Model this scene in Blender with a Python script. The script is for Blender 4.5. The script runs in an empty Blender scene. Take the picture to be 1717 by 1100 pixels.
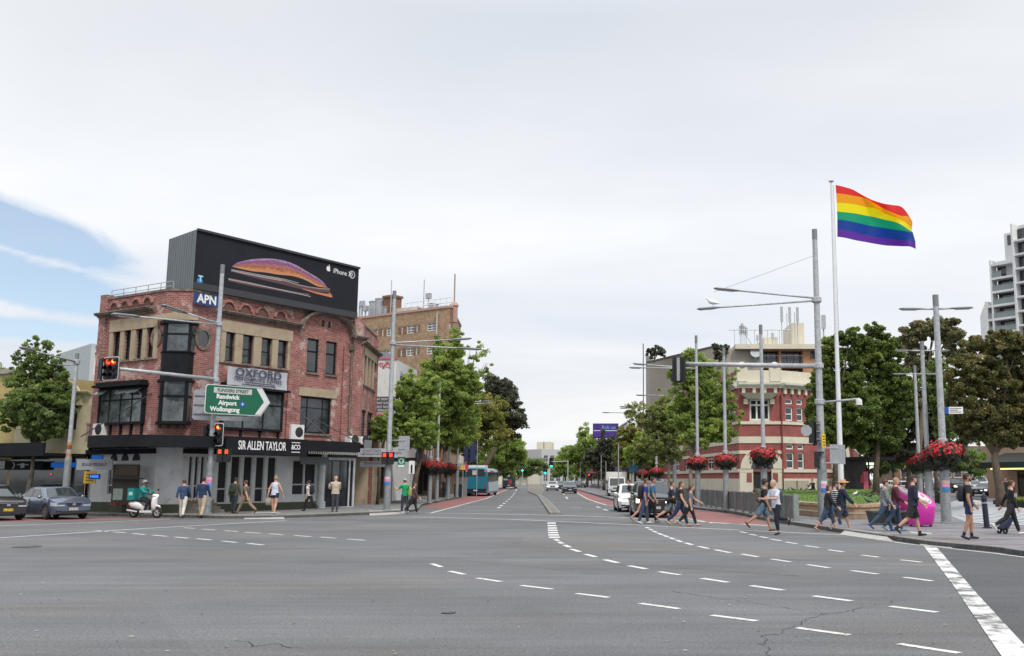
import bpy,math,random
import numpy as np
from mathutils import Vector,Matrix,noise
R=math.radians
rnd=random.Random(7)
SC=bpy.context.scene
COL=SC.collection
# ---------------------------------------------------------------- camera
CAMH=1.8
FPX=1650.0;CX=1040.0;CY=550.0;HOR=803.0
PIT=math.atan((HOR-CY)/FPX)
cam=bpy.data.cameras.new('camera');camo=bpy.data.objects.new('camera',cam);COL.objects.link(camo)
camo.location=(0,0,CAMH);camo.rotation_euler=(math.pi/2+PIT,0,0)
cam.sensor_width=36;cam.sensor_fit='HORIZONTAL';cam.lens=36*FPX/1717.0
cam.shift_x=(858.5-CX)/1717.0
cam.clip_start=0.2;cam.clip_end=6000
SC.camera=camo
def ray(u,v):
 a=(u-CX)/FPX;b=(CY-v)/FPX
 return Vector((a,math.cos(PIT)-b*math.sin(PIT),math.sin(PIT)+b*math.cos(PIT)))
# ---------------------------------------------------------------- light, sky
SUN_EL,SUN_AZ=R(52),R(150)
SKYROT=SUN_AZ
w=bpy.data.worlds.new('World');SC.world=w;w.use_nodes=True
nt=w.node_tree;nt.nodes.clear()
N=nt.nodes.new;LK=nt.links.new
def mth(op,a,b=None,c=None,tree=None,clamp=False):
 t=tree or nt
 n=t.nodes.new('ShaderNodeMath');n.operation=op;n.use_clamp=clamp
 for i,x in enumerate((a,b,c)):
  if x is None:continue
  if isinstance(x,(int,float)):n.inputs[i].default_value=x
  else:t.links.new(x,n.inputs[i])
 return n.outputs[0]
tc=N('ShaderNodeTexCoord');sep=N('ShaderNodeSeparateXYZ');LK(tc.outputs['Generated'],sep.inputs[0])
zz=mth('MAXIMUM',sep.outputs['Z'],0.0)
den=mth('ADD',zz,0.12)
px_=mth('DIVIDE',sep.outputs['X'],den);py_=mth('DIVIDE',sep.outputs['Y'],den)
cmb=N('ShaderNodeCombineXYZ');LK(px_,cmb.inputs[0]);LK(mth('MULTIPLY',py_,1.0),cmb.inputs[1])
mp=N('ShaderNodeMapping');LK(cmb.outputs[0],mp.inputs[0]);mp.inputs['Rotation'].default_value=(0,0,R(25));mp.inputs['Scale'].default_value=(0.55,1.0,1)
n1=N('ShaderNodeTexNoise');LK(mp.outputs[0],n1.inputs['Vector']);n1.inputs['Scale'].default_value=1.1;n1.inputs['Detail'].default_value=9;n1.inputs['Roughness'].default_value=0.58;n1.inputs['Distortion'].default_value=0.5
n2=N('ShaderNodeTexNoise');LK(mp.outputs[0],n2.inputs['Vector']);n2.inputs['Scale'].default_value=0.5;n2.inputs['Detail'].default_value=6;n2.inputs['Distortion'].default_value=0.3
# gaps in the cloud, low on the left of the street
ng=N('ShaderNodeTexNoise');LK(tc.outputs['Generated'],ng.inputs['Vector']);ng.inputs['Scale'].default_value=7;ng.inputs['Detail'].default_value=8;ng.inputs['Roughness'].default_value=0.6;ng.inputs['Distortion'].default_value=0.6
mg=N('ShaderNodeMapping');LK(tc.outputs['Generated'],mg.inputs[0]);mg.inputs['Scale'].default_value=(1,1,2.6);LK(mg.outputs[0],ng.inputs['Vector'])
gaps=None
for(u_,v_,sx_,sz_,amp,tilt)in((-5,368,13,48,1.7,0.28),(10,462,10,48,1.8,0.28),(90,492,12,80,1.8,0.25),(-20,548,9,90,1.8,0.0)):
 c_=ray(u_,v_).normalized()
 gd=N('ShaderNodeVectorMath');gd.operation='SUBTRACT';LK(tc.outputs['Generated'],gd.inputs[0]);gd.inputs[1].default_value=c_
 sg=N('ShaderNodeSeparateXYZ');LK(gd.outputs[0],sg.inputs[0])
 zt_=mth('ADD',sg.outputs[2],mth('MULTIPLY',sg.outputs[0],tilt))
 d2_=mth('ADD',mth('POWER',mth('MULTIPLY',sg.outputs[0],sx_),2.0),mth('POWER',mth('MULTIPLY',zt_,sz_),2.0))
 g_=mth('ADD',mth('SQRT',d2_),mth('MULTIPLY',mth('SUBTRACT',ng.outputs[0],0.5),amp));gaps=g_ if gaps is None else mth('MINIMUM',gaps,g_)
mr=N('ShaderNodeMapRange');LK(gaps,mr.inputs['Value']);mr.inputs['From Min'].default_value=0.55;mr.inputs['From Max'].default_value=1.3
mr.interpolation_type='SMOOTHSTEP'
sky=N('ShaderNodeTexSky');sky.sky_type='NISHITA';sky.sun_disc=False;sky.sun_elevation=SUN_EL;sky.sun_rotation=SKYROT;sky.air_density=1.0;sky.dust_density=1.0
bs=N('ShaderNodeBackground');LK(sky.outputs[0],bs.inputs[0]);bs.inputs[1].default_value=0.125
# cloud deck: brighter overhead than at the horizon
cr=N('ShaderNodeValToRGB');LK(n2.outputs[0],cr.inputs[0])
cr.color_ramp.elements[0].position=0.38;cr.color_ramp.elements[0].color=(0.72,0.77,0.845,1)
cr.color_ramp.elements[1].position=0.60;cr.color_ramp.elements[1].color=(0.95,0.953,0.96,1)
cz=N('ShaderNodeValToRGB');LK(zz,cz.inputs[0]);e_=cz.color_ramp.elements;e_[0].position=0.0;e_[0].color=(0.60,)*3+(1,);e_[1].position=1.0;e_[1].color=(1.25,)*3+(1,)
for p_,k_ in((0.07,0.58),(0.13,0.625),(0.26,0.635),(0.44,0.56),(0.55,0.70)):x_=e_.new(p_);x_.color=(k_,)*3+(1,)
cs=N('ShaderNodeMath');cs.operation='MULTIPLY';LK(cz.outputs[0],cs.inputs[0]);cs.inputs[1].default_value=1.5
bc=N('ShaderNodeBackground');LK(cr.outputs[0],bc.inputs[0]);LK(cs.outputs[0],bc.inputs[1])
hz=N('ShaderNodeMixShader')
fac=mth('MAXIMUM',mr.outputs[0],0.22)
LK(fac,hz.inputs[0]);LK(bs.outputs[0],hz.inputs[1]);LK(bc.outputs[0],hz.inputs[2])
wo=N('ShaderNodeOutputWorld');LK(hz.outputs[0],wo.inputs[0])
sl=bpy.data.lights.new('sun','SUN');sl.energy=2.0;sl.angle=R(10);sl.color=(1.0,0.96,0.9)
so=bpy.data.objects.new('sun',sl);COL.objects.link(so)
sd=Vector((math.sin(SUN_AZ)*math.cos(SUN_EL),math.cos(SUN_AZ)*math.cos(SUN_EL),math.sin(SUN_EL)))
so.rotation_euler=(-sd).to_track_quat('-Z','Y').to_euler();so.location=(0,-5,40)
SC.view_settings.view_transform='Standard';SC.view_settings.look='None';SC.view_settings.exposure=0.2;SC.view_settings.gamma=1
try:
 SC.cycles.use_denoising=True;SC.cycles.max_bounces=6;SC.cycles.transparent_max_bounces=8;SC.cycles.diffuse_bounces=4;SC.cycles.glossy_bounces=3
except Exception:pass
# ---------------------------------------------------------------- measuring from the photograph
def G(u,v,z=0.0):
 d=ray(u,v);t=(z-CAMH)/d.z
 return Vector((d.x*t,d.y*t,z))
def AT(u,v,Y):
 d=ray(u,v);t=Y/d.y
 return Vector((d.x*t,Y,CAMH+d.z*t))
def DEP(v,Y=None):return G(1040,v).y
# ---------------------------------------------------------------- materials
MATS={}
def mat(name,col,rough=0.6,metal=0.0,var=0.0,vscale=3.0,bump=0.0,bscale=40.0,emit=None,estr=0.0,spec=None,coat=0.0,dirt=None,dscale=1.0,dmin=0.5,dmax=0.7,stretch=None):
 if name in MATS:return MATS[name]
 m=bpy.data.materials.new(name);m.use_nodes=True;MATS[name]=m
 t=m.node_tree;b=t.nodes['Principled BSDF']
 c=(col[0],col[1],col[2],1)
 b.inputs['Base Color'].default_value=c;b.inputs['Roughness'].default_value=rough;b.inputs['Metallic'].default_value=metal
 if spec is not None:b.inputs['Specular IOR Level'].default_value=spec
 if coat:b.inputs['Coat Weight'].default_value=coat;b.inputs['Coat Roughness'].default_value=0.06
 if emit:b.inputs['Emission Color'].default_value=(*emit,1);b.inputs['Emission Strength'].default_value=estr
 if var or bump or dirt:
  g=t.nodes.new('ShaderNodeNewGeometry');src=g.outputs['Position']
  if stretch:
   mpn=t.nodes.new('ShaderNodeMapping');t.links.new(src,mpn.inputs[0]);mpn.inputs['Scale'].default_value=stretch;src=mpn.outputs[0]
 last=None
 if var:
  nz=t.nodes.new('ShaderNodeTexNoise');t.links.new(src,nz.inputs['Vector']);nz.inputs['Scale'].default_value=vscale;nz.inputs['Detail'].default_value=6;nz.inputs['Roughness'].default_value=0.65
  r_=t.nodes.new('ShaderNodeValToRGB');t.links.new(nz.outputs[0],r_.inputs[0])
  r_.color_ramp.elements[0].position=0.3;r_.color_ramp.elements[1].position=0.7
  r_.color_ramp.elements[0].color=(*[x*(1-var)for x in col],1);r_.color_ramp.elements[1].color=(*[min(1,x*(1+var))for x in col],1)
  last=r_.outputs[0];t.links.new(last,b.inputs['Base Color'])
 if dirt:
  nz=t.nodes.new('ShaderNodeTexNoise');t.links.new(src,nz.inputs['Vector']);nz.inputs['Scale'].default_value=dscale;nz.inputs['Detail'].default_value=8;nz.inputs['Roughness'].default_value=0.7
  mrn=t.nodes.new('ShaderNodeMapRange');t.links.new(nz.outputs[0],mrn.inputs[0]);mrn.inputs[1].default_value=dmin;mrn.inputs[2].default_value=dmax
  mx=t.nodes.new('ShaderNodeMix');mx.data_type='RGBA';t.links.new(mrn.outputs[0],mx.inputs[0])
  if last:t.links.new(last,mx.inputs[6])
  else:mx.inputs[6].default_value=c
  mx.inputs[7].default_value=(*dirt,1);t.links.new(mx.outputs[2],b.inputs['Base Color'])
 if bump:
  nz=t.nodes.new('ShaderNodeTexNoise');t.links.new(src,nz.inputs['Vector']);nz.inputs['Scale'].default_value=bscale;nz.inputs['Detail'].default_value=5
  bp=t.nodes.new('ShaderNodeBump');bp.inputs['Strength'].default_value=bump;bp.inputs['Distance'].default_value=0.02;t.links.new(nz.outputs[0],bp.inputs['Height']);t.links.new(bp.outputs[0],b.inputs['Normal'])
 return m
def brickmat(name,c1,c2,mortar,dirs=(1,0),bw=0.24,bh=0.085,ms=0.012,worn=None,wmin=0.55,wmax=0.66,wscale=0.5,stain=None,bump=0.3,bias=0.0,offs=0.5,rough=0.85):
 """bricks on a vertical wall whose horizontal direction is dirs (x, y)"""
 if name in MATS:return MATS[name]
 m=bpy.data.materials.new(name);m.use_nodes=True;MATS[name]=m
 t=m.node_tree;b=t.nodes['Principled BSDF'];b.inputs['Roughness'].default_value=rough
 g=t.nodes.new('ShaderNodeNewGeometry');sp=t.nodes.new('ShaderNodeSeparateXYZ');t.links.new(g.outputs['Position'],sp.inputs[0])
 l=math.hypot(*dirs)
 s=mth('ADD',mth('MULTIPLY',sp.outputs[0],dirs[0]/l,tree=t),mth('MULTIPLY',sp.outputs[1],dirs[1]/l,tree=t),tree=t)
 cb=t.nodes.new('ShaderNodeCombineXYZ');t.links.new(s,cb.inputs[0]);t.links.new(sp.outputs[2],cb.inputs[1])
 br=t.nodes.new('ShaderNodeTexBrick');t.links.new(cb.outputs[0],br.inputs['Vector'])
 br.inputs['Scale'].default_value=1;br.inputs['Brick Width'].default_value=bw;br.inputs['Row Height'].default_value=bh;br.inputs['Mortar Size'].default_value=ms
 br.inputs['Color1'].default_value=(*c1,1);br.inputs['Color2'].default_value=(*c2,1);br.inputs['Mortar'].default_value=(*mortar,1);br.inputs['Bias'].default_value=bias;br.offset=offs
 br.inputs['Mortar Smooth'].default_value=0.3
 out=br.outputs[0]
 nz=t.nodes.new('ShaderNodeTexNoise');t.links.new(g.outputs['Position'],nz.inputs['Vector']);nz.inputs['Scale'].default_value=1.4;nz.inputs['Detail'].default_value=8;nz.inputs['Roughness'].default_value=0.7
 mr1=t.nodes.new('ShaderNodeMapRange');t.links.new(nz.outputs[0],mr1.inputs[0]);mr1.inputs[1].default_value=0.3;mr1.inputs[2].default_value=0.7;mr1.inputs[3].default_value=0.72;mr1.inputs[4].default_value=1.25
 vm=t.nodes.new('ShaderNodeVectorMath');vm.operation='SCALE';t.links.new(out,vm.inputs[0]);t.links.new(mr1.outputs[0],vm.inputs['Scale']);out=vm.outputs[0]
 for(colr,lo,hi,scl,seed)in((worn,wmin,wmax,wscale,3.1),(stain,0.56,0.68,wscale*1.3,11.7)):
  if colr is None:continue
  ad=t.nodes.new('ShaderNodeVectorMath');ad.operation='ADD';t.links.new(g.outputs['Position'],ad.inputs[0]);ad.inputs[1].default_value=(seed,seed,seed)
  nz2=t.nodes.new('ShaderNodeTexNoise');t.links.new(ad.outputs[0],nz2.inputs['Vector']);nz2.inputs['Scale'].default_value=scl;nz2.inputs['Detail'].default_value=10;nz2.inputs['Roughness'].default_value=0.78
  mr2=t.nodes.new('ShaderNodeMapRange');t.links.new(nz2.outputs[0],mr2.inputs[0]);mr2.inputs[1].default_value=lo;mr2.inputs[2].default_value=hi;mr2.inputs[4].default_value=0.72
  mx=t.nodes.new('ShaderNodeMix');mx.data_type='RGBA';t.links.new(mr2.outputs[0],mx.inputs[0]);t.links.new(out,mx.inputs[6]);mx.inputs[7].default_value=(*colr,1);out=mx.outputs[2]
 t.links.new(out,b.inputs['Base Color'])
 bp=t.nodes.new('ShaderNodeBump');bp.inputs['Strength'].default_value=bump;bp.inputs['Distance'].default_value=0.01;bp.invert=True
 t.links.new(br.outputs['Fac'],bp.inputs['Height']);t.links.new(bp.outputs[0],b.inputs['Normal'])
 return m
def srgb(r,g,b):
 f=lambda x:(x/255/12.92 if x/255<=0.04045 else((x/255+0.055)/1.055)**2.4)
 return(f(r),f(g),f(b))
GLASS=mat('window_glass',(0.022,0.027,0.032),0.05,spec=0.9,var=0.9,vscale=0.9,bump=0.04,bscale=1.5)  # strong noise in the base colour imitates uneven reflections in the panes
GLASSB=mat('pale_window_glass',(0.085,0.10,0.105),0.06,spec=0.8,var=0.75,vscale=1.6)
GALV=mat('galvanised_steel',(0.40,0.42,0.44),0.5,0.25,var=0.22,vscale=6,dirt=(0.24,0.25,0.26),dscale=9,dmin=0.52,dmax=0.75)
BLACKP=mat('black_paint',(0.010,0.011,0.014),0.75,var=0.3,vscale=2,spec=0.2)
DARKM=mat('dark_metal',(0.03,0.032,0.036),0.5,0.2)
WHITE=mat('white_paint',(0.72,0.72,0.70),0.6,var=0.08,vscale=2)
ALU=mat('sign_back_aluminium',(0.33,0.35,0.37),0.5,0.3,var=0.2,vscale=8)
CONC=mat('concrete',(0.30,0.29,0.27),0.9,var=0.2,vscale=2.5,bump=0.2)
CHROME=mat('chrome',(0.7,0.7,0.72),0.15,1.0)
# ---------------------------------------------------------------- mesh builder
ORI={}
class MB:
 def __init__(s):s.v=[];s.f=[];s.m=[];s.mi=0
 def add(s,vs,fs):
  o=len(s.v);s.v+=[tuple(p)for p in vs]
  for f in fs:s.f.append([i+o for i in f]);s.m.append(s.mi)
  return s
 def box(s,c,d,rz=0.0,mtx=None):
  x,y,z=d[0]/2,d[1]/2,d[2]/2
  vs=[Vector((a*x,b*y,e*z))for a in(-1,1)for b in(-1,1)for e in(-1,1)]
  if mtx is not None:vs=[mtx@p for p in vs]
  elif rz:m=Matrix.Rotation(rz,3,'Z');vs=[m@p for p in vs]
  c=Vector(c);vs=[p+c for p in vs]
  return s.add(vs,[(0,1,3,2),(4,6,7,5),(0,4,5,1),(2,3,7,6),(0,2,6,4),(1,5,7,3)])
 def hexa(s,q0,q1):
  """solid between two matching polygons"""
  n=len(q0)
  fs=[tuple(range(n))[::-1],tuple(range(n,2*n))]+[(i,(i+1)%n,n+(i+1)%n,n+i)for i in range(n)]
  return s.add(list(q0)+list(q1),fs)
 def prism(s,poly,z0,z1):
  return s.hexa([(p[0],p[1],z0)for p in poly],[(p[0],p[1],z1)for p in poly])
 def sheet(s,poly,z=None):
  return s.add([(p[0],p[1],p[2]if z is None else z)for p in poly],[tuple(range(len(poly)))])
 def loft(s,rings,cap=True,closed=True):
  n=len(rings[0]);vs=[p for r in rings for p in r];fs=[]
  for i in range(len(rings)-1):
   for j in range(n if closed else n-1):
    k=(j+1)%n;fs.append((i*n+j,i*n+k,(i+1)*n+k,(i+1)*n+j))
  if cap:fs.append(tuple(range(n))[::-1]);fs.append(tuple(range((len(rings)-1)*n,len(rings)*n)))
  return s.add(vs,fs)
 def tube(s,pts,rad,n=10,cap=True,flat=1.0,up=None):
  pts=[Vector(p)for p in pts]
  if not isinstance(rad,(list,tuple)):rad=[rad]*len(pts)
  rings=[];prev=None
  for i,p in enumerate(pts):
   d=(pts[min(i+1,len(pts)-1)]-pts[max(i-1,0)]).normalized()
   if prev is None:
    a=Vector(up)if up else(Vector((0,0,1))if abs(d.z)<0.9 else Vector((1,0,0)))
    x=d.cross(a).normalized()
   else:x=(prev-d*prev.dot(d)).normalized()
   prev=x;y=d.cross(x)
   rings.append([p+x*(math.cos(2*math.pi*k/n)*rad[i])+y*(math.sin(2*math.pi*k/n)*rad[i]*flat)for k in range(n)])
  return s.loft(rings,cap)
 def lathe(s,prof,c=(0,0,0),n=16,sx=1.0,sy=1.0):
  c=Vector(c)
  rings=[[c+Vector((r*math.cos(2*math.pi*k/n)*sx,r*math.sin(2*math.pi*k/n)*sy,z))for k in range(n)]for r,z in prof]
  return s.loft(rings,True)
 def ball(s,c,r,n=12,k=7):
  if not isinstance(r,(list,tuple)):r=(r,r,r)
  c=Vector(c);rings=[]
  for i in range(k+1):
   t=math.pi*(0.02+0.96*i/k);rings.append([c+Vector((r[0]*math.sin(t)*math.cos(2*math.pi*j/n),r[1]*math.sin(t)*math.sin(2*math.pi*j/n),-r[2]*math.cos(t)))for j in range(n)])
  return s.loft(rings)
 def build(s,name,material,parent=None,smooth=False,xf=None,angle=None):
  me=bpy.data.meshes.new(name)
  off=ORI.get(root_of(parent).name)if parent is not None else None
  vs=s.v
  if xf is not None:vs=[tuple(xf@Vector(p))for p in vs]
  if off is not None:vs=[(p[0]-off[0],p[1]-off[1],p[2]-off[2])for p in vs]
  me.from_pydata(vs,[],s.f);me.update()
  mats=material if isinstance(material,(list,tuple))else[material]
  for q in mats:me.materials.append(q)
  if len(mats)>1:me.polygons.foreach_set('material_index',s.m)
  if smooth:me.polygons.foreach_set('use_smooth',[True]*len(me.polygons))
  o=bpy.data.objects.new(name,me);COL.objects.link(o)
  if angle is not None:
   me.polygons.foreach_set('use_smooth',[True]*len(me.polygons));me.set_sharp_from_angle(angle=R(angle))
  if parent is not None:o.parent=parent
  return o
def root_of(o):
 while o.parent is not None:o=o.parent
 return o
def tag(o,label=None,cat=None,group=None,kind=None):
 if label:o['label']=label
 if cat:o['category']=cat
 if group:o['group']=group
 if kind:o['kind']=kind
 return o
def thing(name,label,cat,loc=(0,0,0),rz=0.0,group=None,world=False):
 """Empty at the thing's base; world=True: its parts are given in world coordinates"""
 o=bpy.data.objects.new(name,None);COL.objects.link(o);o.location=loc;o.rotation_euler=(0,0,rz);o.empty_display_size=0.3
 if world:ORI[o.name]=tuple(loc)
 return tag(o,label,cat,group)
def solo(mb,name,material,label,cat,loc=None,group=None,**k):
 """a thing that is one mesh, vertices given in world coordinates around loc"""
 if loc is not None:mb.v=[(p[0]-loc[0],p[1]-loc[1],p[2]-loc[2])for p in mb.v]
 o=mb.build(name,material,None,**k)
 if loc is not None:o.location=loc
 return tag(o,label,cat,group)
def struct(name,mb,material,**k):
 o=mb.build(name,material,**k);o['kind']='structure';return o
def copy_tree(o,parent=None):
 c=o.copy();COL.objects.link(c);c.parent=parent
 for ch in o.children:copy_tree(ch,c)
 return c
def text_mb(txt,size,depth=0.01,sx=1.0,align='CENTER',bold=0.0,shear=0.0):
 """lettering as a mesh in the x (reading) / z (up) plane, facing -y, centred on origin"""
 cu=bpy.data.curves.new('t','FONT');cu.body=txt;cu.size=size;cu.extrude=depth;cu.align_x=align;cu.align_y='CENTER';cu.offset=bold;cu.shear=shear;cu.resolution_u=3
 o=bpy.data.objects.new('t',cu);COL.objects.link(o);bpy.context.view_layer.update()
 me=bpy.data.meshes.new_from_object(o.evaluated_get(bpy.context.evaluated_depsgraph_get()))
 b=MB();b.v=[(p.co.x*sx,-p.co.z,p.co.y)for p in me.vertices];b.f=[list(p.vertices)for p in me.polygons];b.m=[0]*len(b.f)
 bpy.data.objects.remove(o);bpy.data.curves.remove(cu);bpy.data.meshes.remove(me)
 return b
class Face:
 """vertical plane from P0 to P1 (seen from outside, P0 on the left); s along, o outward, z up"""
 def __init__(s,P0,P1):
  s.p=Vector((P0[0],P0[1],0));d=Vector((P1[0]-P0[0],P1[1]-P0[1],0));s.L=d.length;s.d=d.normalized();s.n=Vector((s.d.y,-s.d.x,0))
  s.ang=math.atan2(s.d.y,s.d.x)
 def pt(s,a,o,z):q=s.p+s.d*a+s.n*o;return Vector((q.x,q.y,z))
 def px(s,u,v,o=0.0):
  d=ray(u,v);C=Vector((0,0,CAMH));t=(s.p+s.n*o-C).dot(s.n)/d.dot(s.n);q=C+d*t
  return((q-s.p).dot(s.d),q.z)
 def box(s,mb,a0,a1,o0,o1,z0,z1):
  q=lambda z:[s.pt(a0,o0,z),s.pt(a1,o0,z),s.pt(a1,o1,z),s.pt(a0,o1,z)]
  return mb.hexa(q(z0),q(z1))
 def poly(s,mb,pts,o0,o1):
  return mb.hexa([s.pt(a,o0,z)for a,z in pts],[s.pt(a,o1,z)for a,z in pts])
 def put(s,mb,a,o,z):
  m=Matrix.Rotation(s.ang,3,'Z');q=s.pt(a,o,z)
  mb.v=[tuple(m@Vector(p)+q)for p in mb.v];return mb
 def wall(s,mb,a0,a1,z0,z1,holes,o=0.0,depth=0.22):
  """wall sheet with openings (a0,a1,z0,z1) and their reveals"""
  A=sorted({a0,a1,*[x for h in holes for x in h[:2]]});Z=sorted({z0,z1,*[x for h in holes for x in h[2:4]]})
  A=[x for x in A if a0-1e-6<=x<=a1+1e-6];Z=[x for x in Z if z0-1e-6<=x<=z1+1e-6]
  for i in range(len(A)-1):
   for j in range(len(Z)-1):
    ca,cz=(A[i]+A[i+1])/2,(Z[j]+Z[j+1])/2
    if any(h[0]<ca<h[1]and h[2]<cz<h[3]for h in holes):continue
    mb.add([s.pt(A[i],o,Z[j]),s.pt(A[i+1],o,Z[j]),s.pt(A[i+1],o,Z[j+1]),s.pt(A[i],o,Z[j+1])],[(0,1,2,3)])
  for h in holes:
   c=[(h[0],h[2]),(h[1],h[2]),(h[1],h[3]),(h[0],h[3])]
   for k in range(4):
    p,q=c[k],c[(k+1)%4]
    mb.add([s.pt(p[0],o,p[1]),s.pt(q[0],o,q[1]),s.pt(q[0],o-depth,q[1]),s.pt(p[0],o-depth,p[1])],[(0,1,2,3)])
  return mb
 def window(s,parent,h,fm,gm,o=-0.16,fw=0.07,nx=1,nz=1,bar=0.04,hbars=None,vbars=None,name='window',sill=None,label=None):
  """frame with bars as a part, its glass a sub-part"""
  a0,a1,z0,z1=h;b=MB()
  s.box(b,a0,a0+fw,o,o+0.07,z0,z1);s.box(b,a1-fw,a1,o,o+0.07,z0,z1)
  s.box(b,a0+fw,a1-fw,o,o+0.07,z0,z0+fw);s.box(b,a0+fw,a1-fw,o,o+0.07,z1-fw,z1)
  vb=vbars if vbars is not None else[k/nx for k in range(1,nx)]
  hb=hbars if hbars is not None else[k/nz for k in range(1,nz)]
  for k in vb:c=a0+(a1-a0)*k;s.box(b,c-bar/2,c+bar/2,o+0.01,o+0.06,z0+fw,z1-fw)
  for k in hb:c=z0+(z1-z0)*k;s.box(b,a0+fw,a1-fw,o+0.015,o+0.055,c-bar/2,c+bar/2)
  w_=b.build(name,fm,parent)
  p=MB();s.box(p,a0+fw*.5,a1-fw*.5,o+0.004,o+0.03,z0+fw*.5,z1-fw*.5);p.build('pane',gm,w_)
  if sill:q=MB();s.box(q,a0-0.06,a1+0.06,-0.02,0.09,z0-0.12,z0-0.002);q.build('sill',sill,w_)
  if label:w_['label']=label
  return w_
# ================================================================ GROUND, ROADS, MARKINGS
def asphalt(name,base,dark,scale=1.0):
 m=bpy.data.materials.new(name);m.use_nodes=True;t=m.node_tree;b=t.nodes['Principled BSDF'];b.inputs['Roughness'].default_value=0.85
 g=t.nodes.new('ShaderNodeNewGeometry')
 def nz(s,st=(1,1,1),det=6,ro=0.6,rot=0.0):
  mp=t.nodes.new('ShaderNodeMapping');t.links.new(g.outputs['Position'],mp.inputs[0]);mp.inputs['Scale'].default_value=st;mp.inputs['Rotation'].default_value=(0,0,rot)
  n=t.nodes.new('ShaderNodeTexNoise');t.links.new(mp.outputs[0],n.inputs['Vector']);n.inputs['Scale'].default_value=s;n.inputs['Detail'].default_value=det;n.inputs['Roughness'].default_value=ro;return n.outputs[0]
 def mr(x,a,b_,c,d):
  n=t.nodes.new('ShaderNodeMapRange');t.links.new(x,n.inputs[0]);n.inputs[1].default_value=a;n.inputs[2].default_value=b_;n.inputs[3].default_value=c;n.inputs[4].default_value=d;return n.outputs[0]
 big=mr(nz(0.16,(1,1.3,1),6),0.35,0.65,0.80,1.16)
 streak=mr(nz(0.8,(0.16,1.5,1),6,0.7,R(-8)),0.35,0.7,1.08,0.80)
 streak2=mr(nz(1.1,(0.12,2.6,1),6,0.7,R(24)),0.4,0.7,1.05,0.88)
 grit=mr(nz(28,(1,1,1),4,0.85),0.3,0.7,0.45,1.62)
 grit2=mr(nz(14,(1,1,1),4,0.8),0.3,0.7,0.88,1.12)
 f=mth('MULTIPLY',mth('MULTIPLY',mth('MULTIPLY',big,streak,tree=t),mth('MULTIPLY',streak2,grit2,tree=t),tree=t),grit,tree=t)
 stain=mr(nz(0.5,(1,1,1),8,0.75),0.60,0.74,0,0.55)
 mx=t.nodes.new('ShaderNodeMix');mx.data_type='RGBA';t.links.new(stain,mx.inputs[0]);mx.inputs[7].default_value=(*dark,1);warm=t.nodes.new('ShaderNodeMix');warm.data_type='RGBA';t.links.new(mr(nz(0.22,(1,1.4,1),4,0.5,R(40)),0.4,0.62,0,1),warm.inputs[0]);warm.inputs[6].default_value=(base[0]*0.96,base[1]*0.985,base[2]*1.04,1);warm.inputs[7].default_value=(base[0]*1.02,base[1]*1.0,base[2]*0.97,1);t.links.new(warm.outputs[2],mx.inputs[6]);mx.inputs[7].default_value=(*dark,1)
 vm=t.nodes.new('ShaderNodeVectorMath');vm.operation='SCALE';t.links.new(mx.outputs[2],vm.inputs[0]);t.links.new(f,vm.inputs['Scale'])
 t.links.new(vm.outputs[0],b.inputs['Base Color'])
 bp=t.nodes.new('ShaderNodeBump');bp.inputs['Strength'].default_value=0.5;bp.inputs['Distance'].default_value=0.006;t.links.new(nz(90,(1,1,1),3),bp.inputs['Height']);t.links.new(bp.outputs[0],b.inputs['Normal'])
 return m
ASPH=asphalt('worn_asphalt',(0.122,0.122,0.124),(0.085,0.085,0.088))
ASPD=asphalt('newer_asphalt',(0.075,0.076,0.080),(0.05,0.05,0.054))
def wornpaint(name,col,under,lo,hi,scale=3.0):
 return mat(name,col,0.7,var=0.1,vscale=5,dirt=under,dscale=scale,dmin=lo,dmax=hi)
PAINT=wornpaint('road_marking_paint',(0.60,0.60,0.58),(0.17,0.17,0.17),0.54,0.64,9)
PAINTW=wornpaint('worn_marking_paint',(0.62,0.62,0.60),(0.10,0.10,0.10),0.47,0.60,1.6)
REDL=mat('red_lane_surface',(0.27,0.095,0.088),0.85,var=0.25,vscale=1.2,dirt=(0.17,0.11,0.105),dscale=0.9,dmin=0.42,dmax=0.68)
GROUND=mat('ground_earth',(0.13,0.125,0.115),0.95,var=0.2,vscale=0.3)
struct('ground',MB().box((0,900,-0.05),(5000,5000,0.08)),GROUND)
# one asphalt sheet for the junction and every street that leaves it
def clipz(pts):return[(p[0],p[1])for p in pts]
road=MB().sheet([(-90,-20),(90,-20),(120,60),(160,260),(-5,260),(-62,1500),(-78,1500),(-30,260),(-14,64),(-120,64),(-140,20)],0.0)
struct('road',road,ASPH)
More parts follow.
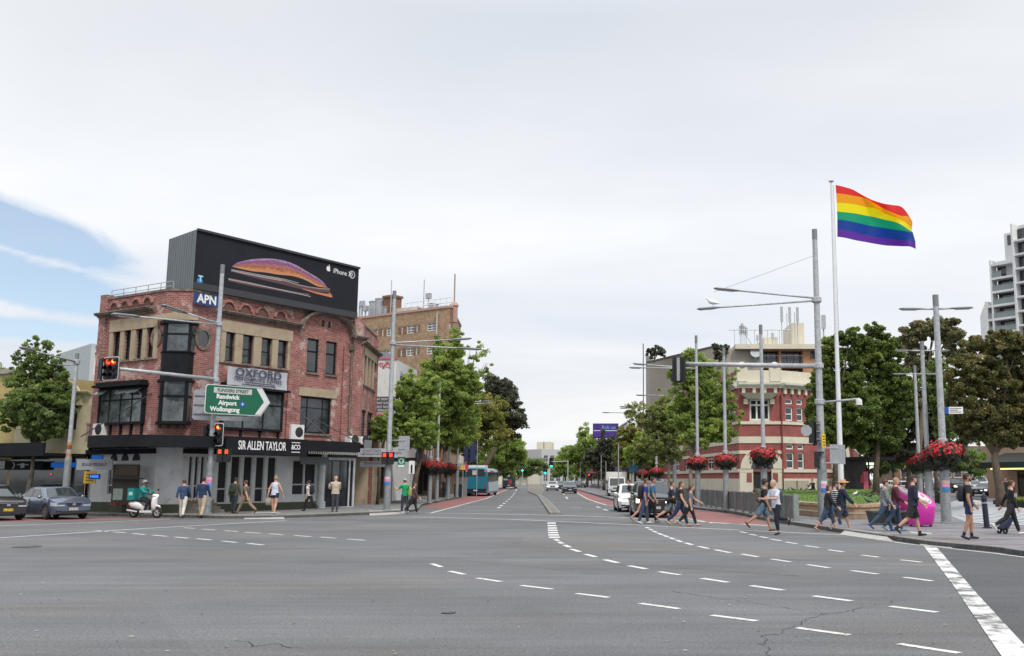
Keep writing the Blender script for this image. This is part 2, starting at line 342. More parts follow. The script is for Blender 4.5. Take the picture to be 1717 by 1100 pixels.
# kerb lines (on the asphalt) measured from the photograph
LK_=[G(-420,860),G(0,863),G(160,865),G(240,866.5),G(330,868.5),G(390,869.5),G(475,868.5),G(560,865.5),G(650,861.5),G(688,858.6),G(702,855),G(708,848)]
q=LK_[-1];LK_+=[Vector((q.x-0.075*k,q.y+k,0))for k in(8,25,60,130,300,620,1300)]
RK_=[G(2300,985),G(1900,952),G(1717,932.8),G(1668,925.6),G(1560,915.4),G(1500,906.5),G(1440,898),G(1400,892),G(1367,886.3),G(1313,878),G(1266.5,869.7),G(1231.5,861.8),G(1168.6,854.5),G(1110,848.8),G(1039.3,841.8),G(988.8,828)]
q=RK_[-1];RK_+=[Vector((q.x-0.082*k,q.y+k,0))for k in(40,120,300,600,1250)]
def smooth_line(pts,n=4):
 out=[]
 for i in range(len(pts)-1):
  p0,p1,p2,p3=pts[max(i-1,0)],pts[i],pts[i+1],pts[min(i+2,len(pts)-1)]
  for k in range(n):
   t=k/n;t2=t*t;t3=t2*t
   out.append(0.5*((2*p1)+(p2-p0)*t+(2*p0-5*p1+4*p2-p3)*t2+(3*p1-p0-3*p2+p3)*t3))
 return out+[pts[-1]]
LKS=smooth_line(LK_[:13])+LK_[13:];RKS=smooth_line(RK_[:17])+RK_[17:]
KH=0.14
PAVE=brickmat('pavement_pavers',(0.20,0.20,0.20),(0.26,0.255,0.25),(0.14,0.14,0.14),bw=0.6,bh=0.3,ms=0.01)
def floor_bricks(name,c1,c2,mortar,bw,bh,ms,rot=0.0,bands=None):
 m=bpy.data.materials.new(name);m.use_nodes=True;t=m.node_tree;b=t.nodes['Principled BSDF'];b.inputs['Roughness'].default_value=0.8
 g=t.nodes.new('ShaderNodeNewGeometry');mp=t.nodes.new('ShaderNodeMapping');t.links.new(g.outputs['Position'],mp.inputs[0]);mp.inputs['Rotation'].default_value=(0,0,rot)
 br=t.nodes.new('ShaderNodeTexBrick');t.links.new(mp.outputs[0],br.inputs['Vector']);br.inputs['Scale'].default_value=1
 br.inputs['Brick Width'].default_value=bw;br.inputs['Row Height'].default_value=bh;br.inputs['Mortar Size'].default_value=ms
 br.inputs['Color1'].default_value=(*c1,1);br.inputs['Color2'].default_value=(*c2,1);br.inputs['Mortar'].default_value=(*mortar,1)
 out=br.outputs[0]
 if bands:
  sp=t.nodes.new('ShaderNodeSeparateXYZ');t.links.new(mp.outputs[0],sp.inputs[0])
  n0=t.nodes.new('ShaderNodeTexNoise');t.links.new(g.outputs['Position'],n0.inputs['Vector']);n0.inputs['Scale'].default_value=0.35
  wv=mth('FRACT',mth('MULTIPLY',mth('ADD',sp.outputs[1],mth('MULTIPLY',n0.outputs[0],0.5,tree=t),tree=t),1/2.1,tree=t),tree=t)
  rp=t.nodes.new('ShaderNodeValToRGB');t.links.new(wv,rp.inputs[0]);rp.color_ramp.interpolation='CONSTANT'
  e=rp.color_ramp.elements;e[0].position=0;e[0].color=(*bands[0],1);e[1].position=0.33;e[1].color=(*bands[1],1)
  x=e.new(0.62);x.color=(*bands[2],1)
  mx=t.nodes.new('ShaderNodeMix');mx.data_type='RGBA';mx.blend_type='MULTIPLY';mx.inputs[0].default_value=1;t.links.new(out,mx.inputs[6]);t.links.new(rp.outputs[0],mx.inputs[7]);out=mx.outputs[2]
 n1_=t.nodes.new('ShaderNodeTexNoise');t.links.new(g.outputs['Position'],n1_.inputs['Vector']);n1_.inputs['Scale'].default_value=1.7;n1_.inputs['Detail'].default_value=8;n1_.inputs['Roughness'].default_value=0.7
 mr_=t.nodes.new('ShaderNodeMapRange');t.links.new(n1_.outputs[0],mr_.inputs[0]);mr_.inputs[1].default_value=0.3;mr_.inputs[2].default_value=0.7;mr_.inputs[3].default_value=0.75;mr_.inputs[4].default_value=1.2
 vm=t.nodes.new('ShaderNodeVectorMath');vm.operation='SCALE';t.links.new(out,vm.inputs[0]);t.links.new(mr_.outputs[0],vm.inputs['Scale'])
 t.links.new(vm.outputs[0],b.inputs['Base Color']);return m
PAVL=floor_bricks('grey_paving',(0.17,0.17,0.17),(0.22,0.215,0.21),(0.11,0.11,0.11),0.6,0.3,0.012,R(62))
PAVR=floor_bricks('banded_paving',(0.55,0.50,0.48),(1.0,1.0,1.0),(0.45,0.45,0.45),1.5,0.16,0.012,R(4),bands=((0.24,0.25,0.285),(0.30,0.255,0.235),(0.20,0.215,0.25)))
# pavements
struct('pavement_left',MB().prism([(p.x,p.y)for p in LKS]+[(-400,1370),(-400,70)],-0.02,KH-0.012),PAVL)
rk=[(p.x,p.y)for p in RKS]
PLZ=[G(2300,985),G(2300,842),G(1800,832),G(1640,829.5),G(1600,826),G(1500,818)]
park_back=[(38,190),(42,1500)]
struct('pavement_right',MB().prism(rk+[(200,1500),(60,160),(30.0,92.0),(27.5,70.0),(60,64),(60,38)],-0.02,KH-0.012),PAVR)
def kerb(name,line,side,w_=0.22):
 b=MB();ins=[]
 for i,p in enumerate(line):
  d=(line[min(i+1,len(line)-1)]-line[max(i-1,0)]).normalized();n=Vector((-d.y,d.x,0))*side;ins.append(p+n*w_)
 rings=[[Vector((p.x,p.y,-0.02)),Vector((p.x,p.y,KH-0.02)),p*1.0+Vector(((q_-p).x*0.12,(q_-p).y*0.12,KH+0.002)),Vector((q_.x,q_.y,KH+0.002)),Vector((q_.x,q_.y,-0.02))]for p,q_ in zip(line,ins)]
 b.loft(rings,True,False)
 return struct(name,b,KERB)
KERB=mat('kerb_stone',(0.19,0.185,0.17),0.9,var=0.3,vscale=2.0,bump=0.3,bscale=12)
kerb('kerb_left',LKS,1);kerb('kerb_right',RKS,-1)
# kerb ramps (light concrete) let into the pavement edge
def quadsheet(name,px,z,m):return struct(name,MB().sheet([G(u,v,0).xy.to_3d()+Vector((0,0,z))for u,v in px]),m)
RAMP=mat('ramp_concrete',(0.36,0.35,0.33),0.85,var=0.15,vscale=2)
def ramp(pts):
 b=MB();lo=[G(u,v,0.012)for u,v in pts[:2]];hi=[G(u,v,KH+0.006)for u,v in pts[2:]]
 b.hexa([p+Vector((0,0,-0.1))for p in lo+hi],lo+hi);return struct('kerb_ramp',b,RAMP)
ramp([(408,870),(478,870),(468,858.5),(425,858.5)])
ramp([(620,864.5),(684,861),(676,853.5),(618,856)])
ramp([(1408,896),(1500,909),(1478,893),(1420,886)])
ramp([(1545,914.5),(1598,919.5),(1560,893),(1525,891)])
# markings: sheets 4 mm above the asphalt
mk=MB();Z1=0.005
def stripe(b,p0,p1,wd,z=Z1):
 d=(p1-p0);d.z=0;d.normalize();n=Vector((-d.y,d.x,0))*wd/2
 b.sheet([p0-n,p1-n,p1+n,p0+n],z)
def dashes(name,lst,wd=0.12):
 b=MB()
 for(u0,v0,u1,v1)in lst:stripe(b,G(u0,v0),G(u1,v1),wd)
 return struct(name,b,PAINT)
def line(name,pts,wd=0.14,m=None):
 b=MB();P=[G(u,v)for u,v in pts];rings=[]
 for i,p in enumerate(P):
  d=(P[min(i+1,len(P)-1)]-P[max(i-1,0)]).normalized();n=Vector((-d.y,d.x,0))*wd/2
  rings.append([(p.x-n.x,p.y-n.y,Z1),(p.x+n.x,p.y+n.y,Z1)])
 for a,c in zip(rings[:-1],rings[1:]):b.add([a[0],c[0],c[1],a[1]],[(0,1,2,3)])
 return struct(name,b,m or PAINT)
line('crossing_line',[(-200,916),(0,902),(240,886.5),(480,873)],0.16)
line('crossing_line',[(-200,892),(0,882),(160,876),(285,870.5)],0.15)
line('crossing_line',[(690,867),(860,871),(1065,880.3),(1167,885.5),(1285,891),(1440,898.5)],0.15)
line('crossing_line',[(713,860.2),(785,861.2),(919,863.6),(1039,867.6),(1167,874.4),(1292,882)],0.2)
line('edge_line',[(1440,900.5),(1520,912),(1600,920.5),(1668,928),(1717,934.5),(1900,956)],0.10)
line('edge_line',[(1100,864),(1150,869),(1194,877),(1292,880.5)],0.13)
line('lane_line',[(722,860.3),(745,854.5),(780,845.2),(815,836.2)],0.14)
line('lane_line',[(815,836.2),(838,826),(862,815),(877,809.2)],0.14)
line('lane_line',[(1039,848.6),(1016.5,846.9),(1000,842),(984,836.2),(967.6,826.5),(950,818)],0.14)
rowA=[(160,890,181,891.4),(190,892,211,893.5),(222,894.8,243,896.6),(256,897.4,280,899.5),(293,900.6,316,902.6),(330,903.4,354,905.7),(372,907.3,397,909.8),(415,911.3,442,914)]
rowB=[(308,885,327,886.2),(339,887.3,361,888.8),(376,889.8,399,891.4),(411,892.6,437,894.4),(451,895.1,474,896.8),(494,898,521,900),(537,900.7,563,902.6),(582,904,612,906.2)]
rowC=[(724,945.5,740,951),(754,958,779,963.4),(800,969.5,840,975.6),(874,982,926,988.2),(967,995.5,1022,1002.2),(1073,1012,1139,1021.2),(1193,1032,1269,1041.6),(1336,1053,1424,1065.2),(1506.6,1080,1608.6,1095.6)]
rowD=[(924.9,876.2,925,878.3),(925.3,880.4,925.6,882.6),(926,884.5,926.2,886.7),(926.5,888.2,926.8,890.4),(927,892,927.6,894.3),(927.9,896,928.6,898.3),(929,900,930.5,902.2),(931,904.2,936,907),(937.5,908.9,943,911.6),(946.5,914,955.5,917.8),(958,920.8,972,925.4),(982,929.4,999,934.2),(1014,938.6,1036,944),(1055,948.8,1084,954.4),(1104,958.8,1139.5,964.2),(1177,970,1221,976.8),(1259,982.3,1313,990),(1364,999.6,1428,1008),(1493,1017,1571,1027)]
rowE=[(1083,884,1088,886),(1089,887.3,1094,889.4),(1095.5,890.6,1101,893),(1104,894.3,1110.5,897),(1113,897.8,1120,900.5),(1123,901.6,1131,904.5),(1134.5,905.8,1143.5,909),(1149,910.4,1161,913.8),(1171,916.2,1188,920),(1199,922,1225,927),(1244,929.2,1271,934),(1293.5,937.6,1325,942.4),(1354,947,1390.5,952.4),(1428,957,1472,963),(1516,968.2,1564,974.6)]
rowF=[(1241,891.8,1253,894),(1256,895.6,1269,898),(1274,899.8,1287,902.2),(1292,904,1310,907),(1317,909,1336.5,912),(1350,915,1373,918.3),(1389.5,922,1414,925.7),(1445,931,1474,934.6),(1510,939,1545,942.8)]
dashes('turning_dashes',rowA,0.13);dashes('turning_dashes',rowB,0.13);dashes('turning_dashes',rowC,0.12)
dashes('turning_dashes',rowD[:7],0.34);dashes('turning_dashes',rowD[7:],0.14);dashes('turning_dashes',rowE,0.13);dashes('turning_dashes',rowF,0.13)
dashes('lane_dashes',[(836,852,837.5,850.5),(839.5,848.6,841,847.2),(844.5,844.8,846,843.6),(849,841,850.5,840),(853,837.5,854.5,836.5),(857,834,858.4,833),(860,830.5,861,829.6),(862,827.6,863,826.6),(864.6,823,866,820.6)],0.2)
dashes('lane_dashes',[(954.6,850.3,975,851.3),(1012,854,1019,856.2),(948.5,833,952,836.5),(944,827,946,829.4),(1000,849.5,1006,851.6),(938,821,940,823)],0.16)
struct('worn_stop_line',MB().sheet([G(1548.6,915.6),G(1597.6,981),G(1678.6,1100),G(1760,1220),G(1850,1220),G(1717,1082),G(1638,996),G(1569.8,917)],Z1+0.004),PAINTW)
struct('road_patch',MB().sheet([G(1566,917.5),G(1640,997),G(1717,1083),G(1850,1220),G(2500,1220),G(2500,1010),G(1900,953.5),G(1717,934.0),G(1668,927.2),G(1600,919.5)],0.0035),ASPD)
struct('red_lane',MB().sheet([G(1168.6,855.4),G(1110,849.6),G(1039.3,842.4),G(1030,848),G(1060,853),G(1110,865),G(1150,868.6),G(1194,876.6),G(1292,880),G(1270,871.4),G(1231.5,862.8)],0.0035),REDL)
struct('red_lane',MB().sheet([G(1039,842.5),G(1012,836.6),G(989,828.8),G(969,820.3),G(955,815.5),G(951,817.6),G(967.6,826.7),G(984,836.2),G(1000,842),G(1016.5,846.7),G(1039,848.3)],0.004),REDL)
struct('red_lane',MB().sheet([G(712,851.5),G(714,847.5),G(745,840.2),G(782,833),G(815,824.2),G(838,817),G(860,811),G(862,812.5),G(838,825.5),G(814,836),G(780,844.6),G(745,853)],0.0035),REDL)
struct('red_lane',MB().sheet([G(-200,870),G(150,868.4),G(330,869.6),G(285,870.0),G(200,872),G(0,875),G(-200,878)],0.0035),REDL)
# cracks in the asphalt
CRK=mat('crack_tar',(0.02,0.02,0.022),0.8)
def crack(pts,wd=0.012,seed=1):
 r_=random.Random(seed);P=[]
 for(a,c)in zip(pts[:-1],pts[1:]):
  A_,C_=G(*a),G(*c);n=max(3,int((C_-A_).length/0.12))
  for k in range(n):P.append(A_.lerp(C_,k/n)+Vector((r_.gauss(0,0.03),r_.gauss(0,0.035),0)))
 b=MB()
 for i in range(len(P)-1):
  w_=wd*r_.uniform(0.3,1.2);d=(P[i+1]-P[i]).normalized();n=Vector((-d.y,d.x,0))*w_/2
  b.sheet([P[i]-n,P[i+1]-n,P[i+1]+n,P[i]+n],0.003)
 return struct('asphalt_crack',b,CRK)
S=1.9804;cp=lambda l:[(850+x/S,860+y/S)for x,y in l]
crack(cp([(540,258),(700,285),(820,300),(900,312),(1050,335),(1110,331),(1160,322),(1190,312),(1260,300),(1320,289)]))
crack(cp([(1050,335),(1010,348),(960,375),(915,400),(852,412),(855,440),(880,460),(885,478),(890,520)]),seed=2)
crack(cp([(1160,322),(1150,332)]),seed=3)
crack([(0,912),(30,913),(60,914),(78,915)],0.03,4);crack([(15,919),(50,920),(75,918)],0.03,5)
# the median island
med=[G(922,863),G(901.5,832.2),G(884.6,824.6),G(887.5,812),G(893,806.4),G(898,806.4),G(905.8,811),G(913,823),G(908,830.6),G(926.8,846.7),G(940.7,863)]
struct('median_kerb',MB().prism(med,-0.02,0.10),KERB)
ctr=lambda P,f:[sum(P,Vector())/len(P)*(1-f)+p*f for p in P]
def inset(poly,d):
 out=[];n=len(poly)
 for i in range(n):
  a,b_,c=poly[i-1],poly[i],poly[(i+1)%n];d1=(b_-a).normalized();d2=(c-b_).normalized();nn=Vector((-d1.y-d2.y,d1.x+d2.x,0))
  nn=nn.normalized()if nn.length>1e-5 else Vector((-d1.y,d1.x,0));out.append(b_+nn*d)
 return out
area=sum(med[i-1].x*med[i].y-med[i].x*med[i-1].y for i in range(len(med)))
struct('median_paving',MB().sheet(inset(med,0.22 if area>0 else-0.22),0.105),mat('median_concrete',(0.165,0.15,0.13),0.9,var=0.25,vscale=1.2))
# repairs, covers and litter on the asphalt
PAT1=asphalt('older_repair_asphalt',(0.112,0.112,0.114),(0.08,0.08,0.082));PAT2=asphalt('pale_repair_asphalt',(0.138,0.135,0.132),(0.1,0.1,0.1))
def patch(px,m,z=0.0022):return struct('asphalt_repair',MB().sheet([G(u,v)for u,v in px],z),m)
patch([(60,893),(250,889),(520,903),(640,915),(480,921),(260,914)],PAT1);patch([(880,900),(1180,912),(1560,938),(1580,952),(1180,930),(870,915)],PAT2)
patch([(1000,930),(1300,950),(1340,966),(1010,945)],PAT1,0.0026);patch([(-100,1000),(250,1010),(330,1100),(200,1220),(-300,1220),(-300,1020)],PAT1);patch([(560,868.5),(900,872),(1000,879),(620,876)],PAT1)
crack([(300,905),(420,916),(560,921),(760,938),(900,952),(1010,963)],0.012,8);crack([(400,1075),(430,1084),(460,1079),(520,1090)],0.02,9);crack([(590,905),(700,922),(820,932),(960,936)],0.012,10)
def cover(u,v,r,kind):
 p=G(u,v);t=thing('access_cover',kind,'manhole cover',(p.x,p.y,0.003));MB().lathe([(r,0),(r,0.004),(r*0.02,0.004)],n=24).build('frame',CRK,t);MB().lathe([(r*0.88,0.0045),(r*0.88,0.008),(r*0.02,0.008)],n=24).build('lid',mat('cast_iron',(0.06,0.06,0.06),0.7,var=0.3,vscale=20),t)
cover(752,1028,0.10,'small dark iron cover sunk in the asphalt, centre foreground');cover(45,917,0.35,'round iron cover in the road at the left edge')
r_=random.Random(21);b=MB()
for k in range(90):
 p=G(r_.uniform(-50,1700),890+210*r_.random()**0.8);a=r_.uniform(0,6.28);s_=r_.uniform(0.015,0.04);b.add([(p.x+s_*math.cos(a),p.y+s_*math.sin(a),0.012),(p.x-s_*math.sin(a)*0.5,p.y+s_*math.cos(a)*0.5,0.02),(p.x-s_*math.cos(a),p.y-s_*math.sin(a),0.012),(p.x+s_*math.sin(a)*0.5,p.y-s_*math.cos(a)*0.5,0.014)],[(0,1,2,3)])
tag(b.build('road_litter',mat('dry_leaf',(0.30,0.26,0.18),0.8,var=0.6,vscale=0.7)),'tiny leaves and specks scattered over the asphalt','litter',kind='stuff')
# ================================================================ CORNER BRICK BUILDING (left)
def topY(u,v,H):
 d=ray(u,v);t=(H-CAMH)/d.z;return Vector((d.x*t,d.y*t,0))
HB=11.3
PA,PB,PC,PD,PE=[topY(u,v,HB)for u,v in((172,504.5),(280,488),(325,488.5),(607,543),(633,567.5))]
FL,FC,FF,FS=Face(PA,PB),Face(PB,PC),Face(PC,PD),Face(PD,PE)
BC1,BC2=(0.20,0.045,0.040),(0.36,0.105,0.085)
def brickfor(n,f):return brickmat(n,BC1,BC2,(0.30,0.25,0.22),(f.d.x,f.d.y),0.25,0.095,0.014,worn=(0.50,0.42,0.38),wmin=0.545,wmax=0.60,wscale=0.9,stain=(0.06,0.035,0.03))
BRL,BRC,BRF,BRS=brickfor('brick_left',FL),brickfor('brick_corner',FC),brickfor('brick_front',FF),brickfor('brick_side',FS)
STONE=mat('tan_render',(0.36,0.29,0.20),0.85,var=0.15,vscale=1.6,dirt=(0.22,0.17,0.12),dscale=1.1,dmin=0.55,dmax=0.75,bump=0.2)
WEATH=mat('weathered_stone',(0.21,0.165,0.135),0.9,var=0.3,vscale=2.5,dirt=(0.09,0.075,0.06),dscale=2.2,dmin=0.45,dmax=0.62,bump=0.4)
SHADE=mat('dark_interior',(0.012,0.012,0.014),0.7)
GREYR=mat('shopfront_grey_render',(0.60,0.61,0.62),0.8,var=0.12,vscale=1.5,dirt=(0.36,0.36,0.35),dscale=1.6,dmin=0.56,dmax=0.75)
OLIVE=mat('olive_plinth',(0.07,0.078,0.045),0.8,var=0.2,vscale=1)
bld=thing('corner_building','three storey red and white worn brick corner building with an advertising box on its roof','building',(PC.x,PC.y,0),world=True)
Z0F=3.9
def hole(F,u0,u1,vt,vb,o=0.0):
 um=(u0+u1)/2;return(F.px(u0,700,o)[0],F.px(u1,700,o)[0],F.px(um,vb,o)[1],F.px(um,vt,o)[1])
zt_up=9.15;zb_up=7.5
upL=[hole(FL,a,b,555,602)for a,b in((181,193.5),(200,211.6),(219.5,231),(238,250.5))]
zu1=max(h[3]for h in upL);zu0=min(h[2]for h in upL)
upF=[hole(FF,a,b,t,c)for a,b,t,c in((369,385,556,605),(398,417,561,609),(430,448.5,565.5,613),(458.5,475,570,616.5))]
zf1=sum(h[3]for h in upF)/4;zf0=sum(h[2]for h in upF)/4
upL=[(h[0],h[1],zf0,zf1)for h in upL];upF=[(h[0],h[1],zf0,zf1)for h in upF]
pair=[hole(FF,509.6,529.6,567,624),hole(FF,541.6,560,572,628)]
pz1=sum(h[3]for h in pair)/2;pz0=sum(h[2]for h in pair)/2;pair=[(h[0],h[1],pz0,pz1)for h in pair]
lowR=hole(FF,503,555,666,727)
lowL=hole(FL,169,243,650,712)
lowM=hole(FF,368,470,655,722)
sideU=[(1.0+k*1.35,1.8+k*1.35,zf0-0.25,zf1)for k in range(4)]
sideL=[(0.8,2.9,4.3,6.1),(3.5,5.6,4.3,6.1)]
eps=0.001
def bwall(name,F,holes,m,a0=0.0,a1=None,parent=bld):
 b=MB();F.wall(b,a0,F.L if a1 is None else a1,Z0F,HB,holes);return b.build(name,m,parent)
bwall('left_wall',FL,upL+[lowL],BRL)
bwall('corner_wall',FC,[(0.12,FC.L-0.12,4.6,8.9)],BRC)
bwall('front_wall',FF,upF+pair+[lowR,lowM],BRF)
bwall('side_wall',FS,sideU+sideL,BRS)
# flat roof, rear walls and the dark storeys inside
inn=lambda F,a,o:F.pt(a,o,0)
rear=[PE+Vector((-9,4,0)),PA+Vector((2,9,0))]
plan=[PA,PB,PC,PD,PE]+rear
MB().prism([(p.x,p.y)for p in inset(plan,0.5)],10.7,10.8).build('roof',mat('roof_felt',(0.08,0.08,0.08),0.9),bld)
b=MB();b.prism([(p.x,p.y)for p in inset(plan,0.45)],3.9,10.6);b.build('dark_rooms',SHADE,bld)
b=MB();FR=Face(PE,rear[0]);FR.wall(b,0,FR.L,0,HB,[]);FR2=Face(rear[0],rear[1]);FR2.wall(b,0,FR2.L,0,HB,[]);FR3=Face(rear[1],PA);FR3.wall(b,0,FR3.L,0,HB,[]);b.build('rear_wall',BRS,bld)
# coping on the parapet
b=MB()
for F in(FL,FC,FF,FS):F.box(b,-0.02,F.L+0.02,-0.35,0.06,HB,HB+0.12)
b.build('parapet_coping',WEATH,bld)
for F,a0,a1 in((FL,0,0.55),(FF,FF.L-0.75,FF.L+0.02),(FS,0.0,0.5),(FS,FS.L-0.6,FS.L)):
 b=MB();F.box(b,a0,a1,-0.3,0.12,Z0F,HB+0.28);b.build('brick_pier',BRF if F is FF else(BRL if F is FL else BRS),bld)
for a in(FF.px(492,600)[0]-0.35,FF.px(575,600)[0]):
 b=MB();FF.box(b,a,a+0.55,0.002,0.10,Z0F,9.75);b.build('brick_pier',BRF,bld)
# cornices with moulded profile
def cornice(F,a0,a1,z,sc=1.0,m=WEATH,parent=bld,name='cornice'):
 b=MB()
 for(o1,za,zb)in((0.10,-0.16,-0.08),(0.20,-0.08,-0.01),(0.34,-0.01,0.07),(0.40,0.07,0.13)):
  F.box(b,a0,a1,0.0,o1*sc,z+za*sc,z+zb*sc-0.002)
 return b.build(name,m,parent)
zc=FF.px(430,535)[1]
arcL,arcR=FF.px(503,560)[0],FF.px(586,580)[0]
cornice(FL,-0.1,FL.L-0.8,zc);cornice(FF,FF.px(364,521)[0],arcL+0.05,zc);cornice(FF,arcR-0.05,FF.L+0.3,zc-0.1);cornice(FS,-0.2,FS.L+0.3,zc-0.35)
b=MB();n=14;R0=(arcR-arcL)/2;ca=(arcL+arcR)/2;top=1.15
prof=[(0,0.0),(0.28,0.0),(0.42,0.14),(0.42,0.24),(0,0.24)]
rings=[]
for k in range(n+1):
 t=math.pi*(1-k/n);c,s_=math.cos(t),math.sin(t);rings.append([FF.pt(ca+c*(R0+dz_*0.8),o,zc-0.15+s_*(top+dz_))for o,dz_ in prof])
b.loft(rings);b.build('arched_pediment',WEATH,bld)
b=MB()
for k in(-0.25,0.25):b=MB();FF.box(b,ca+k-0.08,ca+k+0.08,0.002,0.03,zc+0.25,zc+0.62);b.build('pediment_slot',SHADE,bld)
# blind round niches in the parapet
def niche(F,a,z,r=0.34):
 b=MB();n=14
 pts=[(a+r*math.cos(math.pi*k/n),z+r*math.sin(math.pi*k/n))for k in range(n+1)]+[(a-r,z-0.12),(a+r,z-0.12)]
 out=[(a+(r+0.14)*math.cos(math.pi*k/n),z+(r+0.14)*math.sin(math.pi*k/n))for k in range(n+1)]
 for k in range(n):F.poly(b,[pts[k],out[k],out[k+1],pts[k+1]],0.002,0.09)
 o=b.build('niche_arch',BRF if F is FF else BRL,bld)
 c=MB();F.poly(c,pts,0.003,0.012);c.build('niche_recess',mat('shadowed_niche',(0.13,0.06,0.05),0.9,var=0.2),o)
for u,v in((192.7,520),(210.7,517),(229.3,513.5),(248.5,511)):niche(FL,FL.px(u,v)[0],zc+0.33,0.30)
for u in(382.6,411,439.7,470):niche(FF,FF.px(u,520)[0],zc+0.30,0.34)
# oculus windows each side of the bay
def oculus(F,u,v,r):
 a,z=F.px(u,v);b=MB();n=20
 for k in range(n):
  t0,t1=2*math.pi*k/n,2*math.pi*(k+1)/n
  F.poly(b,[(a+r*math.cos(t0),z+1.3*r*math.sin(t0)),(a+(r+.17)*math.cos(t0),z+(1.3*r+.17)*math.sin(t0)),(a+(r+.17)*math.cos(t1),z+(1.3*r+.17)*math.sin(t1)),(a+r*math.cos(t1),z+1.3*r*math.sin(t1))],0.003,0.07)
 o=b.build('oculus_window',WEATH,bld)
 c=MB();F.poly(c,[(a+r*math.cos(2*math.pi*k/n),z+1.3*r*math.sin(2*math.pi*k/n))for k in range(n)],0.003,0.02);c.build('pane',GLASS,o)
oculus(FL,263,566,0.27);oculus(FF,340,568,0.33)
# rendered surrounds of the upper windows
def surround(F,hs,z0,z1,e=0.28):
 b=MB();a=[hs[0][0]-e]+[x for h in hs for x in h[:2]]+[hs[-1][1]+e]
 for k in range(0,len(a),2):F.box(b,a[k],a[k+1],0.003,0.09,z0,z1)
 F.box(b,hs[0][0]-e,hs[-1][1]+e,0.003,0.12,z1,z1+0.62)
 return b.build('window_surround',STONE,bld)
surround(FL,upL,zf0-0.1,zf1,0.3);surround(FF,upF,zf0-0.1,zf1,0.3);surround(FS,sideU,zf0-0.3,zf1,0.25)
for h in upL:FL.window(bld,h,BLACKP,GLASS,nz=2,bar=0.06,fw=0.06,sill=WEATH)
for h in upF:FF.window(bld,h,BLACKP,GLASS,nz=2,bar=0.06,fw=0.06,sill=WEATH)
for h in sideU:FS.window(bld,h,BLACKP,GLASS,nz=2,bar=0.06,fw=0.06,sill=WEATH)
for h in pair:FF.window(bld,h,BLACKP,GLASS,hbars=[0.62],bar=0.1,fw=0.09,sill=WEATH)
for h in sideL:FS.window(bld,h,DARKM,GLASS,nx=2,nz=2,sill=WEATH)
FF.window(bld,lowR,BLACKP,GLASS,vbars=[0.25,0.75],hbars=[0.7],fw=0.1,sill=WEATH)
b=MB();FF.box(b,lowR[0]-0.2,lowR[1]+0.35,0.003,0.06,lowR[3]+0.02,lowR[3]+0.5);b.build('lintel',STONE,bld)
# steel-framed oriel windows with brackets
def oriel(F,h,nx,parent=bld):
 a0,a1,z0,z1=h
 wn=F.window(parent,(a0,a1,z0,z1),BLACKP,GLASSB,o=0.12,fw=0.12,nx=nx,hbars=[0.66],bar=0.07,name='oriel_window')
 b=MB();F.box(b,a0-0.15,a1+0.15,0.0,0.55,z1+0.02,z1+0.14);F.box(b,a0-0.05,a1+0.05,0.0,0.40,z1+0.14,z1+0.30)
 F.box(b,a0-0.02,a0+0.0,0,0.19,z0,z1+0.02);F.box(b,a1,a1+0.02,0,0.19,z0,z1+0.02)
 b.build('hood',BLACKP,wn)
 for k in range(nx+1):
  a=a0+(a1-a0)*k/nx*0.94+0.1
  c=MB();F.poly(c,[(a-0.06,z0),(a-0.06,z0-0.55),(a+0.06,z0-0.55),(a+0.06,z0)],0.003,0.10);c.build('bracket',BLACKP,wn)
 return wn
wl=oriel(FL,lowL,4);wm=oriel(FF,lowM,3)
for k in(0,2,3):
 a0=lowL[0]+(lowL[1]-lowL[0])*(k/4)+0.1;a1=a0+(lowL[1]-lowL[0])/4-0.15;z=lowL[3]-0.1
 b=MB();b.hexa([FL.pt(a0,0.22,z),FL.pt(a1,0.22,z),FL.pt(a1,0.62,z-0.28),FL.pt(a0,0.62,z-0.28)],[FL.pt(a0,0.22,z+0.04),FL.pt(a1,0.22,z+0.04),FL.pt(a1,0.62,z-0.24),FL.pt(a0,0.62,z-0.24)]);b.build('open_casement',GLASSB,wl)
# canted bay on the corner, two storeys of glass with black panels
bn=FC.L;e=0.18
bp_=[FC.pt(e,0.0,0),FC.pt(0.34*bn-0.1,0.62,0),FC.pt(bn*0.62+0.32,0.66,0),FC.pt(bn-e+0.15,0.0,0)]
bp_=[FC.pt(-0.16,-0.2,0),FC.pt(0.30,0.55,0),FC.pt(bn+0.12,0.42,0),FC.pt(bn+0.14,-0.3,0)]
zb={k:FC.px(300,v,0.4)[1]for k,v in dict(top=541,g1=545,g0=590,s0=632,l1=640,l0=706).items()}
bay=MB()
def band(b,z0,z1,grow=0.0):b.prism([(p.x,p.y)for p in(bp_ if not grow else[FC.pt(-0.16-grow,-0.2,0),FC.pt(0.30-grow*.6,0.55+grow,0),FC.pt(bn+0.12+grow,0.42+grow,0),FC.pt(bn+0.14+grow,-0.3,0)])],z0,z1)
band(bay,zb['g0'],zb['l1']);band(bay,zb['top']-0.06,zb['top']+0.12,0.14);band(bay,zb['l1']+0.002,zb['l1']+0.14,0.10);band(bay,zb['l0']-0.14,zb['l0'],0.06);band(bay,zb['g0']-0.02,zb['g0']+0.05,0.05)
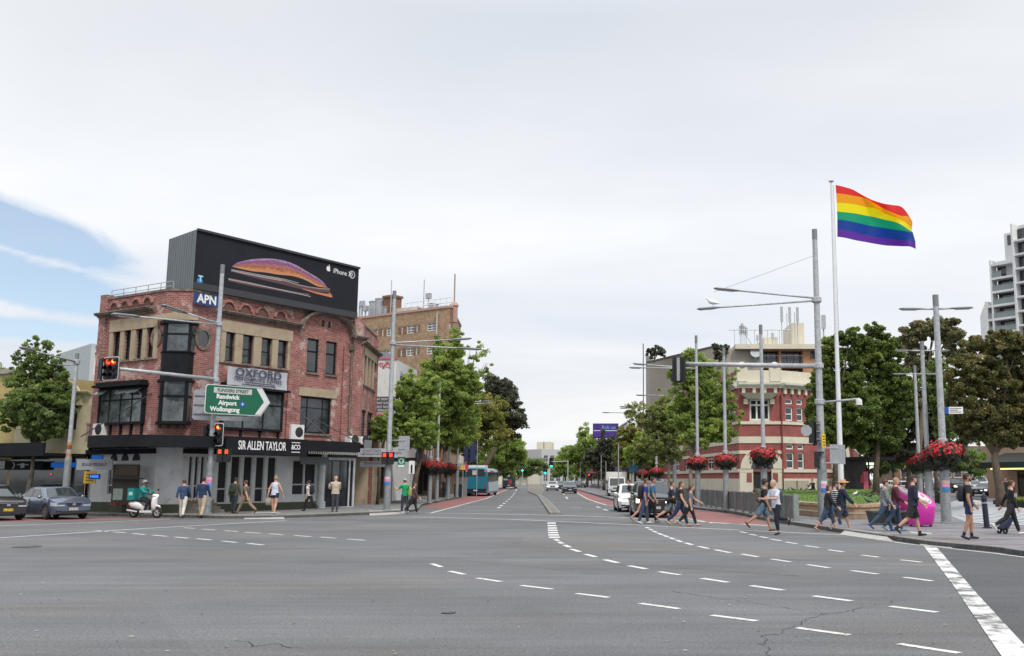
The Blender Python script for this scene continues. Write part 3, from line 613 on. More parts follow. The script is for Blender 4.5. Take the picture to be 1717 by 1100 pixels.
for z0,z1 in((zb['g0'],zb['top']-0.06),(zb['l0'],zb['l1'])):
 for p in bp_[1:3]:bay.box((p.x,p.y,(z0+z1)/2),(0.13,0.13,z1-z0))
 for F,aa in((Face(bp_[0],bp_[1]),(0.12,)),(Face(bp_[1],bp_[2]),(0.5,))):
  zz_=z0+(z1-z0)*0.63;F.box(bay,0,F.L,-0.03,0.03,zz_-0.05,zz_+0.05)
  F.box(bay,F.L*0.02,F.L*0.02+0.08,-0.03,0.03,z0,z1)
 F=Face(bp_[2],bp_[3]);F.box(bay,0,F.L,-0.03,0.03,z0+(z1-z0)*0.63-0.05,z0+(z1-z0)*0.63+0.05)
bo=bay.build('corner_bay',BLACKP,bld)
for z0,z1 in((zb['g0']+0.05,zb['top']-0.06),(zb['l0'],zb['l1'])):
 for F in(Face(bp_[0],bp_[1]),Face(bp_[1],bp_[2]),Face(bp_[2],bp_[3])):
  c=MB();F.box(c,0.05,F.L-0.05,-0.012,0.008,z0,z1);c.build('pane',GLASSB,bo)
  c=MB();F.box(c,F.L-0.26,F.L-0.1,0.0095,0.014,z0+0.08,z1-0.2);
c=MB()
for k in range(4):p=bp_[1].lerp(bp_[2],k/3);c.box((p.x,p.y+0.05,zb['l0']-0.25),(0.12,0.12,0.24))
c.build('bay_bracket',BLACKP,bo)
b=MB();FC.poly(b,[(-0.35,zb['top']+0.16),(-0.35,zb['top']+0.40),(bn/2,zb['top']+0.62),(bn+0.35,zb['top']+0.40),(bn+0.35,zb['top']+0.16)],0.003,0.18);b.build('bay_hood_mould',STONE,bld)
# downpipe, roof rail
b=MB();a=FF.L-0.95
b.tube([FF.pt(a,0.2,9.6),FF.pt(a,0.2,4.6),FF.pt(a+0.5,0.3,4.1),FF.pt(a+1.1,0.3,3.95)],0.06,8);b.box(FF.pt(a,0.22,9.7),(0.3,0.3,0.35));b.build('downpipe',WEATH,bld)
b=MB()
for z in(0.55,0.95):b.tube([FL.pt(0.3,-0.3,HB+z*0.6),FL.pt(FL.L,-0.3,HB+z*0.6)],0.022,5)
for k in range(6):b.tube([FL.pt(0.3+k*FL.L/5.2,-0.3,HB),FL.pt(0.3+k*FL.L/5.2,-0.3,HB+0.57)],0.022,5)
b.build('roof_rail',GALV,bld)
GFL_=Face(FL.pt(0,-0.08,0),FL.pt(FL.L-0.05,-0.08,0));GFF_=Face(FF.pt(0.05,-0.08,0),FF.pt(FF.L,-0.08,0))
# ---- canopy over the footpath: follows the fronts, fascia and soffit
cz0,cz1=3.30,3.86
can_in=[PA,PB,PC,PD]
co=2.55
Q0=FL.pt(FL.px(150,740,co)[0],co,0);Q1=FL.pt(FL.L-0.4,co,0);Q2=FC.pt(bn*0.5,co+0.35,0);Q3=FF.pt(0.9,co,0);Q4=FF.pt(FF.px(602,755,co)[0],co,0)
arcpts=smooth_line([Q0,Q1,Q2,Q3,Q4],5)
arcpts=[Q0]+arcpts[4:-4]+[Q4]
b=MB();poly_=[PA-FL.d*0.2,*[p for p in arcpts],PD]
b.prism([(p.x,p.y)for p in[FL.pt(-0.2,0.002,0)]+arcpts+[FF.pt(FF.px(602,755,co)[0]+0.1,0.002,0),FF.pt(0,0.002,0),FC.pt(0,0.002,0)]],cz0+0.06,cz1-0.2)
can=b.build('canopy',BLACKP,bld)
b=MB();ringo=[]
for i,p in enumerate(arcpts):
 d=(arcpts[min(i+1,len(arcpts)-1)]-arcpts[max(i-1,0)]).normalized();nn=Vector((d.y,-d.x,0))
 ringo.append([p+nn*0.003+Vector((0,0,cz0)),p+nn*0.10+Vector((0,0,cz0)),p+nn*0.10+Vector((0,0,cz1)),p+nn*0.003+Vector((0,0,cz1))])
b.loft(ringo);b.build('fascia',BLACKP,can)
for F,a0,a1 in((GFL_,0,GFL_.L),(GFF_,0,GFF_.L)):b=MB();F.box(b,a0,a1,0.003,0.35,3.06,3.30);b.build('shopfront_header',BLACKP,can)
# scalloped valance along the shop front half
b=MB()
FV=Face(Q3,Q4);
for k in range(int(FV.L/0.17)):
 if 0.55<k*0.17/FV.L<1.0 or k*0.17/FV.L<0.12:FV.box(b,k*0.17,k*0.17+0.09,0.02,0.035,cz0-0.16,cz0-0.01)
b.build('valance_fringe',mat('cream_trim',(0.5,0.48,0.42),0.7),can)
for(u,v,uu)in((632,0,0),):pass
def rod(p,q,parent,m=DARKM,r=0.03,name='stay_rod'):return MB().tube([p,q],r,6).build(name,m,parent)
for F,a,z in((FL,FL.px(255,655)[0],6.1),(FF,FF.px(489,675)[0],5.9),(FF,FF.px(530,727)[0],5.2)):
 rod(F.pt(a,0.0,z),F.pt(a-(1.9 if F is FL else-1.0),co-0.2,cz1),can)
# ---- ground floor, set back under the canopy
g0=KH-0.02
GL,GC,GF=Face(FL.pt(0,-0.15,0),FL.pt(FL.L,-0.15,0)),None,None
gl,gc,gf=FL.pt(0,-0.1,0),FC.pt(0,-0.1,0),FF.pt(0,-0.1,0)
GFL=Face(FL.pt(0,-0.08,0),FL.pt(FL.L-0.05,-0.08,0));GFF=Face(FF.pt(0.05,-0.08,0),FF.pt(FF.L,-0.08,0));GFC=Face(GFL.pt(GFL.L,0,0),GFF.pt(0,0,0))
gz=cz0+0.06
def gh(F,u0,u1,z0,z1):return(F.px(u0,800)[0],F.px(u1,800)[0],z0,z1)
gL=[gh(GFL,193,232,0.9,2.6),gh(GFL,181,190,1.0,2.6)]
gC=[]
gF=[(0.65,1.0,0.75,2.95),(1.1,1.45,0.75,2.95)]
def shopbay(F,a0,a1,n,z0=0.75,z1=2.95,w_=None):
 st=(a1-a0)/n;w_=w_ or st*0.72
 return[(a0+k*st+(st-w_)/2,a0+k*st+(st+w_)/2,z0,z1)for k in range(n)]
sA=shopbay(GFF,0.35,1.75,4,0.8,2.95,0.24);sB=shopbay(GFF,GFF.px(362,800)[0],GFF.px(465,800)[0],5,0.55,3.0,None)
sC=shopbay(GFF,GFF.px(490,800)[0],GFF.px(530,800)[0],2,0.9,2.85,0.85)
sD=[(GFF.px(543,800)[0]+0.05,GFF.px(585,800)[0],g0+0.05,2.9),(GFF.px(587,800)[0],GFF.L-0.15,g0+0.05,2.9)]
b=MB();GFL.wall(b,0,GFL.L,g0,gz,gL,depth=0.12);GFC.wall(b,0,GFC.L,g0,gz,[],depth=0.12);GFF.wall(b,0,GFF.L,g0,gz,sA+sB+sC+sD,depth=0.12)
b.build('shopfront',GREYR,bld)
for F,hs in((GFL,gL),(GFF,sA+sB+sC)):
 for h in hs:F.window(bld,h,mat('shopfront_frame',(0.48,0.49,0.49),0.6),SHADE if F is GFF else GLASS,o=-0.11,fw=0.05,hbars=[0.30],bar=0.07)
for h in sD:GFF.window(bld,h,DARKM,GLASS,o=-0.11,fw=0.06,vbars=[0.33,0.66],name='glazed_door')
b=MB();GFL.box(b,0,GFL.L-0.9,0.002,0.05,g0,0.62);GFF.box(b,1.9,sD[0][0]-0.1,0.002,0.05,g0,0.52);GFC.box(b,0.1,GFC.L,0.003,0.04,g0,0.55);b.build('plinth',OLIVE,bld)
b=MB()
for k in range(4):GFF.box(b,0.3,1.75,0.052,0.052+0.28*(4-k),g0+0.16*k,g0+0.16*(k+1)-0.003)
b.build('entrance_steps',mat('stone_steps',(0.17,0.155,0.13),0.9,var=0.2),bld)
b=MB();a0=GFL.px(180,800)[0];a1=GFL.px(236,800)[0];n=3
for k in range(n):
 c=a0+(a1-a0)*(k+0.5)/n;pts=[(c+0.3*math.cos(math.pi*j/10),2.72+0.38*math.sin(math.pi*j/10))for j in range(11)];GFL.poly(b,pts,0.004,0.02)
b.build('fanlight',SHADE,bld)
# cream and dark shopfront glimpsed under the right end: hanging tenant boards
solo(GFF.put(MB().box((0,0,0),(2.1,0.06,0.42)),GFF.px(508,775)[0],0.9,2.82),'hanging_sign',mat('dim_sign',(0.16,0.165,0.17),0.6),'small grey board hanging under the black canopy near the white curved pillar','sign')
b=MB();b.lathe([(0.28,g0),(0.28,0.5),(0.2,0.55),(0.2,2.6),(0.27,2.7),(0.27,gz)],FF.pt(FF.px(537,800)[0],0.1,0),14);b.build('curved_pillar',GREYR,bld)
# ---- sign boards on the building (things of their own)
def board(name,F,a0,a1,o,z0,z1,m,label,cat='sign',th=0.08):
 t=thing(name,label,cat,F.pt((a0+a1)/2,o,z0),world=True)
 b=MB();F.box(b,a0,a1,o,o+th,z0,z1);b.build('panel',m,t);return t
def lettering(F,t,txt,a,o,z,size,m,sx=1.0,bold=0.0,name='lettering',depth=0.006):
 return F.put(text_mb(txt,size,depth,sx,bold=bold),a,o,z).build(name,m,t)
INKW=mat('white_lettering',(0.75,0.75,0.74),0.5);INKD=mat('dark_lettering',(0.045,0.045,0.055),0.5)
FV=Face(Q3,Q4)
a0,z1=FV.px(382,730,0.3);a1,z0=FV.px(517,768,0.3);z0=FV.px(450,763,0.3)[1];z1=FV.px(450,734,0.3)[1]
t=board('shop_sign',FV,a0,a1,0.12,z0,z1,BLACKP,'long black sign reading SIR ALLEN TAYLOR & CO on the canopy edge')
am=(a0+a1)/2;zm=(z0+z1)/2
lettering(FV,t,'SIR ALLEN TAYLOR',am-0.38,0.21,zm,0.62,INKW,(a1-a0)*0.60/(0.62*8.9),0.008)
lettering(FV,t,'&CO',am+(a1-a0)*0.345,0.21,zm,0.36,INKW,0.8,0.006)
b=MB();[FV.box(b,am+(a1-a0)*0.29,am+(a1-a0)*0.40,0.202,0.212,zm+s_*0.25-0.02,zm+s_*0.25+0.02)for s_ in(-1,1)];b.build('rule',INKW,t)
# vinyl banner
ba0,ba1=FF.px(371,630)[0],FF.px(472,630)[0];bz1=FF.px(420,620)[1];bz0=FF.px(420,651)[1]
t=thing('banner','creased pale vinyl banner reading OXFORD PERFORMANCE CENTRE under the upper windows','banner',FF.pt(ba0,0.45,bz0),world=True)
b=MB();rr=random.Random(4);cols=[];n=16
for i in range(n+1):
 a=ba0+(ba1-ba0)*i/n;cols.append([FF.pt(a,0.48+0.03*math.sin(i*1.7),bz0+0.04*math.sin(i*0.8)),FF.pt(a,0.44+0.03*math.sin(i*2.1+1),(bz0+bz1)/2),FF.pt(a,0.46,bz1-0.03*math.sin(i*0.6))])
for i in range(n):b.add([*cols[i],*cols[i+1]],[(0,3,4,1),(1,4,5,2)])
VIN=mat('pale_vinyl',(0.42,0.43,0.47),0.5,var=0.08);b.build('sheet',VIN,t,smooth=True)
mid=(ba0+ba1)/2;hh=bz1-bz0
INKB=mat('navy_lettering',(0.06,0.06,0.10),0.5)
lettering(FF,t,'OXFORD',mid,0.53,bz0+hh*0.73,0.60,INKB,(ba1-ba0)*0.80/(0.60*4.3),0.012)
lettering(FF,t,'PERFORMANCE CENTRE',mid,0.53,bz0+hh*0.40,0.27,INKB,(ba1-ba0)*0.92/(0.27*12.6),0.003)
for k in(0.2,0.1):
 b=MB();FF.box(b,mid-1.3+k*2,mid+1.3-k,0.53,0.535,bz0+hh*k,bz0+hh*k+0.05);b.build('small_print',INKB,t)
# APN sign above the bay
fa=FC
a0,z1=FF.px(326,494,0.3);a1,z0=FF.px(366,515,0.3);z0=FF.px(345,512.5,.3)[1];z1=FF.px(345,493,.3)[1]
t=board('parapet_sign',FF,a0,a1,0.25,z0,z1,mat('deep_blue_panel',(0.01,0.04,0.16),0.4),'blue panel with white letters APN fixed to the parapet')
lettering(FF,t,'APN',(a0+a1)/2,0.34,(z0+z1)/2,0.62,INKW,(a1-a0)*0.8/(0.62*2.0),0.02)
# air-conditioning boxes
def aircon(F,a,o,z,w_=0.9,label='',h=0.75):
 t=thing('air_conditioner',label,'air conditioner',F.pt(a,o,z),F.ang,'air conditioners above the canopies')
 b=MB().box((0,0.2,h/2),(w_,0.4,h));b.build('casing',WHITE,t)
 c=MB().lathe([(0.29,-0.01),(0.29,0.0),(0.0,0.012)],n=18);c.v=[(p[0]+w_*0.12,-p[2]-0.004,p[1]+h/2)for p in c.v];c.build('fan_grille',DARKM,t)
 return t
aircon(FF,FF.px(494,720)[0],0.25,FF.px(494,737,0.4)[1],0.95,'white air conditioner below the black framed window, tallest of the wall units',0.85)
aircon(FF,FF.px(562,740)[0],1.5,cz1,0.7,'small low white unit on the canopy, left of its twin near the pale building edge',0.42)
aircon(FF,FF.px(580,740)[0],1.5,cz1,0.7,'small low white unit on the canopy, nearest the downpipe',0.42)
aircon(FL,FL.px(172,722)[0],0.3,FL.px(172,729,0.4)[1],0.8,'white box with dark fan at the left foot of the brick wall',0.6)
b=MB();p=FL.pt(FL.px(192,720)[0],1.4,0);b.lathe([(0.09,cz1-0.2),(0.08,4.5),(0.13,4.52),(0.13,4.6),(0.1,4.66)],p,10)
solo(b,'flue_pipe',mat('rusty_flue',(0.20,0.14,0.12),0.7),'rust-stained flue pipe standing on the canopy before the wide window','flue',(p.x,p.y,cz1-0.2))
# ---- rooftop advertising box
bt=14.55;bb=HB+0.13
c1=AT(330,384,1);
def atz(u,v,z):d=ray(u,v);t_=(z-CAMH)/d.z;return Vector((d.x*t_,d.y*t_,0))
B1,B2=atz(330,384.5,bt),atz(601,449.5,bt);B0=atz(284.5,401,bt)
FB=Face(B1,B2);FBL=Face(B0,B1)
t=thing('advertising_box','huge dark rooftop advertising box with a purple and orange bubble picture','billboard',(B1.x,B1.y,bb),world=True)
BBD=mat('billboard_dark',(0.019,0.020,0.027),0.7,var=0.15,vscale=0.6,spec=0.15);BBS=mat('billboard_side',(0.15,0.17,0.19),0.55,var=0.12,vscale=4,stretch=(3,3,0.1))
Bk=[B1+(B2-B1)+(B0-B1),B0]
b=MB();b.prism([(p.x,p.y)for p in(B1,B2,B2+(B0-B1),B0)],bb,bt);b.build('casing',BBS,t)
b=MB();FB.box(b,0.0,FB.L,0.003,0.05,bb+0.0,bt+0.02);pic=b.build('picture_panel',BBD,t)
b=MB();FB.box(b,-0.02,FB.L+0.02,0.052,0.16,bt-0.08,bt+0.04);FB.box(b,-0.02,FB.L,0.052,0.09,bb,bb+0.35);b.build('frame',mat('billboard_frame',(0.035,0.035,0.04),0.5),t)
b=MB()
for k in range(12):FBL.box(b,FBL.L*k/12,FBL.L*k/12+0.05,0.003,0.03,bb,bt)
b.build('side_ribs',BBS,t)
# the picture: half bubble and its bands, measured on the panel
def grad(name,stops,lo,hi,axis=2,nzs=0.8,nzamt=0.8,es=0.0):
 m=bpy.data.materials.new(name);m.use_nodes=True;tt=m.node_tree;bs_=tt.nodes['Principled BSDF'];bs_.inputs['Roughness'].default_value=0.4
 g=tt.nodes.new('ShaderNodeTexCoord');sp=tt.nodes.new('ShaderNodeSeparateXYZ');tt.links.new(g.outputs['UV'],sp.inputs[0])
 nn=tt.nodes.new('ShaderNodeTexNoise');tt.links.new(g.outputs['UV'],nn.inputs['Vector']);nn.inputs['Scale'].default_value=9;nn.inputs['Detail'].default_value=8;nn.inputs['Distortion'].default_value=1.5
 f=mth('ADD',sp.outputs[1],mth('MULTIPLY',mth('SUBTRACT',nn.outputs[0],0.5,tree=tt),nzamt,tree=tt),tree=tt)
 rp=tt.nodes.new('ShaderNodeValToRGB');tt.links.new(f,rp.inputs[0]);rp.color_ramp.elements.remove(rp.color_ramp.elements[1])
 for i,(p,c)in enumerate(stops):
  x=rp.color_ramp.elements[0]if i==0 else rp.color_ramp.elements.new(p);x.position=p;x.color=(*c,1)
 tt.links.new(rp.outputs[0],bs_.inputs['Base Color']);return m
def strip(F,upper,lower,o,name,m,parent):
 """band between two measured pixel curves, printed on the panel; uv y runs from lower (0) to upper (1)"""
 n=40
 def at(c,t):
  x=t*(len(c)-1);i=min(int(x),len(c)-2);f=x-i;p0,p1,p2,p3=[Vector(c[max(0,min(len(c)-1,j))])for j in(i-1,i,i+1,i+2)]
  return 0.5*((2*p1)+(p2-p0)*f+(2*p0-5*p1+4*p2-p3)*f*f+(3*p1-p0-3*p2+p3)*f**3)
 b=MB();rows=[]
 for k in range(n+1):
  u_,l_=at(upper,k/n),at(lower,k/n);A_=F.px(u_.x,u_.y,o);B_=F.px(l_.x,l_.y,o)
  rows.append([F.pt(B_[0],o,B_[1]),F.pt((A_[0]+B_[0])/2,o,(A_[1]+B_[1])/2),F.pt(A_[0],o,A_[1])])
 for k in range(n):b.add(rows[k]+rows[k+1],[(0,3,4,1),(1,4,5,2)])
 ob=b.build(name,m,parent);uv=ob.data.uv_layers.new(name='UVMap')
 i=0
 for k in range(n):
  for h_ in(0,1):
   x0,x1=k/n*3,(k+1)/n*3;y0,y1=h_*0.5,h_*0.5+0.5
   for q_ in((x0,y0),(x1,y0),(x1,y1),(x0,y1)):uv.data[i].uv=q_;i+=1
 return ob
X3=lambda l:[(150+x/3.504,370+y/3.504)for x,y in l]
BUB=grad('bubble_print',[(0.0,(0.45,0.22,0.16)),(0.10,(0.55,0.22,0.08)),(0.28,(0.50,0.17,0.05)),(0.40,(0.16,0.05,0.05)),(0.50,(0.42,0.16,0.11)),(0.62,(0.30,0.09,0.13)),(0.74,(0.12,0.06,0.17)),(0.88,(0.26,0.10,0.24)),(1.0,(0.42,0.30,0.42))],0,1)
strip(FB,X3([(838,268),(880,243),(960,227),(1040,223),(1120,230),(1200,255),(1290,305),(1360,350),(1398,392)]),X3([(838,270),(890,283),(960,297),(1040,305),(1110,317),(1190,325),(1260,345),(1340,385),(1398,394)]),0.056,'bubble_print',BUB,pic)
DBR=grad('band_print',[(0.0,(0.03,0.025,0.03)),(0.35,(0.12,0.05,0.05)),(0.6,(0.04,0.03,0.035)),(0.85,(0.25,0.13,0.11)),(1.0,(0.5,0.42,0.4))],0,1,nzamt=0.1)
strip(FB,X3([(832,290),(1000,322),(1130,345),(1240,378),(1340,395),(1412,400)]),X3([(832,300),(1000,345),(1130,375),(1240,402),(1340,418),(1412,425)]),0.0555,'upper_band_print',DBR,pic)
strip(FB,X3([(815,338),(950,365),(1100,398),(1240,425),(1290,432)]),X3([(815,356),(950,385),(1100,412),(1240,436),(1290,440)]),0.0555,'lower_band_print',DBR,pic)
strip(FB,X3([(1250,398),(1330,418),(1400,430),(1412,423),(1428,445)]),X3([(1250,402),(1330,428),(1400,446),(1415,450),(1428,449)]),0.057,'tip_print',mat('copper_print',(0.5,0.17,0.08),0.4),pic)
for pts in([(836,287),(1000,318),(1130,341),(1230,366)],[(834,293),(1000,329),(1130,353)],[(818,345),(960,374),(1110,404),(1300,446)]):
 P=X3(pts);strip(FB,[(x,y-0.25)for x,y in P],[(x,y+0.35)for x,y in P],0.0585,'highlight_print',mat('highlight_print',(0.6,0.55,0.53),0.4),pic)
a,z=FB.px(574.5,457.5,0.06);FB.put(text_mb('iPhone X',0.41,0.004,0.95),a+0.0,0.062,z).build('lettering',INKW,t)
a1_,z1_=FB.px(590.3,460.5,0.06);b=MB()
for k in range(18):
 c0,c1_=2*math.pi*k/18,2*math.pi*(k+1)/18;FB.poly(b,[(a1_+.20*math.cos(c0),z1_+.20*math.sin(c0)),(a1_+.235*math.cos(c0),z1_+.235*math.sin(c0)),(a1_+.235*math.cos(c1_),z1_+.235*math.sin(c1_)),(a1_+.20*math.cos(c1_),z1_+.20*math.sin(c1_))],0.056,0.064)
b.build('letter_ring',INKW,t);FB.put(text_mb('S',0.30,0.004,1.0),a1_,0.062,z1_).build('lettering',INKW,t)
a_,z_=FB.px(551.0,450.5,0.06);b=MB()
pts=[]
for k in range(28):
 th=2*math.pi*k/28+math.pi/2;rr_=0.155*(1-0.16*math.exp(-((k%28)/1.8)**2)-0.16*math.exp(-((28-k)/1.8)**2)-0.10*math.exp(-((k-14)/2.0)**2));x=rr_*math.cos(th);y=rr_*1.1*math.sin(th)
 if x>0.05:dx,dy=x-0.16,y-0.02;dd=math.hypot(dx,dy);
 if x>0.05 and dd<0.08:x=min(0.16+dx/dd*0.08-(0.0 if dx<0 else 0.14),0.10)
 pts.append((a_+x,z_+y))
FB.poly(b,pts,0.056,0.063);FB.poly(b,[(a_+0.0,z_+0.17),(a_+0.02,z_+0.24),(a_+0.08,z_+0.27),(a_+0.06,z_+0.20)],0.056,0.063);b.build('emblem',INKW,t)
a_,z_=FB.px(335,470,0.06);b=MB();FB.poly(b,[(a_+0.17*math.cos(2*math.pi*k/16),z_-0.04+0.17*math.sin(2*math.pi*k/16))for k in range(16)],0.056,0.062);b.build('emblem',mat('blue_emblem',(0.01,0.22,0.45),0.4),t)
FB.put(text_mb('T',0.42,0.004,1.0,bold=0.02),a_+0.03,0.066,z_+0.08).build('lettering',mat('pale_blue_lettering',(0.35,0.6,0.75),0.4),t)
# ================================================================ OTHER BUILDINGS
def shell(root,F,depth,z0,z1,m,holes=(),name='wall',roofm=None,rim=0.0,back=True):
 """front wall with openings, plain flanks and back, flat roof, dark inside"""
 b=MB();F.wall(b,0,F.L,z0,z1,list(holes),depth=0.2)
 q=[F.pt(0,0,0),F.pt(F.L,0,0),F.pt(F.L,-depth,0),F.pt(0,-depth,0)]
 for a,c in((1,2),(2,3),(3,0)):b.add([(q[a].x,q[a].y,z0),(q[c].x,q[c].y,z0),(q[c].x,q[c].y,z1),(q[a].x,q[a].y,z1)],[(0,1,2,3)])
 o=b.build(name,m,root)
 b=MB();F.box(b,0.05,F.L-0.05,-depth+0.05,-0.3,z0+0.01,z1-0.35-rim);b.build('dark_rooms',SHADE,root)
 b=MB();F.box(b,0.02,F.L-0.02,-depth+0.02,-0.02,z1-0.3-rim,z1-0.2-rim);b.build('roof',roofm or mat('roof_felt',(0.08,0.08,0.08),0.9),root)
 return o
def grid_holes(F,nx,rows,m0,m1,w_,off=0.0):
 out=[]
 for k in range(nx):
  c=m0+(F.L-m0-m1)*(k+0.5)/nx+off
  for z0,z1 in rows:out.append((c-w_/2,c+w_/2,z0,z1))
 return out
CREAM=mat('cream_render',(0.60,0.56,0.45),0.8,var=0.08,vscale=1.0,dirt=(0.30,0.27,0.2),dscale=0.6,dmin=0.6,dmax=0.8)
def redb(n,F):return brickmat(n,(0.26,0.068,0.062),(0.31,0.088,0.08),(0.25,0.09,0.085),(F.d.x,F.d.y),0.24,0.085,0.008,bump=0.15)
# ---- red and cream civic building on the right
Y1=80.0
W0,W1,W2,W3,W4=AT(1110,790,114),AT(1240,790,Y1),AT(1312,790,Y1),AT(1424,790,84.5),AT(1441,790,118)
for p in(W0,W1,W2,W3,W4):p.z=0
R0,R1,R2,R3=Face(W0,W1),Face(W1,W2),Face(W2,W3),Face(W3,W4)
st=thing('civic_building','red building with cream stripes and a cream parapet with round knobs','building',(W2.x,W2.y,0),world=True)
ZP0=R1.px(1276,651)[1];ZP1=R1.px(1276,621)[1]
def zr(v):return R1.px(1276,v)[1]
def rh(F,u0,u1,v0,v1):return(F.px(u0,700)[0],F.px(u1,700)[0],zr(v1),zr(v0))
h1=[rh(R1,1257,1291,669,705),rh(R1,1261,1291,791,836)]
h2=[]
for a,c in((1317,1329.5),(1336,1346.5),(1372,1382),(1390,1400)):
 h2+=[rh(R2,a,c,668,677),rh(R2,a,c,682,705),rh(R2,a,c,744,753),rh(R2,a,c,758.5,786)]
h0=[]
for u in(1227,1208,1190,1172,1152,1135):
 a=R0.px(u,700)[0];h0+=[(a-1.2,a+1.2,zr(705),zr(682)),(a-1.2,a+1.2,zr(786),zr(764))]
h3=[(k*4+2,k*4+3.6,a,c)for k in range(8)for a,c in((zr(705),zr(682)),(zr(786),zr(750)))]
for n_,F,hs in(('red_wall',R1,h1),('red_wall',R2,h2),('red_wall',R0,h0),('red_wall',R3,h3)):
 b=MB();F.wall(b,0,F.L,0,ZP1,hs,depth=0.22);b.build(n_,redb('red_brick_%d'%[R0,R1,R2,R3].index(F),F),st)
rearw=[W4+Vector((-20,2,0)),W0+Vector((6,0,0))]
plan2=[W0,W1,W2,W3,W4]
b=MB();b.prism([(p.x,p.y)for p in inset([W0,W1,W2,W3,W4],0.4)],0.05,ZP1-1.0);b.build('dark_rooms',SHADE,st)
b=MB();FRr=Face(W4,W0);FRr.wall(b,0,FRr.L,0,ZP1,[]);b.build('rear_wall',redb('red_brick_4',FRr),st)
def stripe_all(z0,z1,o,name,Fs=(R0,R1,R2,R3),m=None,hs=None):
 b=MB()
 for F in Fs:
  cuts=sorted([(h[0]-0.02,h[1]+0.02)for h in{R0:h0,R1:h1,R2:h2,R3:h3}[F]if h[2]<z1-0.01 and h[3]>z0+0.01]);a=-0.0
  for c in cuts+[(F.L,F.L)]:
   if c[0]>a+0.02:F.box(b,a,c[0],0.002,o,z0,z1)
   a=max(a,c[1])
 return b.build(name,m or CREAM,st)
stripe_all(zr(711.5),zr(706.5),0.10,'sill_course');stripe_all(zr(743),zr(732),0.06,'cream_course');stripe_all(zr(761),zr(755.5),0.05,'cream_course',(R0,R1))
stripe_all(zr(792),zr(786.5),0.09,'cream_course');stripe_all(0.0,zr(802.5),0.08,'cream_base',(R0,R2,R3))
for a0_,a1_ in((0.0,h1[1][0]-0.02),(h1[1][1]+0.02,R1.L)):b=MB();R1.box(b,a0_,a1_,0.002,0.08,0.0,zr(792.2));b.build('cream_base',CREAM,st)
# cornice with dentils and brackets
for F in(R0,R1,R2,R3):
 b=MB();o_=0.012 if F is R1 else 0.0
 for(o1,a_,c_)in((0.22,0.0,0.14),(0.38,0.142,0.26),(0.55,0.262,0.44)):F.box(b,-0.0,F.L,0.0,o1+o_,ZP0+a_,ZP0+c_)
 b.build('cornice',mat('cream_grey_trim',(0.52,0.52,0.46),0.7,var=0.1),st)
 b=MB();F.box(b,-0.0,F.L,-0.45,0.05+o_,ZP0+0.44,ZP1-(0.35 if F in(R0,R3)else 0));b.build('parapet',CREAM,st)
 n=int(F.L/0.72)
 for k in range(min(n,26)):
  a=F.L*(k+0.5)/n;b=MB();F.poly(b,[(a-0.13,ZP0-0.45),(a+0.13,ZP0-0.45),(a+0.13,ZP0-0.002),(a-0.13,ZP0-0.002)],0.002,0.2);b.build('cornice_bracket',CREAM,st)
for u in(1244.7,1299.6):
 a=R1.px(u,610,0.2)[0];z=zr(622)
 b=MB();R1.box(b,a-0.42,a+0.42,-0.5,0.14,ZP1-0.9,ZP1+0.25);b.lathe([(0.42,ZP1+0.25),(0.40,ZP1+0.45),(0.28,ZP1+0.62),(0.1,ZP1+0.7)],R1.pt(a,-0.18,0),14);b.build('parapet_knob',CREAM,st)
# hood over the centre window
b=MB();a0=R1.px(1241.6,700)[0];a1=R1.px(1304.5,700)[0]
b.hexa([R1.pt(a0+0.5,0.0,zr(669)),R1.pt(a1-0.5,0.0,zr(669)),R1.pt(a1-0.5,0.55,zr(669)),R1.pt(a0+0.5,0.55,zr(669))],[R1.pt(a0,0.0,zr(660)),R1.pt(a1,0.0,zr(660)),R1.pt(a1,0.95,zr(660)),R1.pt(a0,0.95,zr(660))]);b.build('window_hood',mat('cream_grey_trim',(0.42,0.42,0.37)),st)
for u in(1250.7,1294.6):a=R1.px(u,700)[0];b=MB();R1.poly(b,[(a-0.17,zr(678)),(a+0.17,zr(678)),(a+0.17,zr(669)-0.002),(a-0.17,zr(669)-0.002)],0.002,0.35);b.build('hood_bracket',CREAM,st)
R1.window(st,h1[0],WHITE,GLASS,vbars=[0.36,0.64],hbars=[0.72],fw=0.14,bar=0.14,sill=CREAM)
R1.window(st,h1[1],mat('dark_red_paint',(0.12,0.025,0.025),0.5),SHADE,fw=0.08,nx=2,name='doorway')
for h in h2:R2.window(st,h,WHITE,GLASS,fw=0.10,hbars=[0.5]if h[3]-h[2]>0.8 else[],bar=0.07)
for h in h0:R0.window(st,h,WHITE,GLASS,fw=0.12,nx=2,hbars=[0.66],bar=0.07)
for h in h3:R3.window(st,h,WHITE,GLASS,fw=0.10,hbars=[0.5])
# arched entrance surround, recess panels, right-hand arch
b=MB();ac=sum(h1[1][:2])/2;za=zr(786)
n=14;ro,ri=1.75,0.9
for k in range(n):
 t0,t1=math.pi*k/n,math.pi*(k+1)/n
 R1.poly(b,[(ac+ri*math.cos(t0),za+ri*1.05*math.sin(t0)),(ac+ro*math.cos(t0),za+ro*0.95*math.sin(t0)),(ac+ro*math.cos(t1),za+ro*0.95*math.sin(t1)),(ac+ri*math.cos(t1),za+ri*1.05*math.sin(t1))],0.004,0.13)
b.build('entrance_arch',CREAM,st)
b=MB();R1.poly(b,[(ac+0.88*math.cos(math.pi*k/n),za+0.92*math.sin(math.pi*k/n))for k in range(n+1)],0.004,0.03);b.build('fanlight',GLASS,st)
for d_ in(-1.05,1.05):b=MB();R1.box(b,ac+d_-0.2,ac+d_+0.2,0.082,0.12,zr(808),zr(793));b.build('red_panel',redb('red_brick_1',R1),st)
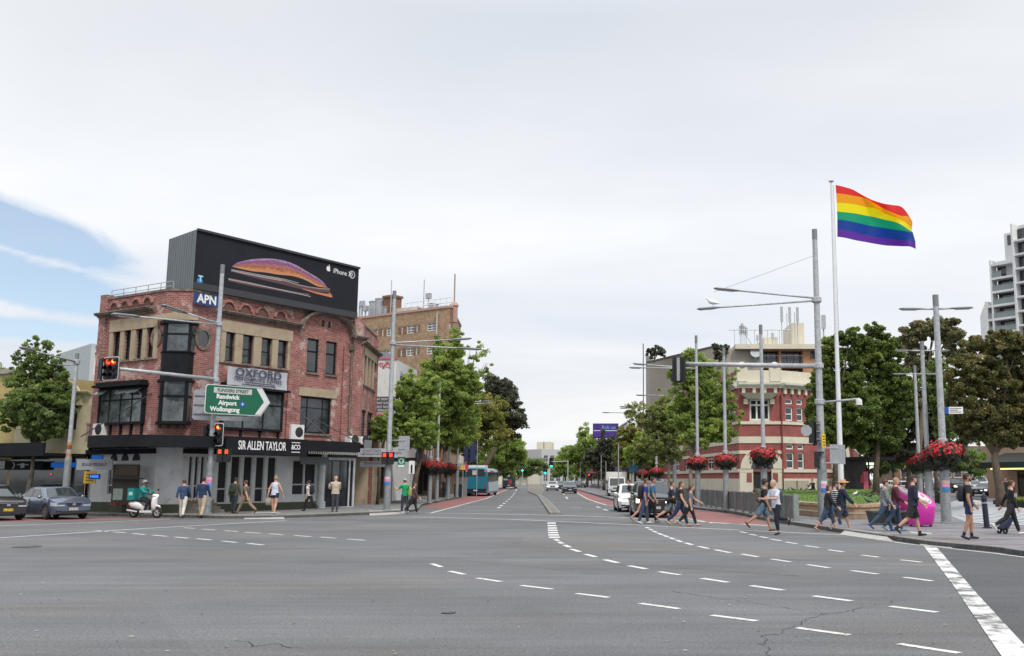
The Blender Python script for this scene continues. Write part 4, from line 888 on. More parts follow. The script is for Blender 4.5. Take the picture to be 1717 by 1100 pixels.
for u in(1325.5,1344,1378,1398):
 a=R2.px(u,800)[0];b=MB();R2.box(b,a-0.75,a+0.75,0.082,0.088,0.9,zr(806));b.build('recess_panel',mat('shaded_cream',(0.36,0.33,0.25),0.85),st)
b=MB();ac=R2.px(1408,780)[0];za=zr(762);ro,ri=1.1,0.7
for k in range(n):
 t0,t1=math.pi*k/n,math.pi*(k+1)/n
 R2.poly(b,[(ac+ri*math.cos(t0),za+ri*1.3*math.sin(t0)),(ac+ro*math.cos(t0),za+ro*1.3*math.sin(t0)),(ac+ro*math.cos(t1),za+ro*1.3*math.sin(t1)),(ac+ri*math.cos(t1),za+ri*1.3*math.sin(t1))],0.004,0.16)
R2.box(b,ac-ro,ac-ri,0.004,0.16,zr(786),za);R2.box(b,ac+ri,ac+ro,0.004,0.16,zr(786),za);b.build('arch_surround',CREAM,st)
b=MB();b.tube([R2.pt(-0.05,0.12,ZP0-0.5),R2.pt(-0.05,0.12,0.3)],0.06,8);b.build('downpipe',mat('red_pipe',(0.2,0.04,0.04),0.5),st)
b=MB();R1.box(b,R1.px(1238,800)[0]-0.9,R1.px(1238,800)[0]-0.5,0.09,0.12,zr(806),zr(799));
# ---- apartment block with balconies behind it
def blk(name,label,u0,v0,Y0,u1,Y1_,depth,m,rows=(),nx=0,ww=1.4,cat='building',frame=None,glass=None,nb=1,**k):
 P0,P1=AT(u0,v0,Y0),AT(u1,v0,Y1_);F=Face(P0,P1);H=P0.z
 t=thing(name,label,cat,(P0.x,P0.y,0),world=True,group=k.get('group'))
 hs=grid_holes(F,nx,rows,0.6,0.6,ww)if nx else[]
 shell(t,F,depth,0,H,m,hs)
 for h in hs:F.window(t,h,frame or WHITE,glass or GLASS,fw=0.08,nx=nb,hbars=[0.5],bar=0.06)
 return t,F,H
TAN=mat('tan_cement',(0.34,0.31,0.27),0.85,var=0.08,vscale=0.5)
t,F,H=blk('flat_block','tan windowless block rising behind the street trees, dark pipe on its left edge',1083,609,135,1200,118,16,TAN)
b=MB();F.box(b,0.0,1.2,-0.5,0.004,H-9,H+0.9);b.build('corner_shaft',mat('grey_cement',(0.36,0.36,0.34),0.8),t)
b=MB();F.box(b,0.3,F.L,-0.3,0.08,H-0.02,H+0.2);b.build('coping',mat('brown_coping',(0.12,0.085,0.07),0.7),t)
b=MB();b.tube([F.pt(-0.6,0.1,3),F.pt(-0.6,0.1,H+2.8)],0.07,6);b.build('mast',DARKM,t)
OBR=brickmat('orange_brick',(0.42,0.20,0.10),(0.50,0.25,0.13),(0.4,0.3,0.22),(1,0.05),0.3,0.1,0.012)
P0,P1=AT(1217,591,112),AT(1372,591,112);F=Face(P0,P1)
ap=thing('apartment_building','apartment block with orange brick piers and dark balconies topped by aerials','building',(P0.x,P0.y,0),world=True)
za=lambda v:F.px(1300,v)[1]
a_=lambda u:F.px(u,600)[0]
zT=za(586.5)
bal=[(a_(1279),a_(1306),za(611),za(588.5)),(a_(1310),a_(1346),za(611),za(588.5)),(a_(1359),a_(1371),za(602),za(588.5)),(a_(1279),a_(1306),za(640),za(617)),(a_(1310),a_(1346),za(640),za(617))]
b=MB();F.wall(b,0,a_(1277),0,zT,[],depth=1.2);
for(p0,p1,o)in((F.pt(0,0,0),F.pt(0,-14,0),0),):b.add([(p0.x,p0.y,0),(p1.x,p1.y,0),(p1.x,p1.y,zT),(p0.x,p0.y,zT)],[(0,1,2,3)])
b.build('tan_wall',TAN,ap)
b=MB();F.wall(b,a_(1277),F.L,0,zT,bal,depth=1.4);q0,q1=F.pt(F.L,0,0),F.pt(F.L,-14,0);b.add([(q0.x,q0.y,0),(q1.x,q1.y,0),(q1.x,q1.y,zT),(q0.x,q0.y,zT)],[(0,1,2,3)]);b.build('brick_wall',OBR,ap)
b=MB();F.box(b,0.05,F.L-0.05,-14,-1.5,0.1,zT-0.1);b.build('dark_rooms',SHADE,ap)
b=MB();F.box(b,a_(1232),F.L+0.4,-14,0.9,zT,zT+0.55);b.build('roof_slab',CREAM,ap)
for i,h in enumerate(bal):
 c=MB();F.box(c,h[0],h[1],-1.38,-1.3,h[2],h[3]);w_=c.build('balcony_glazing',GLASS,ap)
 c=MB();n=int((h[1]-h[0])/0.16)
 for k in range(n+1):x=h[0]+(h[1]-h[0])*k/n;F.box(c,x-0.012,x+0.012,-0.06,-0.03,h[2],h[2]+1.0)
 F.box(c,h[0],h[1],-0.08,-0.02,h[2]+1.0,h[2]+1.06);c.build('railing',GALV,ap)
 c=MB()
 for k in(0.33,0.66):x=h[0]+(h[1]-h[0])*k;F.box(c,x-0.04,x+0.04,-1.298,-1.25,h[2],h[3])
 c.build('window_frame',DARKM,ap)
b=MB();F.box(b,a_(1289),a_(1312),-9,-3,zT+0.55,zT+1.9);F.box(b,a_(1336),a_(1358),-9,-3,zT+0.552,zT+3.6);b.build('roof_plant_room',CREAM,ap)
b=MB();zR=zT+0.55
b.tube([F.pt(a_(1224),-1,zR+1.9),F.pt(a_(1330),-1,zR+1.9)],0.05,6)
for u in(1234,1250,1268,1290,1310,1330):b.tube([F.pt(a_(u),-1,zR-0.3),F.pt(a_(u),-1,zR+1.9)],0.035,5)
b.build('roof_rail',GALV,ap)
def aerial(F,parent,u,v0,v1,o=-2,panels=1,r=0.05,w_=0.3):
 a=F.px(u,560,o)[0];zb_=F.px(u,v1,o)[1];zt_=F.px(u,v0,o)[1]
 b=MB().tube([F.pt(a,o,zb_),F.pt(a,o,zt_)],r,6);
 if panels:F.box(b,a-w_/2,a+w_/2,o+0.1,o+0.26,zt_-(zt_-zb_)*0.38,zt_-0.05)
 return b.build('aerial',GALV,parent)
for u,v0 in((1311,514),(1324.5,515),(1337.5,515)):aerial(F,ap,u,v0,583)
for u,v0,pn in((1241,546,1),(1244,542,1),(1247.5,546,1),(1251,549,1),(1269.5,562,1),(1295,558,1),(1320,525,0),(1333,524,0)):aerial(F,ap,u,v0,586,panels=pn,r=0.04)
b=MB().tube([F.pt(a_(1251),-2,za(552)),F.pt(a_(1268),-2,za(578))],0.04,5);b.build('brace',GALV,ap)
aerial(F,ap,1381,528,592,r=0.09,w_=0.5)
b=MB();c0=F.pt(a_(1266),0.6,za(592));b.lathe([(0.02,-0.14),(0.3,-0.08),(0.62,0.06),(0.63,0.08)],(0,0,0),16);m=Matrix.Rotation(R(75),4,'X');b.v=[tuple((m@Vector(p))+c0)for p in b.v];b.build('satellite_dish',ALU,ap)
b=MB().tube([c0+Vector((0,0.2,0)),F.pt(a_(1266),0.3,za(606))],0.05,6);b.build('dish_stand',GALV,ap)
# ---- white apartment tower, far right
Yt=175.0
P0,P1,P2=AT(1645,560,Yt+14),AT(1654,560,Yt),AT(1760,560,Yt-9);FT1=Face(P1,P2);FT0=Face(P0,P1)
tw=thing('apartment_tower','tall white stepped apartment tower with glass balconies above the trees','building',(P1.x,P1.y,0),world=True)
WT=mat('white_render',(0.66,0.67,0.67),0.7,var=0.05,vscale=0.3)
zt=lambda v:FT1.px(1680,v)[1]
at_=lambda u:FT1.px(u,560)[0]
steps=[(1649,1669,505),(1669,1684,433),(1684,1705,388),(1705,1765,379)]
lev=[zt(v)for v in(439.5,463,486,509,532,555,578,601,624,647)]
flh=lev[0]-lev[1]
prev_a=at_(1649)
for i,(u0,u1,v)in enumerate(steps):
 a0,a1=at_(u0)if i else-0.0,at_(u1);b=MB();FT1.box(b,a0,a1-0.003,-16+i*1.0,-1.9,0,zt(v)-(0.0));b.build('core_wall',WT,tw)
b=MB();FT1.box(b,at_(1706),at_(1709),-1.9,0.25,0,zt(379));FT1.box(b,at_(1665.5),at_(1668),-1.9,0.05,0,zt(433));FT1.box(b,0,0.5,-1.9,0.02,0,zt(502));b.build('fin_wall',WT,tw)
for i,z in enumerate(lev):
 a0=at_(1667)if i<3 else 0.0;b=MB();FT1.box(b,a0+0.002,at_(1706)-0.003,-1.898,0.0,z-0.42,z-0.02);s_=b.build('floor_slab',WT,tw)
 if i>=9:continue
 for(x0,x1)in(((at_(1668)+0.2,at_(1705)-0.1),)if i<3 else((0.6,at_(1665)),(at_(1668)+0.2,at_(1705)-0.1))):
  if i==0:x1=at_(1684)
  zlo=z-flh if False else z-0.02
  b=MB();FT1.box(b,x0,x1,-1.88,-1.8,z-flh-0.02,z-0.43);g=b.build('glazing',GLASS,tw)
  b=MB();FT1.box(b,x0,x1,-0.1,-0.06,z-flh-0.02,z-flh+1.0);b.build('glass_balustrade',mat('balcony_glass',(0.20,0.25,0.26),0.1),tw)
  b=MB();n=max(1,int((x1-x0)/1.5))
  for k in range(n+1):x=x0+(x1-x0)*k/n;FT1.box(b,x-0.05,x+0.05,-0.058,-0.02,z-flh-0.02,z-flh+1.05)
  FT1.box(b,x0,x1,-0.12,-0.019,z-flh+1.05,z-flh+1.1);b.build('balustrade_posts',ALU,tw)
b=MB();FT1.box(b,at_(1684)+0.6,at_(1703)-0.3,-1.898,-1.85,zt(409),zt(392));b.build('top_window',GLASS,tw)
for i in range(9):
 z=zt(386)-i*flh;b=MB();FT1.box(b,at_(1710),at_(1765),-1.89,-1.4,z-flh+0.35,z);b.build('glazing',GLASS,tw)
 b=MB();FT1.box(b,at_(1709),at_(1765),-1.9,0.0,z-flh+0.0,z-flh+0.33);b.build('floor_slab',WT,tw)
b=MB();FT0.wall(b,0,FT0.L,0,zt(505),[(8,9,zt(544),zt(538))],o=0.01);b.build('flank_wall',WT,tw)
FM=Face(FT1.pt(at_(1669),-16,0),FT1.pt(at_(1669),-1.9,0));
for k,v in enumerate((450,478,505)):
 b=MB();FM.box(b,6.5,9.0,0.004,0.05,zt(v)-1.8,zt(v));b.build('flank_window',GLASS,tw)
# ---- brown brick tower behind the avenue trees (left)
K0,K1,K2,K3=AT(588,530,127),AT(740,530,118.2),AT(757,530,119),AT(773,530,133)
FK,FK2,FK3=Face(K0,K1),Face(K1,K2),Face(K2,K3)
bt_=thing('brick_tower','tall tan brick block with white sash windows and roof tanks','building',(K1.x,K1.y,0),world=True)
zk=lambda v:FK.px(740,v)[1]
HK=zk(517.5)
hk=[]
cols=[(600,612,2),(618.5,629,2),(632,635.8,1),(640.7,644.2,1),(648,660,2),(673,676.5,1),(682,694.5,2),(698,702,1),(716,730.5,2)]
rowsK=[(zk(553)-k*2.83,zk(538.5)-k*2.83)for k in range(6)]
for u0,u1,nb in cols:
 for z0,z1 in rowsK:hk.append((FK.px(u0,550)[0],FK.px(u1,550)[0],z0+(0.1 if nb==1 else 0),z1-(0.05 if nb==1 else 0),nb))
def tb(n,F):return brickmat(n,(0.25,0.145,0.075),(0.40,0.26,0.15),(0.33,0.26,0.19),(F.d.x,F.d.y),0.34,0.13,0.02,bump=0.2,stain=(0.2,0.11,0.06))
b=MB();FK.wall(b,0,FK.L,0,HK,[h[:4]for h in hk]);b.build('brick_wall',tb('tan_brick_1',FK),bt_)
cur=[K1+(K2-K1)*0];
cpts=[]
for k in range(9):
 t_=k/8;cpts.append((1-t_)**2*K1+2*(1-t_)*t_*(K1+(K1-K0).normalized()*2.4)+t_**2*K2)
for k in range(8):
 Fq=Face(cpts[k],cpts[k+1]);b=MB();hs=[(0.02,Fq.L-0.02,z0,z1-0.25)for z0,z1 in rowsK]if k in(3,4)else[]
 Fq.wall(b,0,Fq.L,0,HK,hs);b.build('curved_corner',brickmat('brown_brick',(0.17,0.075,0.05),(0.23,0.11,0.07),(0.2,0.14,0.1),(1,0.1),0.34,0.13,0.02)if 2<k<7 else tb('tan_brick_1',FK),bt_)
 for h in hs:Fq.window(bt_,h,WHITE,GLASSB,fw=0.06,hbars=[0.5])
b=MB();FK3.wall(b,0,FK3.L,0,HK,[]);b.build('side_wall',tb('tan_brick_3',FK3),bt_)
b=MB();cc=[K0]+cpts+[K3,K0+Vector((0,16,0))];b.prism([(p.x,p.y)for p in inset([K0,K1,K2,K3,K0+Vector((4,14,0))],0.4)],0.1,HK-0.6);b.build('dark_rooms',SHADE,bt_)
b=MB()
for F in[FK]+[Face(cpts[k],cpts[k+1])for k in range(8)]+[FK3]:F.box(b,0,F.L,-0.25,0.12,HK,HK+0.28)
b.build('pink_coping',mat('pink_coping',(0.42,0.26,0.22),0.8),bt_)
for h in hk:
 FK.window(bt_,h[:4],WHITE,GLASSB,fw=0.09,nx=h[4],hbars=[0.33,0.66],bar=0.07)
b=MB();
for z0,z1 in rowsK:
 for u0,u1 in((629.5,648),(668,682),(694.8,704)):
  hh_=[h for h in hk if h[4]==1 and h[2]<z1 and h[3]>z0]
  a0,a1=FK.px(u0,550)[0],FK.px(u1,550)[0];cuts=sorted((h[0],h[1])for h in hh_ if h[0]>a0 and h[1]<a1);x=a0
  for c in cuts+[(a1,a1)]:FK.box(b,x,c[0],0.003,0.03,z0,z1-0.05);x=c[1]
b.build('brown_brick_panels',brickmat('brown_brick',(0,0,0),(0,0,0),(0,0,0)),bt_)
b=MB();p=K2+Vector((0.2,0.6,0));p.z=0;b.lathe([(0.45,HK-1.5),(0.45,HK+0.5),(0.6,HK+0.55),(0.5,HK+0.8),(0.2,HK+1.1)],p,8);b.build('corner_pier',mat('pink_coping',(0,0,0)),bt_)
b=MB().tube([(p.x,p.y,HK+1),(p.x,p.y,HK+4.6)],0.09,6);b.build('flag_mast',mat('rust_mast',(0.35,0.2,0.14),0.6),bt_)
b=MB()
for z in(0.9,1.5):b.tube([FK.pt(FK.px(670,520)[0],-1,HK+z),FK.pt(FK.px(748,520)[0],-1,HK+z)],0.05,5)
for k in range(9):u=670+78*k/8;b.tube([FK.pt(FK.px(u,520)[0],-1,HK),FK.pt(FK.px(u,520)[0],-1,HK+1.5)],0.045,5)
b.build('roof_rail',WHITE,bt_)
def tank(u,r,z0,z1,m,o=-4,n=12):a=FK.px(u,520,o)[0];return MB().lathe([(r,z0),(r,z1-0.15),(r*1.08,z1-0.1),(r*1.08,z1),(0.05,z1+0.1)],FK.pt(a,o,0),n).build('roof_tank',m,bt_)
tank(630,0.9,HK-0.2,HK+3.0,GALV);tank(638,0.75,HK-0.2,HK+3.3,GALV);tank(651,0.7,HK-0.2,HK+2.0,GALV);tank(643,0.5,HK-0.2,HK+2.3,GALV);tank(726,0.7,HK-.2,HK+1.7,GALV)
b=MB();a=FK.px(656,520,-4)[0];FK.box(b,a-0.85,a+0.85,-5,-3.4,HK-0.2,HK+3.2);FK.box(b,a-1.0,a+1.0,-5.15,-3.25,HK+3.2,HK+3.5);b.build('chimney',brickmat('brown_brick',(0,0,0),(0,0,0),(0,0,0)),bt_)
b=MB();a=FK.px(663,520,-4)[0];FK.box(b,a-1.5,a+3.0,-6,-4,HK-0.2,HK+1.7);b.build('plant_room',CREAM,bt_)
b=MB();a=FK.px(700,520,-6)[0];FK.box(b,a-2.5,a+1.0,-8,-5,HK-0.2,HK+1.8);FK.box(b,a-6,a-2.502,-8,-5,HK-0.2,HK+1.3);b.build('brick_penthouse',tb('tan_brick_1',FK),bt_)
for u,v0 in((603,508),(607,505),(613,513),(619,513),(655,470),(710,469),(718,492)):
 a=FK.px(u,520,-2)[0];b=MB().tube([FK.pt(a,-2,HK-0.2),FK.pt(a,-2,FK.px(u,v0,-2)[1])],0.06 if v0<500 else 0.12,6);
 if u in(607,718,613):FK.box(b,a-0.35,a+0.35,-2.2,-1.8,FK.px(u,v0,-2)[1]-0.7,FK.px(u,v0,-2)[1])
 b.build('aerial',GALV,bt_)
b=MB().tube([FK.pt(FK.px(733,560)[0],0.1,5),FK.pt(FK.px(733,560)[0],0.1,HK-0.5)],0.08,6);b.build('downpipe',mat('cream_grey_trim',(0,0,0)),bt_)
# ---- white painted flank with mural, left of the tower
P0,P1=AT(600,603,77),AT(665,603,77);F=Face(P0,P1)
mb_=thing('mural_building','shop building with peeling white painted flank and black lettered band','building',(P1.x,P1.y,0),world=True)
PEEL=mat('peeling_white_paint',(0.58,0.58,0.57),0.85,var=0.06,vscale=1,dirt=(0.36,0.34,0.32),dscale=1.2,dmin=0.56,dmax=0.75)
shell(mb_,F,8,0,P0.z,PEEL)
zm_=lambda v:F.px(650,v)[1]
b=MB();F.box(b,0,F.L+0.05,-0.2,0.08,zm_(603),zm_(600));b.build('pink_coping',mat('pink_paint',(0.5,0.08,0.13),0.6),mb_)
b=MB();F.box(b,0.2,F.L-0.05,0.003,0.03,zm_(691),zm_(665));tb_=b.build('lettered_band',mat('charcoal_paint',(0.05,0.05,0.055),0.7),mb_)
for k,v in enumerate((669.5,676,682.5,688)):
 F.put(text_mb(('WHAT DON\'T YOU SEE','WHAT IS IN FRONT','RIGHT NOW, OPEN','REALLY LOOK')[k],0.26,0.003,0.8),F.px(648,v)[0],0.034,zm_(v)).build('lettering',INKW,tb_)
b=MB();F.box(b,0.2,F.L-0.05,0.003,0.04,zm_(697),zm_(693));b.build('pink_band',mat('pink_paint',(0,0,0)),mb_)
b=MB()
for k in range(7):u=636+k*3.6;a=F.px(u,613)[0];F.box(b,a-0.09,a+0.09,0.003,0.02,zm_(614)-0.1*(k%3),zm_(608))
F.box(b,F.px(646,613)[0],F.px(652,613)[0],0.003,0.025,zm_(616),zm_(606))
b.build('faded_red_painting',mat('faded_red',(0.33,0.06,0.06),0.8,dirt=(0.55,0.5,0.48),dscale=4,dmin=0.45,dmax=0.6),mb_)
# street front beyond it with grey mansard
P2,P3=Vector((P1.x-0.2,P1.y+1.6,0)),AT(697,620,98);P3.z=0;F2=Face(P2,P3)
mn=thing('mansard_building','dark blue-grey fronted building with a steep slate roof beside the white wall','building',(P2.x,P2.y,0),world=True)
DB=mat('dark_blue_render',(0.04,0.05,0.075),0.7,var=0.1)
zq=AT(680,640,80).z;hs=grid_holes(F2,3,[(4.3,6.2),(7.2,zq-0.8)],0.5,0.5,1.3)
shell(mn,F2,8,0,zq,DB,hs)
for h in hs:F2.window(mn,h,ALU,GLASS,nx=2,hbars=[0.5])
b=MB();F2.poly(b,[(-0.2,zq),(F2.L+0.2,zq),(F2.L+0.2,zq+0.3),(-0.2,zq+0.3)],-0.4,0.7);b.build('eaves',DARKM,mn)
b=MB();b.hexa([F2.pt(-0.1,0.5,zq+0.302),F2.pt(F2.L,0.5,zq+0.302),F2.pt(F2.L,-7,zq+0.302),F2.pt(-0.1,-7,zq+0.302)],[F2.pt(0.4,-0.9,zq+2.3),F2.pt(F2.L-0.5,-0.9,zq+2.3),F2.pt(F2.L-0.5,-6,zq+2.3),F2.pt(0.4,-6,zq+2.3)]);b.build('roof',mat('slate',(0.13,0.145,0.165),0.6,var=0.15),mn)
# ---- row of shops along the left pavement
dirL=Vector((-0.082,1,0)).normalized()
def shoprow(name,start,side,specs,heading,gl='shops behind the avenue trees'):
 p=Vector(start)
 for(label,L,H,m,nx,ww,rows,aw,awm)in specs:
  q_=p+heading*L;F=Face(p,q_)if side>0 else Face(q_,p)
  t=thing(name,label,'building',(p.x,p.y,0),world=True)
  hs=grid_holes(F,nx,rows,0.4,0.4,ww)+[(0.3,F.L*0.47,0.45,2.85),(F.L*0.50,F.L-0.25,0.2,2.85)]
  shell(t,F,9,0,H,m,hs)
  for h in hs:F.window(t,h,DARKM if h[2]<3 else WHITE,GLASS,nx=2,hbars=[0.5]if h[2]>3 else[0.8],fw=0.07)
  b=MB();F.box(b,0,F.L,-0.2,0.15,H+0.0,H+0.25);b.build('parapet_coping',CONC,t)
  if aw:b=MB();F.box(b,0.02,F.L-0.02,0.0,aw,3.1,3.22);F.box(b,0.02,F.L-0.02,aw-0.06,aw,3.222,3.62);F.box(b,0.02,F.L-0.02,aw-0.055,aw-0.003,2.9,3.098);b.build('awning',awm,t)
  p=q_
RB=lambda n,c,hd:brickmat(n,c,tuple(x*1.3 for x in c),(0.22,0.2,0.18),(hd.x,hd.y),0.26,0.09,0.012)
AWD=mat('dark_awning',(0.03,0.03,0.034),0.7);AWC=mat('cream_awning',(0.40,0.38,0.32),0.7);AWG=mat('grey_awning',(0.14,0.145,0.15),0.7);AWR=mat('red_awning',(0.42,0.02,0.03),0.6)
s0=PE.copy();
shoprow('shop_building',s0+Vector((0.25,0.2,0)),1,[('tan rendered shop under OXFORD awnings, next along from the worn brick corner',9.5,5.7,mat('tan_render',(0,0,0)),3,1.1,[(4.0,5.0)],2.6,AWD)],Vector((-0.12,1,0)).normalized())
shoprow('shop_building',Vector((P3.x,P3.y+0.1,0)),1,[('dark two storey shop with blue upstairs windows behind the trunks',9,7.8,mat('smoke_render',(0.10,0.11,0.13),0.8,var=.1),3,1.3,[(4.4,6.6)],3.0,AWG),('brown brick shop with cream awning beyond the flower baskets',12,9.5,RB('umber_brick',(0.16,0.075,0.05),dirL),4,1.1,[(4.2,5.8),(6.8,8.4)],3.0,AWC),('orange-red brick shop with narrow white windows by the blue banner',13,10.5,RB('rust_brick',(0.22,0.09,0.055),dirL),5,0.9,[(4.2,6.2),(7.2,9.2)],3.0,AWC),('grey rendered shop with stair rail near the first bus',12,8.5,mat('grey_cement',(0.36,0.36,0.34)),3,1.3,[(4.4,6.4)],2.8,AWC),('cream three storey shop beyond the first bus',20,11,CREAM,5,1.4,[(4.4,6.2),(7.6,9.6)],2.6,AWD),('brown terrace far down the left pavement',40,9,RB('umber_brick',(0,0,0),dirL),9,1.4,[(4.4,6.6)],2.6,AWD)],dirL)
# OXFORD awning boards next to the corner building
def tenant(label,u0,v0,u1,v1,Y,m,txts,cat='sign',th=0.08,group=None):
 A_,B_=AT(u0,v1,Y),AT(u1,v1,Y+0.0);C_=AT(u0,v0,Y);F=Face(A_,B_)
 t=thing('awning_sign',label,cat,(A_.x,A_.y,A_.z),world=True,group=group)
 b=MB();F.box(b,0,F.L,0,th,A_.z,C_.z);b.build('panel',m,t)
 H_=C_.z-A_.z
 for(tx,fy,fs,ww,mm)in txts:lettering(F,t,tx,F.L/2,th+0.008,A_.z+H_*fy,H_*fs,mm,ww*F.L/(H_*fs*len(tx)*0.66))
 return t
PALEB=mat('pale_sign_panel',(0.40,0.42,0.44),0.6,var=0.08)
tenant('pale awning board reading OXFORD above the footpath',600,752,648,766,57.5,PALEB,[('OXFORD',0.68,0.55,0.62,INKB),('PERFORMANCE CENTRE',0.3,0.26,0.8,INKB)])
tenant('dim lower board reading OXFORD, hanging beneath the pale one',604,773.5,649,783,58.5,mat('dim_sign',(0,0,0)),[('OXFORD',0.65,0.6,0.72,INKD)])
tenant('short awning board with OXFO cut off, right of the signal pole',657,756,676,766,62,PALEB,[('OXFO',0.6,0.6,0.8,INKB)])
tenant('grey plain panel upright on the awning left of the pole',611,738,623,752,58,mat('grey_sign',(0.20,0.21,0.22),0.6),[])
# ---- left street: shops beyond the street tree
hdL=Vector((-0.93,0.36,0)).normalized()
sL=PA+Vector((-0.15,0.05,0))
CRL=mat('cream_terrace',(0.52,0.46,0.30),0.8,var=0.1,vscale=1.5,dirt=(0.35,0.3,0.2),dscale=1)
P_a=sL;P_b=sL+hdL*5.6;F=Face(P_b,P_a)
t=thing('terrace_shop','cream shop front with a round arched upstairs window beside the red brick wall','building',(P_a.x,P_a.y,0),world=True)
za0=F.px(130,727)[1];ztop=F.px(140,656)[1]
b=MB();F.wall(b,0,F.L,0,ztop,[(0.6,F.L-0.5,0.2,2.6),(F.L-3.2,F.L-1.0,za0+0.2,za0+1.5)]);b.build('front_wall',CRL,t)
b=MB();F.box(b,0.05,F.L-0.05,-8,-0.25,0.1,ztop-0.2);b.build('dark_rooms',SHADE,t)
ac=F.L-2.1
b=MB();F.poly(b,[(ac+1.1*math.cos(math.pi*k/14),za0+1.5+1.0*math.sin(math.pi*k/14))for k in range(15)],0.004,0.02);b.build('arch_opening',SHADE,t)
b=MB()
for k in range(14):
 t0,t1=math.pi*k/14,math.pi*(k+1)/14
 F.poly(b,[(ac+1.1*math.cos(t0),za0+1.5+1.0*math.sin(t0)),(ac+1.45*math.cos(t0),za0+1.5+1.4*math.sin(t0)),(ac+1.45*math.cos(t1),za0+1.5+1.4*math.sin(t1)),(ac+1.1*math.cos(t1),za0+1.5+1.0*math.sin(t1))],0.004,0.12)
b.build('arch_mould',CRL,t);MB_=MB();F.box(MB_,0.05,F.L-0.05,0.003,0.06,0.15,2.94);MB_.build('dark_shopfront',GLASS,t);cornice(F,0,F.L,ztop-0.1,0.8,CRL,t);
b=MB()
for k in range(9):F.box(b,0,F.L-3.4,0.003,0.03,za0+0.3+k*0.33,za0+0.34+k*0.33+0.24)
b.build('rusticated_band',CRL,t)
b=MB();F.box(b,-0.1,F.L,0.0,2.6,2.95,3.1);F.box(b,-0.1,F.L,2.5,2.6,3.102,3.62);b.build('awning',BLACKP,t)
aw2=[('ochre shop front with a black bull-horn sign board at the left edge',7.5,7.6,mat('ochre_render',(0.42,0.33,0.14),0.8,var=0.15),2,1.4,[(4.2,6.2)],2.4,AWD),('blue-grey shop at the far left behind the street tree',9,7.2,mat('bluegrey_render',(0.16,0.19,0.24),0.8,var=0.1),3,1.3,[(4.2,6.2)],2.4,AWD),('plain grey shop beyond the left frame edge',14,8,TAN,4,1.3,[(4.2,6.2)],2.4,AWD)]
shoprow('terrace_shop',P_b,-1,aw2,hdL)
blk('warehouse','pale blue-grey slab building above the cream shop',96,594,74,152,68,12,mat('pale_cement',(0.42,0.47,0.49),0.8,var=0.05))
blk('white_block','narrow white rendered block just left of the worn red brick',153,588,63,175,61,8,mat('white_render',(0,0,0)),rows=[(8.4,10.2)],nx=1,ww=1.2)
# ---- far end of the avenue
t,F,H=blk('distant_apartments','grey apartment block with balconies closing the far end of the avenue',908,753,330,985,345,20,mat('pale_concrete',(0.42,0.43,0.42),0.8),rows=[(1,3.2),(4,6.4),(7.4,9.6)],nx=7,ww=1.9,nb=2)
t2,F2,H2=blk('distant_tower','square cream lift tower above the far grey roofs',900,741,360,925,360,12,CREAM)
b=MB();F2.box(b,F2.L*0.47,F2.L*0.5,0.01,0.1,1,H2);b.build('joint',DARKM,t2)
t3=thing('distant_terrace','dark roofed terrace at the far left of the avenue','building',AT(885,803,320)*1.0,world=True)
A_,B_=AT(882,772,300),AT(907,765,330);A_.z=B_.z=0;F3=Face(A_,B_);shell(t3,F3,14,0,6.2,CREAM,grid_holes(F3,6,[(3.4,5.2)],.5,.5,1.6))
b=MB();b.hexa([F3.pt(-0.5,0.7,6.21),F3.pt(F3.L+0.5,0.7,6.21),F3.pt(F3.L+0.5,-14,6.21),F3.pt(-0.5,-14,6.21)],[F3.pt(0,-6,9.6),F3.pt(F3.L,-6,9.6),F3.pt(F3.L,-7.5,9.6),F3.pt(0,-7.5,9.6)]);b.build('roof',mat('dark_tiles',(0.10,0.10,0.11),0.8),t3)
# ---- right side of the avenue
sR=RKS[-6]*0+Vector((RK_[15].x+5.0,RK_[15].y+5,0))
dirR=Vector((-0.085,1,0)).normalized()
shoprow('shop_building',W0+Vector((-0.6,6,0)),-1,[('brown brick shop beyond the cream-striped building',14,8.5,RB('umber_brick',(0,0,0),dirR),4,1.3,[(4.3,6.3)],2.6,AWD),('cream shop row under the darkest street trees',22,8.0,CREAM,5,1.4,[(4.3,6.2)],2.6,AWG),('white two storey building beneath the purple advertising screen',20,10.5,mat('white_render',(0,0,0)),5,1.4,[(4.3,6.2),(7.2,9.2)],2.6,AWD),('shop with bright red awning near the far traffic signals',24,8.0,CREAM,5,1.4,[(4.3,6.2)],3.4,AWR),('last shop terrace on the right of the avenue',60,9,TAN,9,1.6,[(4.3,6.2)],2.6,AWD)],dirR)
# purple rooftop screen
A_,B_=AT(995,734,165),AT(1036,734,165);ztp=AT(1015,711,165).z;F=Face(A_,B_)
t=thing('rooftop_screen','purple advertising board on the rooftops above the avenue trees','billboard',(A_.x,A_.y,A_.z-1),world=True)
b=MB();F.box(b,-0.1,F.L+0.1,-0.4,0,A_.z-0.1,ztp+0.1);b.build('casing',DARKM,t)
b=MB();F.box(b,0,F.L,0.003,0.03,A_.z,ztp);b.build('panel',mat('purple_print',(0.06,0.03,0.22),0.4,var=0.5,vscale=0.5),t)
F.put(text_mb('Ask us',0.9,0.003),F.L*0.62,0.034,ztp-0.55).build('lettering',mat('cyan_lettering',(0.15,0.45,0.6),0.4),t)
b=MB();F.box(b,0.02,F.L-0.02,0.031,0.036,ztp-1.15,ztp-1.05);b.build('rule',INKW,t)
b=MB();
for k in(0.2,0.8):b.tube([F.pt(F.L*k,-0.2,A_.z-6),F.pt(F.L*k,-0.2,A_.z)],0.12,6)
b.build('support_posts',DARKM,t)
